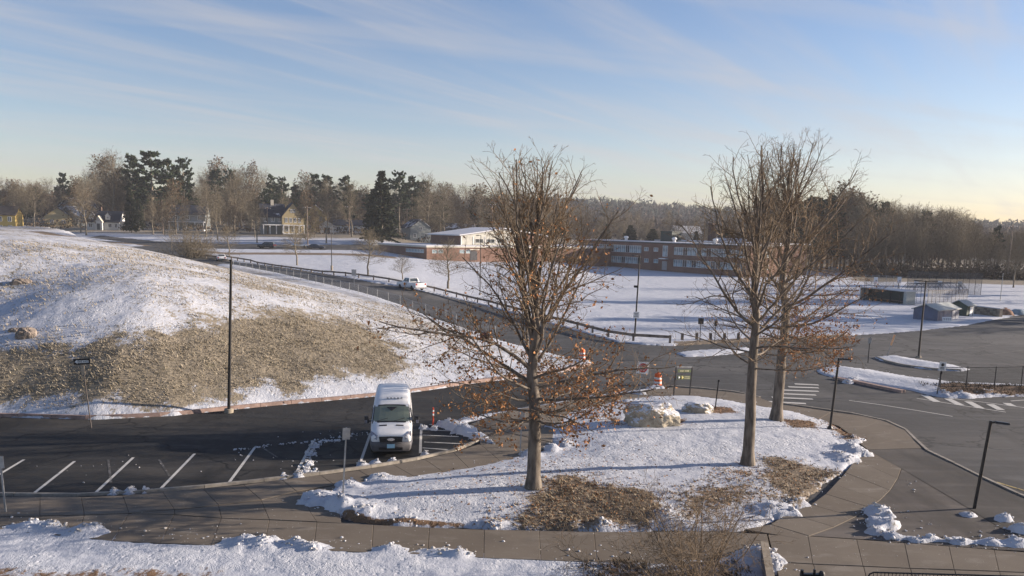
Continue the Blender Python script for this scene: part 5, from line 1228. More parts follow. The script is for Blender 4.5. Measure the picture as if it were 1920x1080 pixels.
def slab_patch(name, corners, th, m_, parent=van, n=1):
    """bent panel through rows of (x,y,z) left-to-right, given thickness along its normal"""
    g = MB(); rows = [[Vector(p) for p in r] for r in corners]; nr_, nc_ = len(rows), len(rows[0])
    nrm = (rows[0][-1]-rows[0][0]).cross(rows[-1][0]-rows[0][0]).normalized()
    A_ = [p+nrm*th for r in rows for p in r]; B_ = [p-nrm*th for r in rows for p in r]; k = nr_*nc_; F_ = []
    for i in range(nr_-1):
        for j in range(nc_-1):
            a = i*nc_+j; F_ += [(a, a+1, a+nc_+1, a+nc_), (k+a+nc_, k+a+nc_+1, k+a+1, k+a)]
    edge = [(0, j) for j in range(nc_)]+[(i, nc_-1) for i in range(1, nr_)]+[(nr_-1, j) for j in range(nc_-2, -1, -1)]+[(i, 0) for i in range(nr_-2, 0, -1)]
    for (i, j), (i2, j2) in zip(edge, edge[1:]+edge[:1]): a, c = i*nc_+j, i2*nc_+j2; F_.append((a, k+a, k+c, c))
    g.add(A_+B_, F_); o_ = g.build(name, m_, parent)
    bm = bmesh.new(); bm.from_mesh(o_.data); bmesh.ops.recalc_face_normals(bm, faces=bm.faces[:]); bm.to_mesh(o_.data); bm.free(); return o_
rows = []
for s_ in (1.17, 1.4, 1.65, 1.88):
    hw = float(half_w(s_, float(top_z(s_))-.1))-.10; zt = float(top_z(s_)); rows.append([(2.8-s_+.012, y*hw, zt+.022-.06*abs(y)**3) for y in (-1, -.7, -.35, 0, .35, .7, 1)])
ws = slab_patch('windscreen', rows, .012, M['screen'])
v_ = MB(); v_.add([(2.8-1.80+.03, -.26, float(top_z(1.80))+.055), (2.8-1.80+.03, .26, float(top_z(1.80))+.055), (2.8-1.62+.03, .0, float(top_z(1.62))+.055), (2.8-1.80+.02, -.26, float(top_z(1.80))+.045), (2.8-1.80+.02, .26, float(top_z(1.80))+.045), (2.8-1.62+.02, .0, float(top_z(1.62))+.045)], [(0, 2, 1), (3, 4, 5), (0, 1, 4, 3), (1, 2, 5, 4), (2, 0, 3, 5)]); v_.build('sensor_housing', M['plastic'], ws)
fr = []
for s_ in (1.10, 1.4, 1.65, 1.95): hw = float(half_w(s_, float(top_z(s_))-.1))-.05; zt = float(top_z(s_)); fr.append([(2.8-s_, y*hw, zt+.012-.06*abs(y)**3) for y in (-1, -.7, -.35, 0, .35, .7, 1)])
slab_patch('windscreen_seal', fr, .012, M['plastic'])
for y0 in (-.72, .08): w_ = MB(); w_.tube([(2.8-1.14, y0, 1.47), (2.8-1.28, y0+.55, 1.60)], .014, 5); w_.build('wiper', M['plastic'], ws)
slab_patch('grille', [[(2.80, -.56, .98), (2.83, 0, 1.0), (2.80, .56, .98)], [(2.82, -.50, .60), (2.86, 0, .60), (2.82, .50, .60)]], .03, M['plastic'])
for k in range(4): gl = MB(); gl.box((2.875-.006*k*0, 0, .66+.08*k), (.03, .96, .018)); gl.build('grille_bar', M['black'], van)
em = MB(); em.lathe([(.001, -.01), (.085, -.01), (.095, 0), (.085, .012), (.001, .014)], (0, 0, 0), 20, 0, 'X'); e_ = em.build('badge', M['car_blue'], van); e_.location = (2.885, 0, .86); e_.scale = (1, 1.75, .75)
eo = MB(); eo.lathe([(.088, -.004), (.098, -.004), (.098, .012), (.088, .012)], (0, 0, 0), 20, 0, 'X'); e2 = eo.build('badge_ring', M['chrome'], e_); e2.location = (.004, 0, 0)
tm = text_mesh('Ford', .10, M['chrome'], 'badge_lettering'); tl = link('badge_lettering', tm, e_); tl.rotation_euler = (R(90), 0, R(90)); tl.location = (.018, 0, 0)
for sd in (-1, 1):
    slab_patch('headlight', [[(2.50, sd*.93, 1.20), (2.74, sd*.70, 1.08), (2.78, sd*.60, 1.03)], [(2.62, sd*.945, 1.0), (2.78, sd*.80, .86), (2.81, sd*.66, .84)]], .022, M['lamp_glass'])
    slab_patch('bonnet_vent', [[(2.8-.90, sd*.22, 1.352), (2.8-.90, sd*.58, 1.335)], [(2.8-.78, sd*.22, 1.328), (2.8-.78, sd*.58, 1.31)]], .012, M['plastic'])
    fg = MB(); fg.box((2.72, sd*.74, .52), (.12, .22, .12)); fg.build('fog_light', M['lamp_glass'], van)
    mr = MB(); mr.box((1.42, sd*1.20, 1.50), (.16, .22, .36)); mr_o = mr.build('door_mirror', M['plastic'], van); bevel_obj(mr_o, .04)
    ar = MB(); ar.bar((1.42, sd*.94, 1.42), (1.42, sd*1.12, 1.44), .06); ar.build('mirror_arm', M['plastic'], mr_o); cpm = MB(); cpm.box((1.51, sd*1.24, 1.42), (.03, .12, .14)); cpm.build('mirror_lamp', M['lamp_glass'], mr_o)
    def sp(s_, z, o_=.012): return (2.8-s_, sd*(float(half_w(s_, z))+o_), z)
    slab_patch('side_window', [[sp(1.30, 1.45), sp(1.8, 1.42), sp(2.35, 1.40)], [sp(1.85, 1.98), sp(2.05, 2.0), sp(2.35, 2.0)]], .008, M['glass'])
    slab_patch('door_handle', [[sp(2.2, 1.2, .02), sp(2.42, 1.2, .02)], [sp(2.2, 1.25, .02), sp(2.42, 1.25, .02)]], .015, M['plastic'])
    for sa in (2.5, 3.9): slab_patch('door_gap', [[sp(sa, .5, .004), sp(sa+.015, .5, .004)], [sp(sa, 1.2, .004), sp(sa+.015, 1.2, .004)], [sp(sa, 2.25, .004), sp(sa+.015, 2.25, .004)]], .003, M['plastic'])
    slab_patch('side_trim', [[sp(1.2, .62, .012), sp(3, .62, .012), sp(5.2, .62, .012)], [sp(1.2, .74, .012), sp(3, .74, .012), sp(5.2, .74, .012)]], .01, M['plastic'])
    for x in (1.85, -1.7): wheel_parts(van, x, sd*(WV/2-.15), .345, .24, sd)
bp = MB(); rows_ = []
for z_, o_ in ((.27, .0), (.34, .03), (.56, .045), (.70, .035), (.74, .0)):
    L_ = [(2.8-s_+(.055 if s_ == 0 else .03 if s_ < .1 else .0)*(1 if o_ else .4), sd_*(float(half_w(s_, z_))+o_), z_+(.05 if s_ > .5 and z_ > .6 else 0)) for sd_, ss_ in ((-1, (1.0, .6, .3, .15, .06, 0)), (1, (0, .06, .15, .3, .6, 1.0))) for s_ in ss_]
    L_.insert(6, (2.8+.085*(1 if o_ else .5), 0, z_)); rows_.append(L_)
k_ = len(rows_[0]); bp.add([p_ for r_ in rows_ for p_ in r_], [(i*k_+j, i*k_+j+1, (i+1)*k_+j+1, (i+1)*k_+j) for i in range(len(rows_)-1) for j in range(k_-1)], 0, True); bp.build('bumper', mat('grey_bumper', (.085, .085, .095), .6, 0, .15), van)
li = MB(); li.box((2.895, 0, .42), (.06, 1.1, .12)); li.build('lower_intake', M['black'], van)
pl = MB(); pl.box((2.915, 0, .55), (.03, .36, .19)); pl.build('number_plate', M['plate'], van)
for k in (-.34, -.17, 0, .17, .34): ml = MB(); ml.box((2.8-2.28+.035, k+.12, 2.395), (.05, .09, .05)); ml.build('roof_marker', M['sign_back'], van)
# ================================================================ STREET FURNITURE
def lamp(label, px, py, top, arms, base=.0, r=.075, lean=0.0, rz=0, extra=None, br=.3, bh=.6, taper=.6, head=(.62, .26, .09), cat='street lamp'):
    p = GT(px, py); zz_ = np.linspace(0, 14, 1401); _, q = project(p.x, p.y, p.z+zz_); H = float(zz_[np.argmin(abs(q-top))])
    o = thing('street_lamp', label, cat, p); o.rotation_euler = (0, lean, rz)
    m = MB(); m.tube([(0, 0, -.3), (0, 0, H*.5), (0, 0, H)], [r, r*(1+taper)/2, r*taper], 10); m.build('pole', M['black'], o)
    if base: b_ = MB(); b_.lathe([(br, -.3), (br, base), (br*.93, base+.03), (.02, base+.031)], n=16); b_.build('base', M['concrete'], o)
    else: b_ = MB(); b_.lathe([(r*2.2, -.1), (r*2.2, .06), (r*1.3, .16), (r*1.02, .18)], n=12); b_.build('base', M['black'], o)
    for dx, dy in arms:
        a = MB(); L_ = math.hypot(dx, dy); ang = math.atan2(dy, dx)
        a.bar((0, 0, H-.08), (dx, dy, H-.04), .07); ar = a.build('arm', M['black'], o)
        h = MB(); rot = Matrix.Rotation(ang, 3, 'Z'); h.box((dx*1.0+math.cos(ang)*head[0]/2, dy+math.sin(ang)*head[0]/2, H-.03), head, rot=rot, taper=.86); hd = h.build('lamp_head', M['black'], o); bevel_obj(hd, .02)
        g = MB(); g.box((dx+math.cos(ang)*head[0]/2, dy+math.sin(ang)*head[0]/2, H-.03-head[2]/2-.012), (head[0]*.7, head[1]*.7, .02), rot=rot); g.build('lens', M['lamp_glass'], hd)
    if extra: extra(o, H)
    return o
lamp('tall black lamp post with a round concrete base on the mound edge', 428, 746, 486, [(-.12, -.1)], .34, .095, .045, 0, None, .26, .6, .75, (.42, .2, .10))
def ex2(o, H):
    b_ = MB(); b_.box((-.25, -.1, H*.62), (.35, .25, .22)); b_.build('camera_box', M['black'], o)
    s_ = MB(); s_.box((0, -.13, 2.25), (.60, .03, .66)); sg = s_.build('notice', M['sign_white'], o)
    for k, w_ in enumerate((.40, .32, .42)): t_ = MB(); t_.box((0, -.15, 2.42-.15*k), (w_, .01, .05)); t_.build('notice_text', M['dark_metal'], sg)
lamp('tall black lamp post with a white notice near the end of the guardrail', 1190, 631, 479, [(-.25, -.1)], 0, .10, .02, 0, ex2)
lamp('double headed lamp post on the narrow snow island in the big lot', 1722, 673, 526, [(-.45, 0), (.45, 0)], .25, .10, 0, 0, None, .22)
lamp('short black lamp post at the edge of the tree island above the sidewalk bend', 1556, 804, 671, [(.16, -.02)], 0, .07, .045, 0, None, .3, .6, .85, (.55, .24, .08))
lamp('short black lamp post standing in the asphalt triangle among snow lumps', 1825, 964, 788, [(.14, -.03)], 0, .07, .075, 0, None, .3, .6, .85, (.55, .24, .08))
lamp('thin dark lamp post in front of the gym beyond the guardrail', 900, 553, 441, [(-.2, 0)], .25, .08, .0, 0, None, .2)
lamp('slender lamp post beside the guardrail near the dark sedan', 622, 507, 430, [(-.2, 0)], .9, .09, .0, 0, None, .22)
p = GT(1888, 560); 
def sign_post(name, label, px, py, top, panels, pole=M['galv'], r=.03, lean=0, rz=0, cat='sign', H=None, loc=None, square=True):
    """panels: (name, z of centre as fraction of the height or metres below top, w, h, material, front marks)"""
    p = GT(px, py) if loc is None else loc
    if H is None: zz_ = np.linspace(0, 10, 1001); _, q = project(p.x, p.y, p.z+zz_); H = float(zz_[np.argmin(abs(q-top))])
    o = thing(name, label, cat, p); o.rotation_euler = (0, lean, rz)
    m = MB()
    if square: m.box((0, 0, H/2-.15), (r*2, r*1.4, H+.3))
    else: m.tube([(0, 0, -.3), (0, 0, H)], r, 8)
    m.build('post', pole, o)
    for nm, zc, w, h, mm, marks in panels:
        b_ = MB(); b_.box((0, -r-.015, H-zc), (w, .012, h)); s_ = b_.build(nm, mm, o); bevel_obj(s_, .004, 1)
        k_ = MB(); k_.box((0, -r*.8-.003, H-zc), (.05, .02, h*.5)); k_.build('bracket', M['galv'], s_)
        if marks: marks(s_, -r-.0225, H-zc)
    return o
def arrow_marks(s_, y, z):
    a = MB(); pts = [(-.40, 0), (-.24, .11), (-.24, .065), (.38, .065), (.38, -.065), (-.24, -.065), (-.24, -.11)]
    a.add([(u, y-.002, z+v) for u, v in pts], [tuple(range(7))]); a.build('arrow', M['sign_white'], s_)
    t_ = link('lettering', text_mesh('ONE WAY', .125, M['black'], 'lettering'), s_); t_.rotation_euler = (R(90), 0, 0); t_.location = (.06, y-.006, z)
sign_post('one_way_sign', 'black and white one way arrow sign with a small plate below at the mound foot', 170, 771, 672, [('sign_panel', .16, .92, .31, M['black'], arrow_marks), ('small_plate', .60, .20, .52, mat('tan_plate', (.42, .33, .24), .6), None)], M['rust_steel'], r=.022, lean=-.085, rz=-.1)
def dne(s_, y, z):
    d = MB(); n = 28; d.add([(.30*math.cos(6.2832*k/n), y-.002, z+.30*math.sin(6.2832*k/n)) for k in range(n)], [tuple(range(n))]); d.build('red_disc', M['red'], s_)
    b_ = MB(); b_.add([(-.24, y-.004, z-.055), (.24, y-.004, z-.055), (.24, y-.004, z+.055), (-.24, y-.004, z+.055)], [(0, 1, 2, 3)]); b_.build('white_bar', M['sign_white'], s_)
    for tx, dz in (('DO NOT', .145), ('ENTER', -.145)): t_ = link('lettering', text_mesh(tx, .115, M['sign_white'], 'lettering'), s_); t_.rotation_euler = (R(90), 0, 0); t_.location = (0, y-.006, z+dz)
p_ = Vector((*flat(1196, 752, .12), .12)); sign_post('do_not_enter_sign', 'white and red do not enter sign leaning beside the barrel', 0, 0, 678, [('sign_panel', .38, .76, .76, M['sign_white'], dne)], lean=.10, rz=.12, loc=p_)
sign_post('parking_sign', 'pair of grey sign backs on a steel post at the island tip by the van', 643, 926, 802, [('sign_panel', .24, .30, .46, M['sign_back'], None)], lean=.06, rz=.35)
sign_post('parking_sign', 'steel sign post at the left picture edge beside the snowy verge', 12, 972, 872, [('sign_panel', -.12, .30, .46, M['sign_back'], None)], lean=-.03)
sign_post('parking_sign', 'green grey sign post behind the leafy oak trunk', 975, 856, 770, [('sign_panel', .24, .30, .46, M['sign_back'], None)], lean=.02)
sign_post('speed_sign', 'grey back of a road sign beside the guardrail above the white pickup', 664, 540, 505, [('sign_panel', .5, .75, .95, M['sign_back'], None)], lean=0)
sign_post('stop_sign', 'brown red back of an octagonal sign on the snowy mound tip', 908, 690, 642, [], lean=0, H=2.5)
o = bpy.data.objects['stop_sign']; oc = MB(); oc.add([(.38*math.cos(R(22.5+45*k)), -.05, 2.35+.38*math.sin(R(22.5+45*k))) for k in range(8)]+[(.38*math.cos(R(22.5+45*k)), -.035, 2.35+.38*math.sin(R(22.5+45*k))) for k in range(8)], [tuple(range(8)), tuple(range(15, 7, -1))]+[(k, k+8, (k+1) % 8+8, (k+1) % 8) for k in range(8)]); oc.build('sign_panel', mat('stop_sign_back', (.16, .06, .06), .6), o)
def pmarks(s_, y, z):
    b_ = MB(); b_.lathe([(.001, -.003), (.11, -.003), (.11, .003), (.001, .003)], (0, y, z+.10), 18, 0, 'Y'); b_.build('symbol', M['dark_metal'], s_)
    for k in (0, 1): c_ = MB(); c_.box((0, y, z-.10-.09*k), (.26, .006, .05)); c_.build('sign_text', M['dark_metal'], s_)
def ex_cam(): pass
sign_post('crossing_sign', 'white sign with a black symbol on a dark post at the hatched stripes', 1757, 737, 678, [('sign_panel', .30, .48, .62, M['sign_white'], pmarks), ('small_box', .78, .16, .16, M['black'], None)], M['dark_metal'], lean=.085)
for px, py, top, w, h, lab in [(1312, 641, 596, .55, .60, 'dark sign back nearest the guardrail end on the sandy verge'), (1340, 641, 600, .30, .55, 'narrow dark sign back beside the bollards on the sandy verge')]:
    sign_post('road_sign', lab, px, py, top, [('sign_panel', .32, w, h, M['dark_metal'], None)], M['dark_metal'])
sign_post('road_sign', 'pale blue grey sign on a rusty post at the tip of the snowy strip', 1546, 700, 633, [('sign_panel', .3, .75, .5, M['sign_back'], None)], M['rust_steel'], lean=.04)
sign_post('road_sign', 'tall thin sign post in the lane before the narrow lamp island', 1627, 683, 632, [('sign_panel', .3, .30, .5, M['sign_back'], None)], M['dark_metal'])
sign_post('leaning_marker', 'leaning orange and white sunlit marker on the narrow snow island', 1663, 668, 625, [('sign_panel', .55, .16, 1.0, mat('pale_orange', (.75, .42, .22), .6), None)], M['galv'], r=.025, lean=.25)
sign_post('thin_post', 'thin black post with a knob on the tree island behind the small mound', 1341, 765, 712, [('knob', .05, .12, .12, M['black'], None)], M['black'], lean=.06, cat='post')
# two-post green sign
p1 = Vector((*flat(1263, 741, .15), .1)); p2 = Vector((*flat(1293, 739, .15), .1)); mid = (p1+p2)/2; w_ = (p2-p1).length
o = thing('direction_sign', 'low two post direction sign with yellowish panels beside the barrel', 'sign', mid, math.atan2(p2.y-p1.y, p2.x-p1.x)); o.rotation_euler[1] = .05
for sd in (-1, 1): q = MB(); q.box((sd*w_/2, 0, .95), (.07, .07, 2.0)); q.build('post', M['dark_metal'], o)
q = MB(); q.box((0, 0, 1.92), (w_+.1, .07, .05)); q.build('top_rail', M['galv'], o)
for k, (z, h) in enumerate([(1.66, .20), (1.22, .26)]):
    q = MB(); q.box((.0, -.05, z), (w_*.82, .03, h)); s_ = q.build('sign_panel', M['green'], o)
    if k == 0:
        for u, ww in ((-.22, .30), (.18, .34)): q = MB(); q.box((u, -.07, z), (ww, .008, .09)); q.build('sign_text', mat('sign_cream', (.42, .40, .26), .6), s_)
    else:
        q = MB(); q.lathe([(.001, -.005), (.07, -.005), (.07, .005), (.001, .005)], (-.40, -.075, z), 14, 0, 'Y'); q.build('white_dot', M['sign_white'], s_)
        q = MB(); q.lathe([(.001, -.005), (.11, -.005), (.11, .005), (.001, .005)], (-.16, -.075, z), 16, 0, 'Y'); q.build('yellow_emblem', mat('sign_yellow', (.5, .44, .16), .6), s_)
        for dz in (.05, -.05): q = MB(); q.box((.24, -.07, z+dz), (.42, .008, .06)); q.build('sign_text', bpy.data.materials['sign_cream'], s_)
# orange barrels
def barrel(label, px, py, z=None):
    p = GT(px, py) if z is None else Vector((*flat(px, py, z), z)); o = thing('traffic_barrel', label, 'traffic barrel', p)
    b_ = MB(); b_.lathe([(.33, 0), (.34, .08), (.30, .1)], n=18); b_.build('base', M['rubber'], o)
    segs = [(.08, .25, .285, .28, 'orange'), (.25, .40, .275, .27, 'sign_white'), (.40, .56, .268, .26, 'orange'), (.56, .70, .255, .25, 'sign_white'), (.70, .92, .248, .235, 'orange')]
    for z0_, z1_, r0, r1, mm in segs: s_ = MB(); s_.lathe([(r0, z0_), (r0, (z0_+z1_)/2), (r1, z1_)], n=18); s_.build('band' if mm != 'orange' else 'drum', M[mm], o)
    h = MB(); h.lathe([(.235, .92), (.20, .97), (.08, 1.0), (.07, 1.06), (.01, 1.08)], n=16); h.build('top', M['orange'], o); return o
barrel('orange and white traffic barrel in a snow lump beside the do not enter sign', 1233, 725)
barrel('faded traffic barrel on the snowy nose of the mound behind the oak', 1091, 676)
# flexible delineator in the lot
p = Vector((*flat(812, 800, 0), .0)); o = thing('delineator_post', 'red flexible marker post in the hatched area beside the van', 'marker post', p)
for z0_, z1_, mm in [(0, .62, 'orange'), (.62, .74, 'sign_white'), (.74, .84, 'orange'), (.84, .94, 'sign_white'), (.94, 1.08, 'orange')]:
    s_ = MB(); s_.lathe([(.045, z0_), (.045, z1_)], n=12); s_.build('band' if mm != 'orange' else 'tube', mat('delineator_red', (.62, .07, .03), .5) if mm == 'orange' and 'delineator_red' not in bpy.data.materials else (bpy.data.materials['delineator_red'] if mm == 'orange' else M[mm]), o)
s_ = MB(); s_.lathe([(.12, 0), (.12, .03), (.05, .06)], n=12); s_.build('base', M['rubber'], o)

# ---- guardrail, fences
def along(pts, step):
    P = resample(pts, step); return [Vector((x, y, TZ(x, y))) for x, y in P]
gr = along([GB(*q) for q in [(300, 476), (420, 486), (512, 501), (585, 511), (662, 521), (741, 533), (807, 546), (850, 557), (915, 573), (1000, 597), (1090, 620), (1157, 638), (1190, 641), (1256, 645)]], 3.6)
o = thing('guardrail', 'brown wooden guardrail running along the road up to the bend', 'guardrail', gr[0])
for i, p in enumerate(gr):
    s_ = MB(); q = p-gr[0]; s_.box((q.x, q.y, q.z+.28), (.2, .2, 1.0)); s_.build('post', M['wood'], o)
for i in range(len(gr)-1):
    a, b_ = gr[i]-gr[0], gr[i+1]-gr[0]; d = (b_-a).normalized()*.02; nrm = Vector((-d.y, d.x, 0)).normalized()*-.14
    s_ = MB(); s_.bar(a+nrm+d+Vector((0, 0, .62)), b_+nrm-d+Vector((0, 0, .62)), .08, .28); s_.build('rail', M['wood'], o)
def link_mat(name, col, period=.055, wire=.10):
    t = NT(name); P = t.coord('Object'); x = t.n('ShaderNodeSeparateXYZ'); t.l(P, x.inputs[0])
    h_ = t.math('MULTIPLY', t.math('ADD', x.outputs[0], x.outputs[1]), .9)
    ln = []
    for op in ('ADD', 'SUBTRACT'):
        u = t.math('FRACT', t.math('DIVIDE', t.math(op, h_, x.outputs[2]), period)); ln.append(t.math('LESS_THAN', u, wire))
    f = t.math('MAXIMUM', *ln); tr = t.n('ShaderNodeBsdfTransparent'); mx = t.n('ShaderNodeMixShader'); t.l(f, mx.inputs[0]); t.l(tr.outputs[0], mx.inputs[1]); t.l(t.b.outputs[0], mx.inputs[2])
    t.l(mx.outputs[0], t.t.nodes['Material Output'].inputs[0]); return t.out(col, .5, .5)
M['chain'] = link_mat('chain_link_wire', (.30, .31, .32)); M['chain_dark'] = link_mat('dark_chain_link_wire', (.05, .055, .05), .055, .12); M['net'] = link_mat('ball_net', (.10, .105, .11), .06, .20)
def chain_fence(label, pts, H, m_post, m_wire, r=.035, bottom=False, name='chain_link_fence', cat='fence'):
    o = thing(name, label, cat, pts[0]); w_ = MB()
    for i, p in enumerate(pts): q = p-pts[0]; s_ = MB(); s_.tube([q+Vector((0, 0, -.2)), q+Vector((0, 0, H+.06))], r, 7); s_.build('post', m_post, o)
    for i in range(len(pts)-1):
        a, b_ = pts[i]-pts[0], pts[i+1]-pts[0]; s_ = MB(); s_.tube([a+Vector((0, 0, H)), b_+Vector((0, 0, H))], r*.7, 6); s_.build('top_rail', m_post, o)
        if bottom: s_ = MB(); s_.tube([a+Vector((0, 0, .12)), b_+Vector((0, 0, .12))], r*.6, 6); s_.build('bottom_rail', m_post, o)
        s_ = MB(); s_.add([a+Vector((0, 0, .03)), b_+Vector((0, 0, .03)), b_+Vector((0, 0, H-.02)), a+Vector((0, 0, H-.02))], [(0, 1, 2, 3)]); s_.build('wire_mesh', m_wire, o)
    return o
fp = along([GT(*q)[:2] for q in [(438, 500), (512, 515), (585, 530), (660, 548), (700, 559), (740, 570), (797, 589), (819, 596), (845, 605), (870, 613), (900, 624), (928, 636)]], 3.1)
chain_fence('grey chain link fence between the snowy mound and the road', fp, 1.25, M['galv'], M['chain'])
rp = [GT(*q) for q in [(1762, 728), (1811, 727.5), (1864, 727), (1914, 727), (1965, 728), (2020, 729)]]
chain_fence('dark chain link fence on the snowy strip behind the hatched stripes', rp, 1.5, M['dark_metal'], M['chain_dark'], .035, True)
for i, px in enumerate((1279, 1306, 1332, 1358, 1384)):
    p = GT(px, 637); b_ = MB(); b_.box((0, 0, .2), (.26, .26, .95), taper=.94); c = b_.build('wooden_bollard', M['wood'], None); c.location = p
    tag(c, ('first', 'second', 'third', 'fourth', 'fifth')[i]+' short wooden bollard on the sandy verge, counted from the guardrail end', 'bollard', 'bollards on the sandy verge')
    if i == 0: me0 = c.data
    else: c.data = me0
# ---- utility poles and wires
M['wire'] = mat('overhead_wire', (.05, .05, .05), .6, 0, 0)
tops = []
def upole(label, px, py, top, D=None, arm=True, tr=False, r=.15):
    x, y = GB(px, py) if D is None else at_px(px, D); H = height_for(x, y, top); z = float(z_hill(np.array([x]), np.array([y]))[0]); o = thing('utility_pole', label, 'utility pole', (x, y, z))
    s_ = MB(); s_.tube([(0, 0, -.5), (0, 0, H)], [r*1.15, r*.8], 8); s_.build('pole', M['pole_wood'], o)
    if arm:
        s_ = MB(); s_.box((0, -.16, H-.6), (2.4, .12, .14), R(8)); a = s_.build('crossarm', M['pole_wood'], o)
        for k in (-1.1, -.5, .5, 1.1): t_ = MB(); t_.lathe([(.05, 0), (.07, .08), (.03, .2)], (k, -.16+k*.14, H-.53), 8); t_.build('insulator', M['sign_white'], a)
    if tr: s_ = MB(); s_.lathe([(.02, 0), (.28, .02), (.28, .8), (.1, .95)], (.4, -.2, H-2.6), 12); s_.build('transformer', M['galv'], o)
    tops.append(Vector((x, y, z+H))); return o
upole('wooden utility pole with a transformer beside the yellow house', 29, 432, 380, None, True, True)
upole('plain wooden utility pole above the round shrub', 306, 440, 374, None, False)
upole('pale utility pole beside the gabled house', 502, 440, 388, None, True)
upole('tall utility pole on the cross street between the suv and the sedan', 577, 459, 386, None, True)
upole('utility pole in front of the long white house', 655, 441, 385, None, True)
upole('tall pole before the pale blue house', 763, 446, 390, None, True)
upole('pale utility pole rising behind the gym roof', 921, 440, 381, 285, True, r=.22)
upole('thin pole sticking out of the wood at the right', 1888, 480, 421, 235, True)
for lab, hs, seq in [('upper overhead wire strung between the street poles', .4, (0, 1, 2, 3, 4, 5, 6)), ('lower overhead cable strung between the street poles', 2.8, (0, 1, 2, 3, 4, 5, 6))]:
    s_ = MB()
    for a, b_ in zip(seq[:-1], seq[1:]):
        A_, B_ = tops[a]-Vector((0, 0, hs)), tops[b_]-Vector((0, 0, hs)); pts = []
        for k in range(9): u = k/8; q = A_.lerp(B_, u); q.z -= (A_-B_).length*.02*4*u*(1-u); pts.append(q)
        s_.tube(pts, .035, 4, cap=False)
    tag(s_.build('overhead_wire', M['wire']), lab, 'wire')
# ---- ball courts at the right edge
def at(px, py): return GT(px, py)
def gable_shed(name, label, pxa, pxb, pxc, py, top, wallm_, roofm, depth, cat='shed', door=False):
    a = at(pxa, py[0]); b_ = at(pxb, py[1]); c = at(pxc, py[2]); 
    u = Vector((c.x-b_.x, c.y-b_.y, 0)); w = u.length; rz = math.atan2(u.y, u.x); zz_ = np.linspace(0, 8, 801); _, q = project(b_.x, b_.y, b_.z+zz_); h = float(zz_[np.argmin(abs(q-top))])
    o = thing(name, label, cat, b_, rz)
    m = MB(); m.box((w/2, depth/2, h/2-.1), (w, depth, h+.2)); m.add([(0, 0, h), (0, depth, h), (0, depth/2, h+.55)], [(0, 2, 1)]); m.add([(w, 0, h), (w, depth, h), (w, depth/2, h+.55)], [(0, 1, 2)]); m.build('wall', wallm_, o)
    r_ = MB()
    for s0, s1 in ((0, 1), (1, 0)):
        y0 = -.25 if s0 == 0 else depth+.25; q = [(-.25, y0, h-.1), (w+.25, y0, h-.1), (w+.25, depth/2, h+.62), (-.25, depth/2, h+.62)]; q2 = [(x_, y_, z_+.1) for x_, y_, z_ in q]
        r_.add(q+q2, [(0, 1, 2, 3), (7, 6, 5, 4), (0, 4, 5, 1), (1, 5, 6, 2), (2, 6, 7, 3), (3, 7, 4, 0)])
    r_.build('roof', roofm, o)
    for k in range(int(w/1.2)): t_ = MB(); t_.box((.6+k*1.2, -.015, h/2), (.04, .03, h)); t_.build('batten', wallm_, o)
    if door: t_ = MB(); t_.box((w*.62, -.03, h*.45), (.7, .05, h*.85)); t_.build('door', M['sign_white'], o)
    return o
M['shed_blue'] = mat('blue_shed_paint', (.11, .13, .19), .6, 0, .15, .8); M['shed_roof'] = mat('pale_shed_roof', (.36, .38, .36), .6, 0, .15); M['shed_green'] = mat('green_shed_paint', (.05, .075, .055), .7, 0, .2)
gable_shed('blue_shed', 'blue grey storage shed with a pale roof on the snow behind the double lamp', 1732, 1757, 1797, (600, 602, 597), 582, M['shed_blue'], M['shed_roof'], 3.2)
gable_shed('green_shed', 'small dark green shed with a white door next to the blue shed', 1800, 1812, 1824, (593, 593, 592), 573, M['shed_green'], M['shed_roof'], 2.4, 'shed', True)
p = at(1772, 603); o = thing('sign_board', 'small white board lying against the blue shed', 'board', p, R(12)); s_ = MB(); s_.box((0, -.3, .35), (1.35, .05, .6), rot=Matrix.Rotation(R(-12), 3, 'X')); bb = s_.build('board', M['sign_white'], o)
for k in range(4): t_ = MB(); t_.box((-.45+k*.3, -.345, .36), (.16, .01, .3), rot=Matrix.Rotation(R(-12), 3, 'X')); t_.build('dark_mark', M['sign_back'], bb)
# dugout
a, b_ = at(1612, 562), at(1694, 571); u = b_-a; o = thing('dugout', 'long dark open dugout with a pale roof at the foot of the wood', 'dugout', a, math.atan2(u.y, u.x)); w = Vector((u.x, u.y)).length
boxp('rear_wall', o, 0, w, 1.6, 1.8, -.2, 2.1, M['dark_green']); boxp('side_wall', o, -.1, .15, 0, 1.6, -.2, 2.1, M['shed_roof']); boxp('side_wall', o, w-.15, w+.5, 0, 1.8, -.2, 2.15, M['shed_roof']); boxp('roof', o, -.3, w+.6, -.3, 2.0, 2.15, 2.35, M['snow'])
for k in range(5): boxp('post', o, w*(k+.5)/5, w*(k+.5)/5+.12, -.1, .02, -.2, 2.15, M['dark_metal'])
boxp('bench', o, .4, w-.4, 1.0, 1.4, .4, .5, M['wood'])
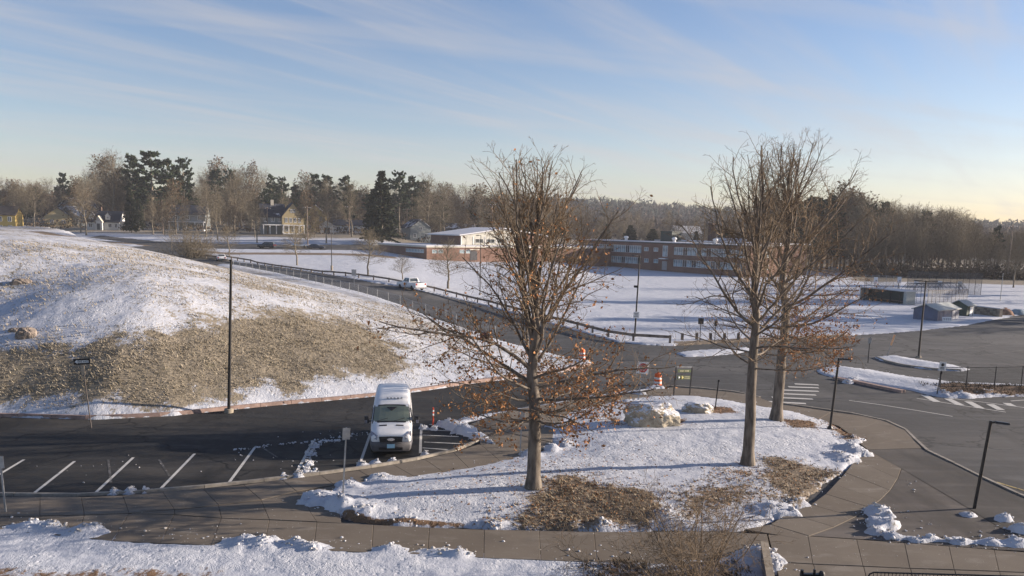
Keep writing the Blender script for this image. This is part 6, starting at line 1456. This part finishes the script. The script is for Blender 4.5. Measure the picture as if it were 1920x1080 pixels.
# white boards on poles
for ib, (px, py, base) in enumerate([(1640, 520, 556), (1684, 520, 552), (1716, 532, 560), (1760, 533, 556), (1798, 532, 553)]):
    x, y = at_px(px, 168); z = TZ(x, y); H = height_for(x, y, py+5)+ (float(z_hill(np.array([x]), np.array([y]))[0])-z)
    o = thing('basketball_hoop', ('first', 'second', 'third', 'fourth', 'fifth')[ib]+' white backboard on a pole before the wood, counted from the dugout side', 'basketball hoop', (x, y, z), R(-8), 'white backboards along the courts')
    s_ = MB(); s_.tube([(0, .3, -.2), (0, .3, H)], .07, 8); s_.build('pole', M['dark_metal'], o)
    s_ = MB(); s_.box((0, 0, H), (.75, .06, 1.15)); bk = s_.build('backboard', M['sign_white'], o); s_ = MB(); s_.box((.1, -.04, H-.15), (.28, .02, .3)); s_.build('target_square', M['sign_back'], bk)
    s_ = MB(); s_.bar((0, .03, H-.1), (0, .27, H-.1), .06); s_.build('bracket', M['dark_metal'], o)
    s_ = MB(); s_.tube([(.2*math.cos(R(k*30)), -.28+.2*math.sin(R(k*30)), H-.42) for k in range(13)], .015, 5, cap=False); s_.build('rim', M['orange'], bk)
# court fences and the batting cage
cf = [at_px(px, d) for px, d in [(1700, 172), (1740, 170), (1780, 168), (1815, 167), (1850, 166)]]; cp_ = []
for (x0, y0), (x1, y1) in zip(cf[:-1], cf[1:]):
    for k in range(3): u = k/3; x, y = x0+(x1-x0)*u, y0+(y1-y0)*u; cp_.append(Vector((x, y, TZ(x, y))))
chain_fence('tall grey chain link fence round the tennis courts below the wood', cp_, 4.2, M['dark_metal'], M['net'], .04)
cf = [Vector((*at_px(px, d), 0)) for px, d in [(1620, 175), (1660, 174), (1700, 172)]]
chain_fence('pale chain link fence behind the dugout', [Vector((c.x, c.y, TZ(c.x, c.y))) for q in range(2) for c in [cf[q].lerp(cf[q+1], k/3) for k in range(3)]], 3.0, M['galv'], M['net'], .04)
a = at(1738, 574); b_ = at(1812, 572); u = Vector((b_.x-a.x, b_.y-a.y, 0)); o = thing('batting_cage', 'netted batting cage with hooped frame behind the blue shed', 'batting cage', a, math.atan2(u.y, u.x)); w = u.length; hh = 3.4; n = 10
for k in range(n+1):
    x = w*k/n; s_ = MB(); s_.tube([(x, 0, -.2), (x, 0, hh*.72), (x+.2, 1.2, hh), (x+.6, 4.4, hh), (x+.8, 5.4, hh*.72), (x+.8, 5.4, -.2)], .028, 6); s_.build('hoop', M['dark_metal'], o)
s_ = MB(); s_.add([(0, 0, 0), (w, 0, 0), (w, 0, hh*.72), (0, 0, hh*.72), (.2, 1.2, hh), (w+.2, 1.2, hh), (.6, 4.4, hh), (w+.6, 4.4, hh), (.8, 5.4, hh*.72), (w+.8, 5.4, hh*.72)], [(0, 1, 2, 3), (3, 2, 5, 4), (4, 5, 7, 6), (6, 7, 9, 8)]); s_.build('netting', M['net'], o)
s_ = MB(); s_.bar((0, 0, hh*.72), (w, 0, hh*.72), .06); s_.build('side_rail', M['rust_steel'], o)
# low wall with clay heap and tarpaulin
a, b_ = at(1825, 588), at(1873, 594); u = Vector((b_.x-a.x, b_.y-a.y, 0)); w = u.length; o = thing('retaining_wall', 'low brown block wall with a snowy top beyond the green shed', 'wall', a, math.atan2(u.y, u.x)); boxp('wall_core', o, 0, w, .06, .6, -.2, 1.08, M['rust_steel'])
for r_ in range(4):
    for k in range(8): boxp('block', o, w*k/8+(.02), w*(k+1)/8-.02, 0, .3, -.15+.31*r_, .15+.31*r_-.02, M['concrete'] if (r_+k) % 3 else M['wood'])
boxp('snow_cap', o, -.1, w+.1, -.05, .7, 1.09, 1.22, M['snow'])
def heap(name, label, px, py, w, d, h, m_, seed, cat):
    p = at(px, py); n = 14; V = []; F_ = []
    for i in range(n+1):
        for j in range(n+1):
            u, v = i/n*2-1, j/n*2-1; q = max(0, 1-(u*u+v*v)); V.append((u*w/2, v*d/2, h*q**.6*(.65+.6*float(fbm(np.array([u*2.2+seed]), np.array([v*2.2]), 3, seed)[0]))-.05))
    for i in range(n):
        for j in range(n): k = i*(n+1)+j; F_.append((k, k+n+1, k+n+2, k+1))
    b_ = MB(); b_.add(V, F_, 0, True); c = b_.build(name, m_); c.location = p; tag(c, label, cat); return c
heap('clay_heap', 'orange brown clay heap at the end of the low block wall', 1884, 590, 2.4, 1.8, 1.1, mat('clay', (.24, .15, .11), .9, 0, .4, 2, .1, .4), 3, 'heap'); heap('tarpaulin', 'pale blue tarpaulin heap beside the clay heap', 1908, 589, 2.4, 1.8, .8, mat('tarpaulin_blue', (.22, .29, .33), .5, 0, .2, 2, .3, .4), 5, 'tarpaulin')
lp_ = at_px(1875, 150); o = thing('flag_pole', 'thin pale pole among the courts at the right edge', 'pole', (lp_[0], lp_[1], TZ(*lp_))); s_ = MB(); s_.tube([(0, 0, -.2), (0, 0, 4.8)], [.07, .05], 8); s_.build('pole', M['galv'], o); s_ = MB(); s_.lathe([(.01, 4.8), (.09, 4.86), (.01, 4.95)], n=10); s_.build('finial', M['galv'], o)
# ================================================================ BOULDERS, BUSH DEBRIS, NEAR THINGS
def rock(name, label, p, dims, seed, m_, rz=0, cat='boulder', flat_face=None):
    bm = bmesh.new(); bmesh.ops.create_icosphere(bm, subdivisions=5, radius=1)
    from mathutils import noise as mn
    for v in bm.verts:
        c = v.co.copy(); f = 1+.30*mn.noise(c*1.1+Vector((seed, 0, 0)))+.14*mn.noise(c*3+Vector((seed, 1, 0)))+.05*mn.noise(c*9); c *= f
        c = Vector((max(-.98, min(.98, c.x)), max(-.95, min(.95, c.y)), min(.88, c.z)))
        if flat_face:
            nx = Vector(flat_face).normalized(); dd = c.dot(nx)-.68
            if dd > 0: c -= nx*dd*.88
        v.co = Vector((c.x*dims[0], c.y*dims[1], c.z*dims[2]))
    for f in bm.faces: f.smooth = False
    me = bpy.data.meshes.new(name); bm.to_mesh(me); bm.free(); me.materials.append(m_); o = link(name, me); o.location = p; o.rotation_euler = (0, 0, rz); return tag(o, label, cat)
def rock_mat(name, a, b, snow=True):
    t = NT(name); P = t.coord('Object'); n = t.noise(P, 2.6, 8, .7); n2 = t.noise(P, 9, 5, .7); c = t.mix(t.range(n, .35, .65), a, b); c = t.mix(t.range(n2, .58, .7), c, tuple(v*.4 for v in a)); t.bump(n2, .8, .06)
    if snow:
        g = t.n('ShaderNodeNewGeometry'); x = t.n('ShaderNodeSeparateXYZ'); t.l(g.outputs['Normal'], x.inputs[0]); f = t.range(t.math('ADD', x.outputs[2], t.math('MULTIPLY', t.math('SUBTRACT', n, .5), .9)), .50, .66); c = t.mix(f, c, (.64, .65, .68))
    return t.out(c, .9, 0, .2)
M['rock'] = rock_mat('pale_granite', (.30, .26, .20), (.46, .41, .32)); M['rock2'] = rock_mat('brown_boulder', (.17, .145, .125), (.27, .225, .19), False)
p = GT(1222, 800); rock('boulder', 'large pale boulder with a snowy top on the tree island', p+Vector((0, .75, .30)), (1.55, 1.0, 1.02), 2.6, M['rock'], R(10), 'boulder')
p = GT(1310, 773); rock('boulder', 'low snow covered stone behind the large pale boulder', p+Vector((0, .3, .1)), (.95, .6, .5), 5.2, M['rock'], R(-8))
p = GT(47, 676); rock('boulder', 'brown boulder at the left foot of the grassy mound', p+Vector((0, .3, .22)), (.62, .48, .48), 7.7, M['rock2'], R(15))
p = GT(37, 553); rock('boulder', 'small dark stone high on the snowy mound', p+Vector((0, .3, .08)), (.75, .5, .35), 9.1, M['rock2'], R(15))
p = GT(28, 652); rock('boulder', 'small dark flat stone just above the brown boulder', p+Vector((0, .2, .05)), (.42, .3, .2), 3.3, M['rock2'])
# low wing wall and things right below the camera
wx, wy = flat(1433, 1016, .75); wx2, wy2 = flat(1450, 1110, .75)
d_ = Vector((wx2-wx, wy2-wy, 0)); o = thing('wing_wall', 'short dark concrete wall end beside the foreground bush', 'wall', (wx, wy, 0), math.atan2(d_.y, d_.x))
boxp('wall_body', o, 0, d_.length+2, -.09, .09, -.2, .70, mat('grey_wall_stone', (.13, .13, .15), .9, 0, .3, 3, .2, .3)); boxp('coping', o, -.04, d_.length+2.05, -.12, .12, .703, .77, M['concrete'])
rz_ = 1.05; A_ = Vector((*flat(1628, 1073, rz_), 0)); B_ = Vector((*flat(1850, 1079, rz_), 0)); u = B_-A_; w = u.length+2.5; o = thing('black_railing', 'black metal railing with close balusters at the bottom picture edge', 'railing', (A_.x, A_.y, .1), math.atan2(u.y, u.x)); h_ = rz_-.1
s_ = MB(); s_.tube([(0, 0, 0), (0, 0, h_-.16), (.05, 0, h_-.05), (.16, 0, h_), (w, 0, h_)], .024, 8); s_.build('top_rail', M['black'], o); s_ = MB(); s_.tube([(.02, 0, .12), (w, 0, .12)], .02, 8); s_.build('bottom_rail', M['black'], o)
bal = None
for k in range(int(w/.11)):
    if bal is None: s_ = MB(); s_.tube([(0, 0, .12), (0, 0, h_)], .010, 6); bal = s_.mesh('baluster', M['black'])
    c = link('baluster', bal, o); c.location = (.16+k*.11, 0, 0)
# floodlight bracket on a mast close to the building
D_ = 9.0; dd = ray(1518, 1076); zt = CAM_H+dd[2]*D_; X_ = dd[0]*D_; o = thing('floodlight_mast', 'black floodlight bracket poking up at the bottom edge near the railing', 'floodlight', (X_, D_, 0)); sc_px = D_/FPX
def q_(px, py): return ((px-1518)*sc_px, 0, zt-(py-1076)*sc_px)
s_ = MB(); s_.tube([(.0, .05, 0), (.0, .05, q_(0, 1090)[2])], .05, 10); s_.build('mast', M['black'], o)
s_ = MB(); s_.bar((q_(1500, 0)[0], 0, q_(0, 1078)[2]), (q_(1545, 0)[0], 0, q_(0, 1078)[2]), .05, .03); s_.build('crossbar', M['black'], o)
s_ = MB(); s_.tube([(q_(1502, 0)[0], 0, q_(0, 1094)[2]), (q_(1503, 0)[0], 0, q_(0, 1068)[2])], .019, 10); s_.build('bolt_post', M['black'], o)
s_ = MB(); s_.box((q_(1528, 0)[0], 0, q_(0, 1087)[2]), (.19, .12, .09)); s_.build('floodlight_body', M['black'], o)
s_ = MB(); s_.lathe([(.036, 0), (.034, .03), (.02, .05), (.002, .055)], (q_(1542, 0)[0], 0, q_(0, 1079)[2]), 14); s_.build('sensor_dome', M['plastic'], o)
s_ = MB(); s_.box((q_(1527, 0)[0], 0, q_(0, 1071)[2]), (.02, .03, .05)); s_.build('bracket_lug', M['black'], o)

# ================================================================ LOOSE SNOW, GRASS, LEAVES
def lumps(name, pts, sizes, m_, seed):
    bm = bmesh.new(); bmesh.ops.create_icosphere(bm, subdivisions=1, radius=1); bm.verts.ensure_lookup_table(); T = np.array([v.co[:] for v in bm.verts]); F_ = np.array([[v.index for v in f.verts] for f in bm.faces]); bm.free()
    nr = np.random.RandomState(seed); n = len(pts); k = len(T); s = np.asarray(sizes)[:, None, None]
    V = T[None]*(1+nr.normal(0, .16, (n, k, 1)))*(1+nr.normal(0, .18, (n, k, 3)))*s*np.stack([nr.uniform(.8, 1.4, n), nr.uniform(.8, 1.4, n), nr.uniform(.55, .95, n)], 1)[:, None]+np.asarray(pts)[:, None]
    Fq = (F_[None]+(np.arange(n)*k)[:, None, None]).reshape(-1, 3); o = link(name, np_mesh(name, V.reshape(-1, 3), Fq, m_, False)); return tag(o, kind='stuff')
M['snow_lump'] = snow_mat('ploughed_snow', (.42, .39, .35), .46, .64)
nr = np.random.RandomState(4); P_ = []; S_ = []
for hx, hy, r, h in HEAPW:
    n = int(6+30*r*h/.3)
    ang = nr.uniform(0, 6.28, n); rr = r*np.abs(nr.normal(0, .62, n)); P_ += list(zip(hx+rr*np.cos(ang), hy+rr*np.sin(ang))); S_ += list(np.clip(nr.lognormal(-3.45, .5, n), .01, .085)*np.where(rr > r, .55, 1))
for poly, n, sg in ((ISLAND, 150, .3), (SOUTH, 300, .32), (TRI_SNOW, 140, .35), (STRIP, 90, .25), (RIGHT_ISL, 90, .35)):
    Q = resample(list(poly)+([poly[0]] if poly is not SOUTH else []), .1); i = nr.randint(0, len(Q), n); q = Q[i]+nr.normal(0, sg, (n, 2)); P_ += list(map(tuple, q)); S_ += list(np.clip(nr.lognormal(-3.8, .5, n), .008, .055))
q = np.array(FL([(230, 870), (330, 880), (420, 860), (500, 850), (590, 850), (620, 820), (700, 815), (120, 900), (1650, 900), (1640, 910), (1890, 1000), (1760, 1000), (1700, 1005), (420, 990), (350, 1000), (1500, 1040), (1640, 1050), (560, 860), (575, 880)])); i = nr.randint(0, len(q), 110); q2 = q[i]+nr.normal(0, 1.1, (110, 2)); P_ += list(map(tuple, q2)); S_ += list(np.clip(nr.lognormal(-3.9, .4, 110), .008, .04))
q = resample([flat(*k) for k in [(645, 826), (600, 828), (585, 845), (573, 880), (590, 884)]], .05); i = nr.randint(0, len(q), 260); q2 = q[i]+nr.normal(0, .12, (260, 2)); P_ += list(map(tuple, q2)); S_ += list(np.clip(nr.lognormal(-3.5, .5, 260), .012, .08))
q = resample([flat(*k) for k in [(430, 846), (520, 834), (600, 826), (690, 812)]], .05); i = nr.randint(0, len(q), 110); q2 = q[i]+nr.normal(0, .12, (110, 2)); P_ += list(map(tuple, q2)); S_ += list(np.clip(nr.lognormal(-3.5, .5, 110), .01, .06))
P_ = np.array(P_); pz, ps = terrain(P_[:, 0], P_[:, 1]); onwalk = ps < -.05
zz_ = np.where(onwalk, np.maximum(pz, np.where(sdpoly(P_[:, 0], P_[:, 1], LOT) > 0, .01, .11)), pz)
lumps('snow_chunks', np.column_stack([P_, zz_+np.array(S_)*.25]), S_, M['snow_lump'], 8)
def blades(name, pts, hmin, hmax, m_, seed, lean=.6, k=3, wid=.16):
    nr = np.random.RandomState(seed); P_ = np.repeat(pts, k, 0); n = len(P_); P_ = P_+np.column_stack([nr.normal(0, .07, (n, 2)), np.zeros(n)]); h = nr.uniform(hmin, hmax, (n, 1)); a = nr.uniform(0, 6.28, n)
    sx_ = np.column_stack([np.cos(a), np.sin(a), 0*a])*h*wid; tip = np.column_stack([nr.normal(-.5, .5, n)*lean, nr.normal(-.5, .5, n)*lean, np.ones(n)])*h
    V = np.stack([P_-sx_-[0, 0, .03], P_+sx_-[0, 0, .03], P_+tip+sx_*.3], 1).reshape(-1, 3); o = link(name, np_mesh(name, V, np.arange(len(V)).reshape(-1, 3), m_, False)); return tag(o, kind='stuff')
t = NT('dry_grass_blades'); P0 = t.coord('Geo'); n1 = t.noise(P0, .9, 4, .6); n2 = t.noise(P0, 9, 3, .7); c = t.mix(t.range(n1, .35, .65), (.25, .215, .16), (.40, .35, .275)); c = t.mix(t.range(n2, .45, .65), c, (.18, .16, .115)); M['grass'] = t.out(c, .9, 0, .1)
def in_poly(poly, n, seed):
    nr = np.random.RandomState(seed); A_ = np.array(poly); out = []
    while len(out) < n:
        q = nr.uniform(A_.min(0), A_.max(0), (n*2, 2)); d = sdpoly(q[:, 0], q[:, 1], poly); f = fbm(q[:, 0]*.6, q[:, 1]*.9, 3, 40); k = (d+5.5*(f-.5)+nr.normal(0, .35, len(d)) > -.2); out += list(q[k])
    return np.array(out[:n])
gp = in_poly(GRASS_P, 26000, 1); gp = gp[np.abs(gp[:, 0]) < 40]; gz, _ = terrain(gp[:, 0], gp[:, 1])
gk = np.random.RandomState(8).rand(len(gp)) < np.clip(.25+1.5*(fbm(gp[:, 0]*.5, gp[:, 1]*.8, 3, 91)-.3), .1, 1); gp, gz = gp[gk], gz[gk]
blades('dry_grass', np.column_stack([gp, gz]), .03, .10, M['grass'], 2, 1.6, 2, .36)
nr = np.random.RandomState(6); q = np.column_stack([nr.uniform(-45, 5, 60000), nr.uniform(47, 110, 60000)]); d1 = d_curb(q[:, 0], q[:, 1]); d2 = d_road(q[:, 0], q[:, 1]); k = (d1 > 1.5) & (d2 > .8) & (fbm(q[:, 0]*.25, q[:, 1]*.25, 3, 70) > .42) & (np.abs(q[:, 0]/q[:, 1]) < .66); q = q[k][:16000]; gz, _ = terrain(q[:, 0], q[:, 1])
blades('grass_tips', np.column_stack([q, gz]), .05, .17, M['grass'], 3, .9, 2, .25)
LP = []
for (poly, st_, tone_, fe_), n in zip(BARE[2:11], (1300, 500, 600, 200, 160, 220, 120, 120, 80)):
    A_ = np.array(poly); q = nr.uniform(A_.min(0)-.6, A_.max(0)+.6, (n*3, 2)); d = sdpoly(q[:, 0], q[:, 1], poly); LP.append(q[d+nr.normal(0, .5, len(d)) > 0][:n])
q = np.column_stack([nr.normal(1.0, 4.2, 2600), nr.normal(35.5, 4.0, 2600)]); LP.append(q[sdpoly(q[:, 0], q[:, 1], ISLAND) > 0][:900])
LP = np.concatenate(LP); lz, _ = terrain(LP[:, 0], LP[:, 1]); o = link('fallen_leaves', quads_mesh('fallen_leaves', np.column_stack([LP, lz+.02]), .055, M['litter'], np.random.RandomState(9), .75)); tag(o, kind='stuff')
q = LP[:2400]; lz, _ = terrain(q[:, 0], q[:, 1]); blades('dead_grass', np.column_stack([q, lz]), .05, .16, M['grass'], 12, 1.2, 2, .2)
q = []
for pl_ in ([(1757, 726), (1800, 722), (1860, 725), (1920, 727), (2000, 728), (2000, 740), (1830, 740), (1770, 741)], [(1100, 1050), (1400, 1056), (1430, 1100), (1100, 1100)]): q.append(in_poly(FL(pl_, .1), 700, 5))
q = np.concatenate(q); lz, _ = terrain(q[:, 0], q[:, 1]); blades('dead_grass', np.column_stack([q, lz]), .05, .18, bpy.data.materials['dry_brush'], 13, 1.2, 3, .2)

# ================================================================ AIR
HZ = MB(); HZ.box((0, 640, 56), (2400, 1420, 116)); hz = HZ.build('haze', None)
hz.data.materials.clear(); hm = bpy.data.materials.new('haze'); hm.use_nodes = True; ht = hm.node_tree; ht.nodes.clear(); ho = ht.nodes.new('ShaderNodeOutputMaterial'); pv = ht.nodes.new('ShaderNodeVolumePrincipled')
pv.inputs['Color'].default_value = (.86, .90, 1.0, 1); pv.inputs['Density'].default_value = 0.00017; pv.inputs['Anisotropy'].default_value = .1; ht.links.new(pv.outputs[0], ho.inputs['Volume']); hz.data.materials.append(hm); tag(hz, kind='stuff')
print('trees', ntree[0], 'objects', len(bpy.data.objects))
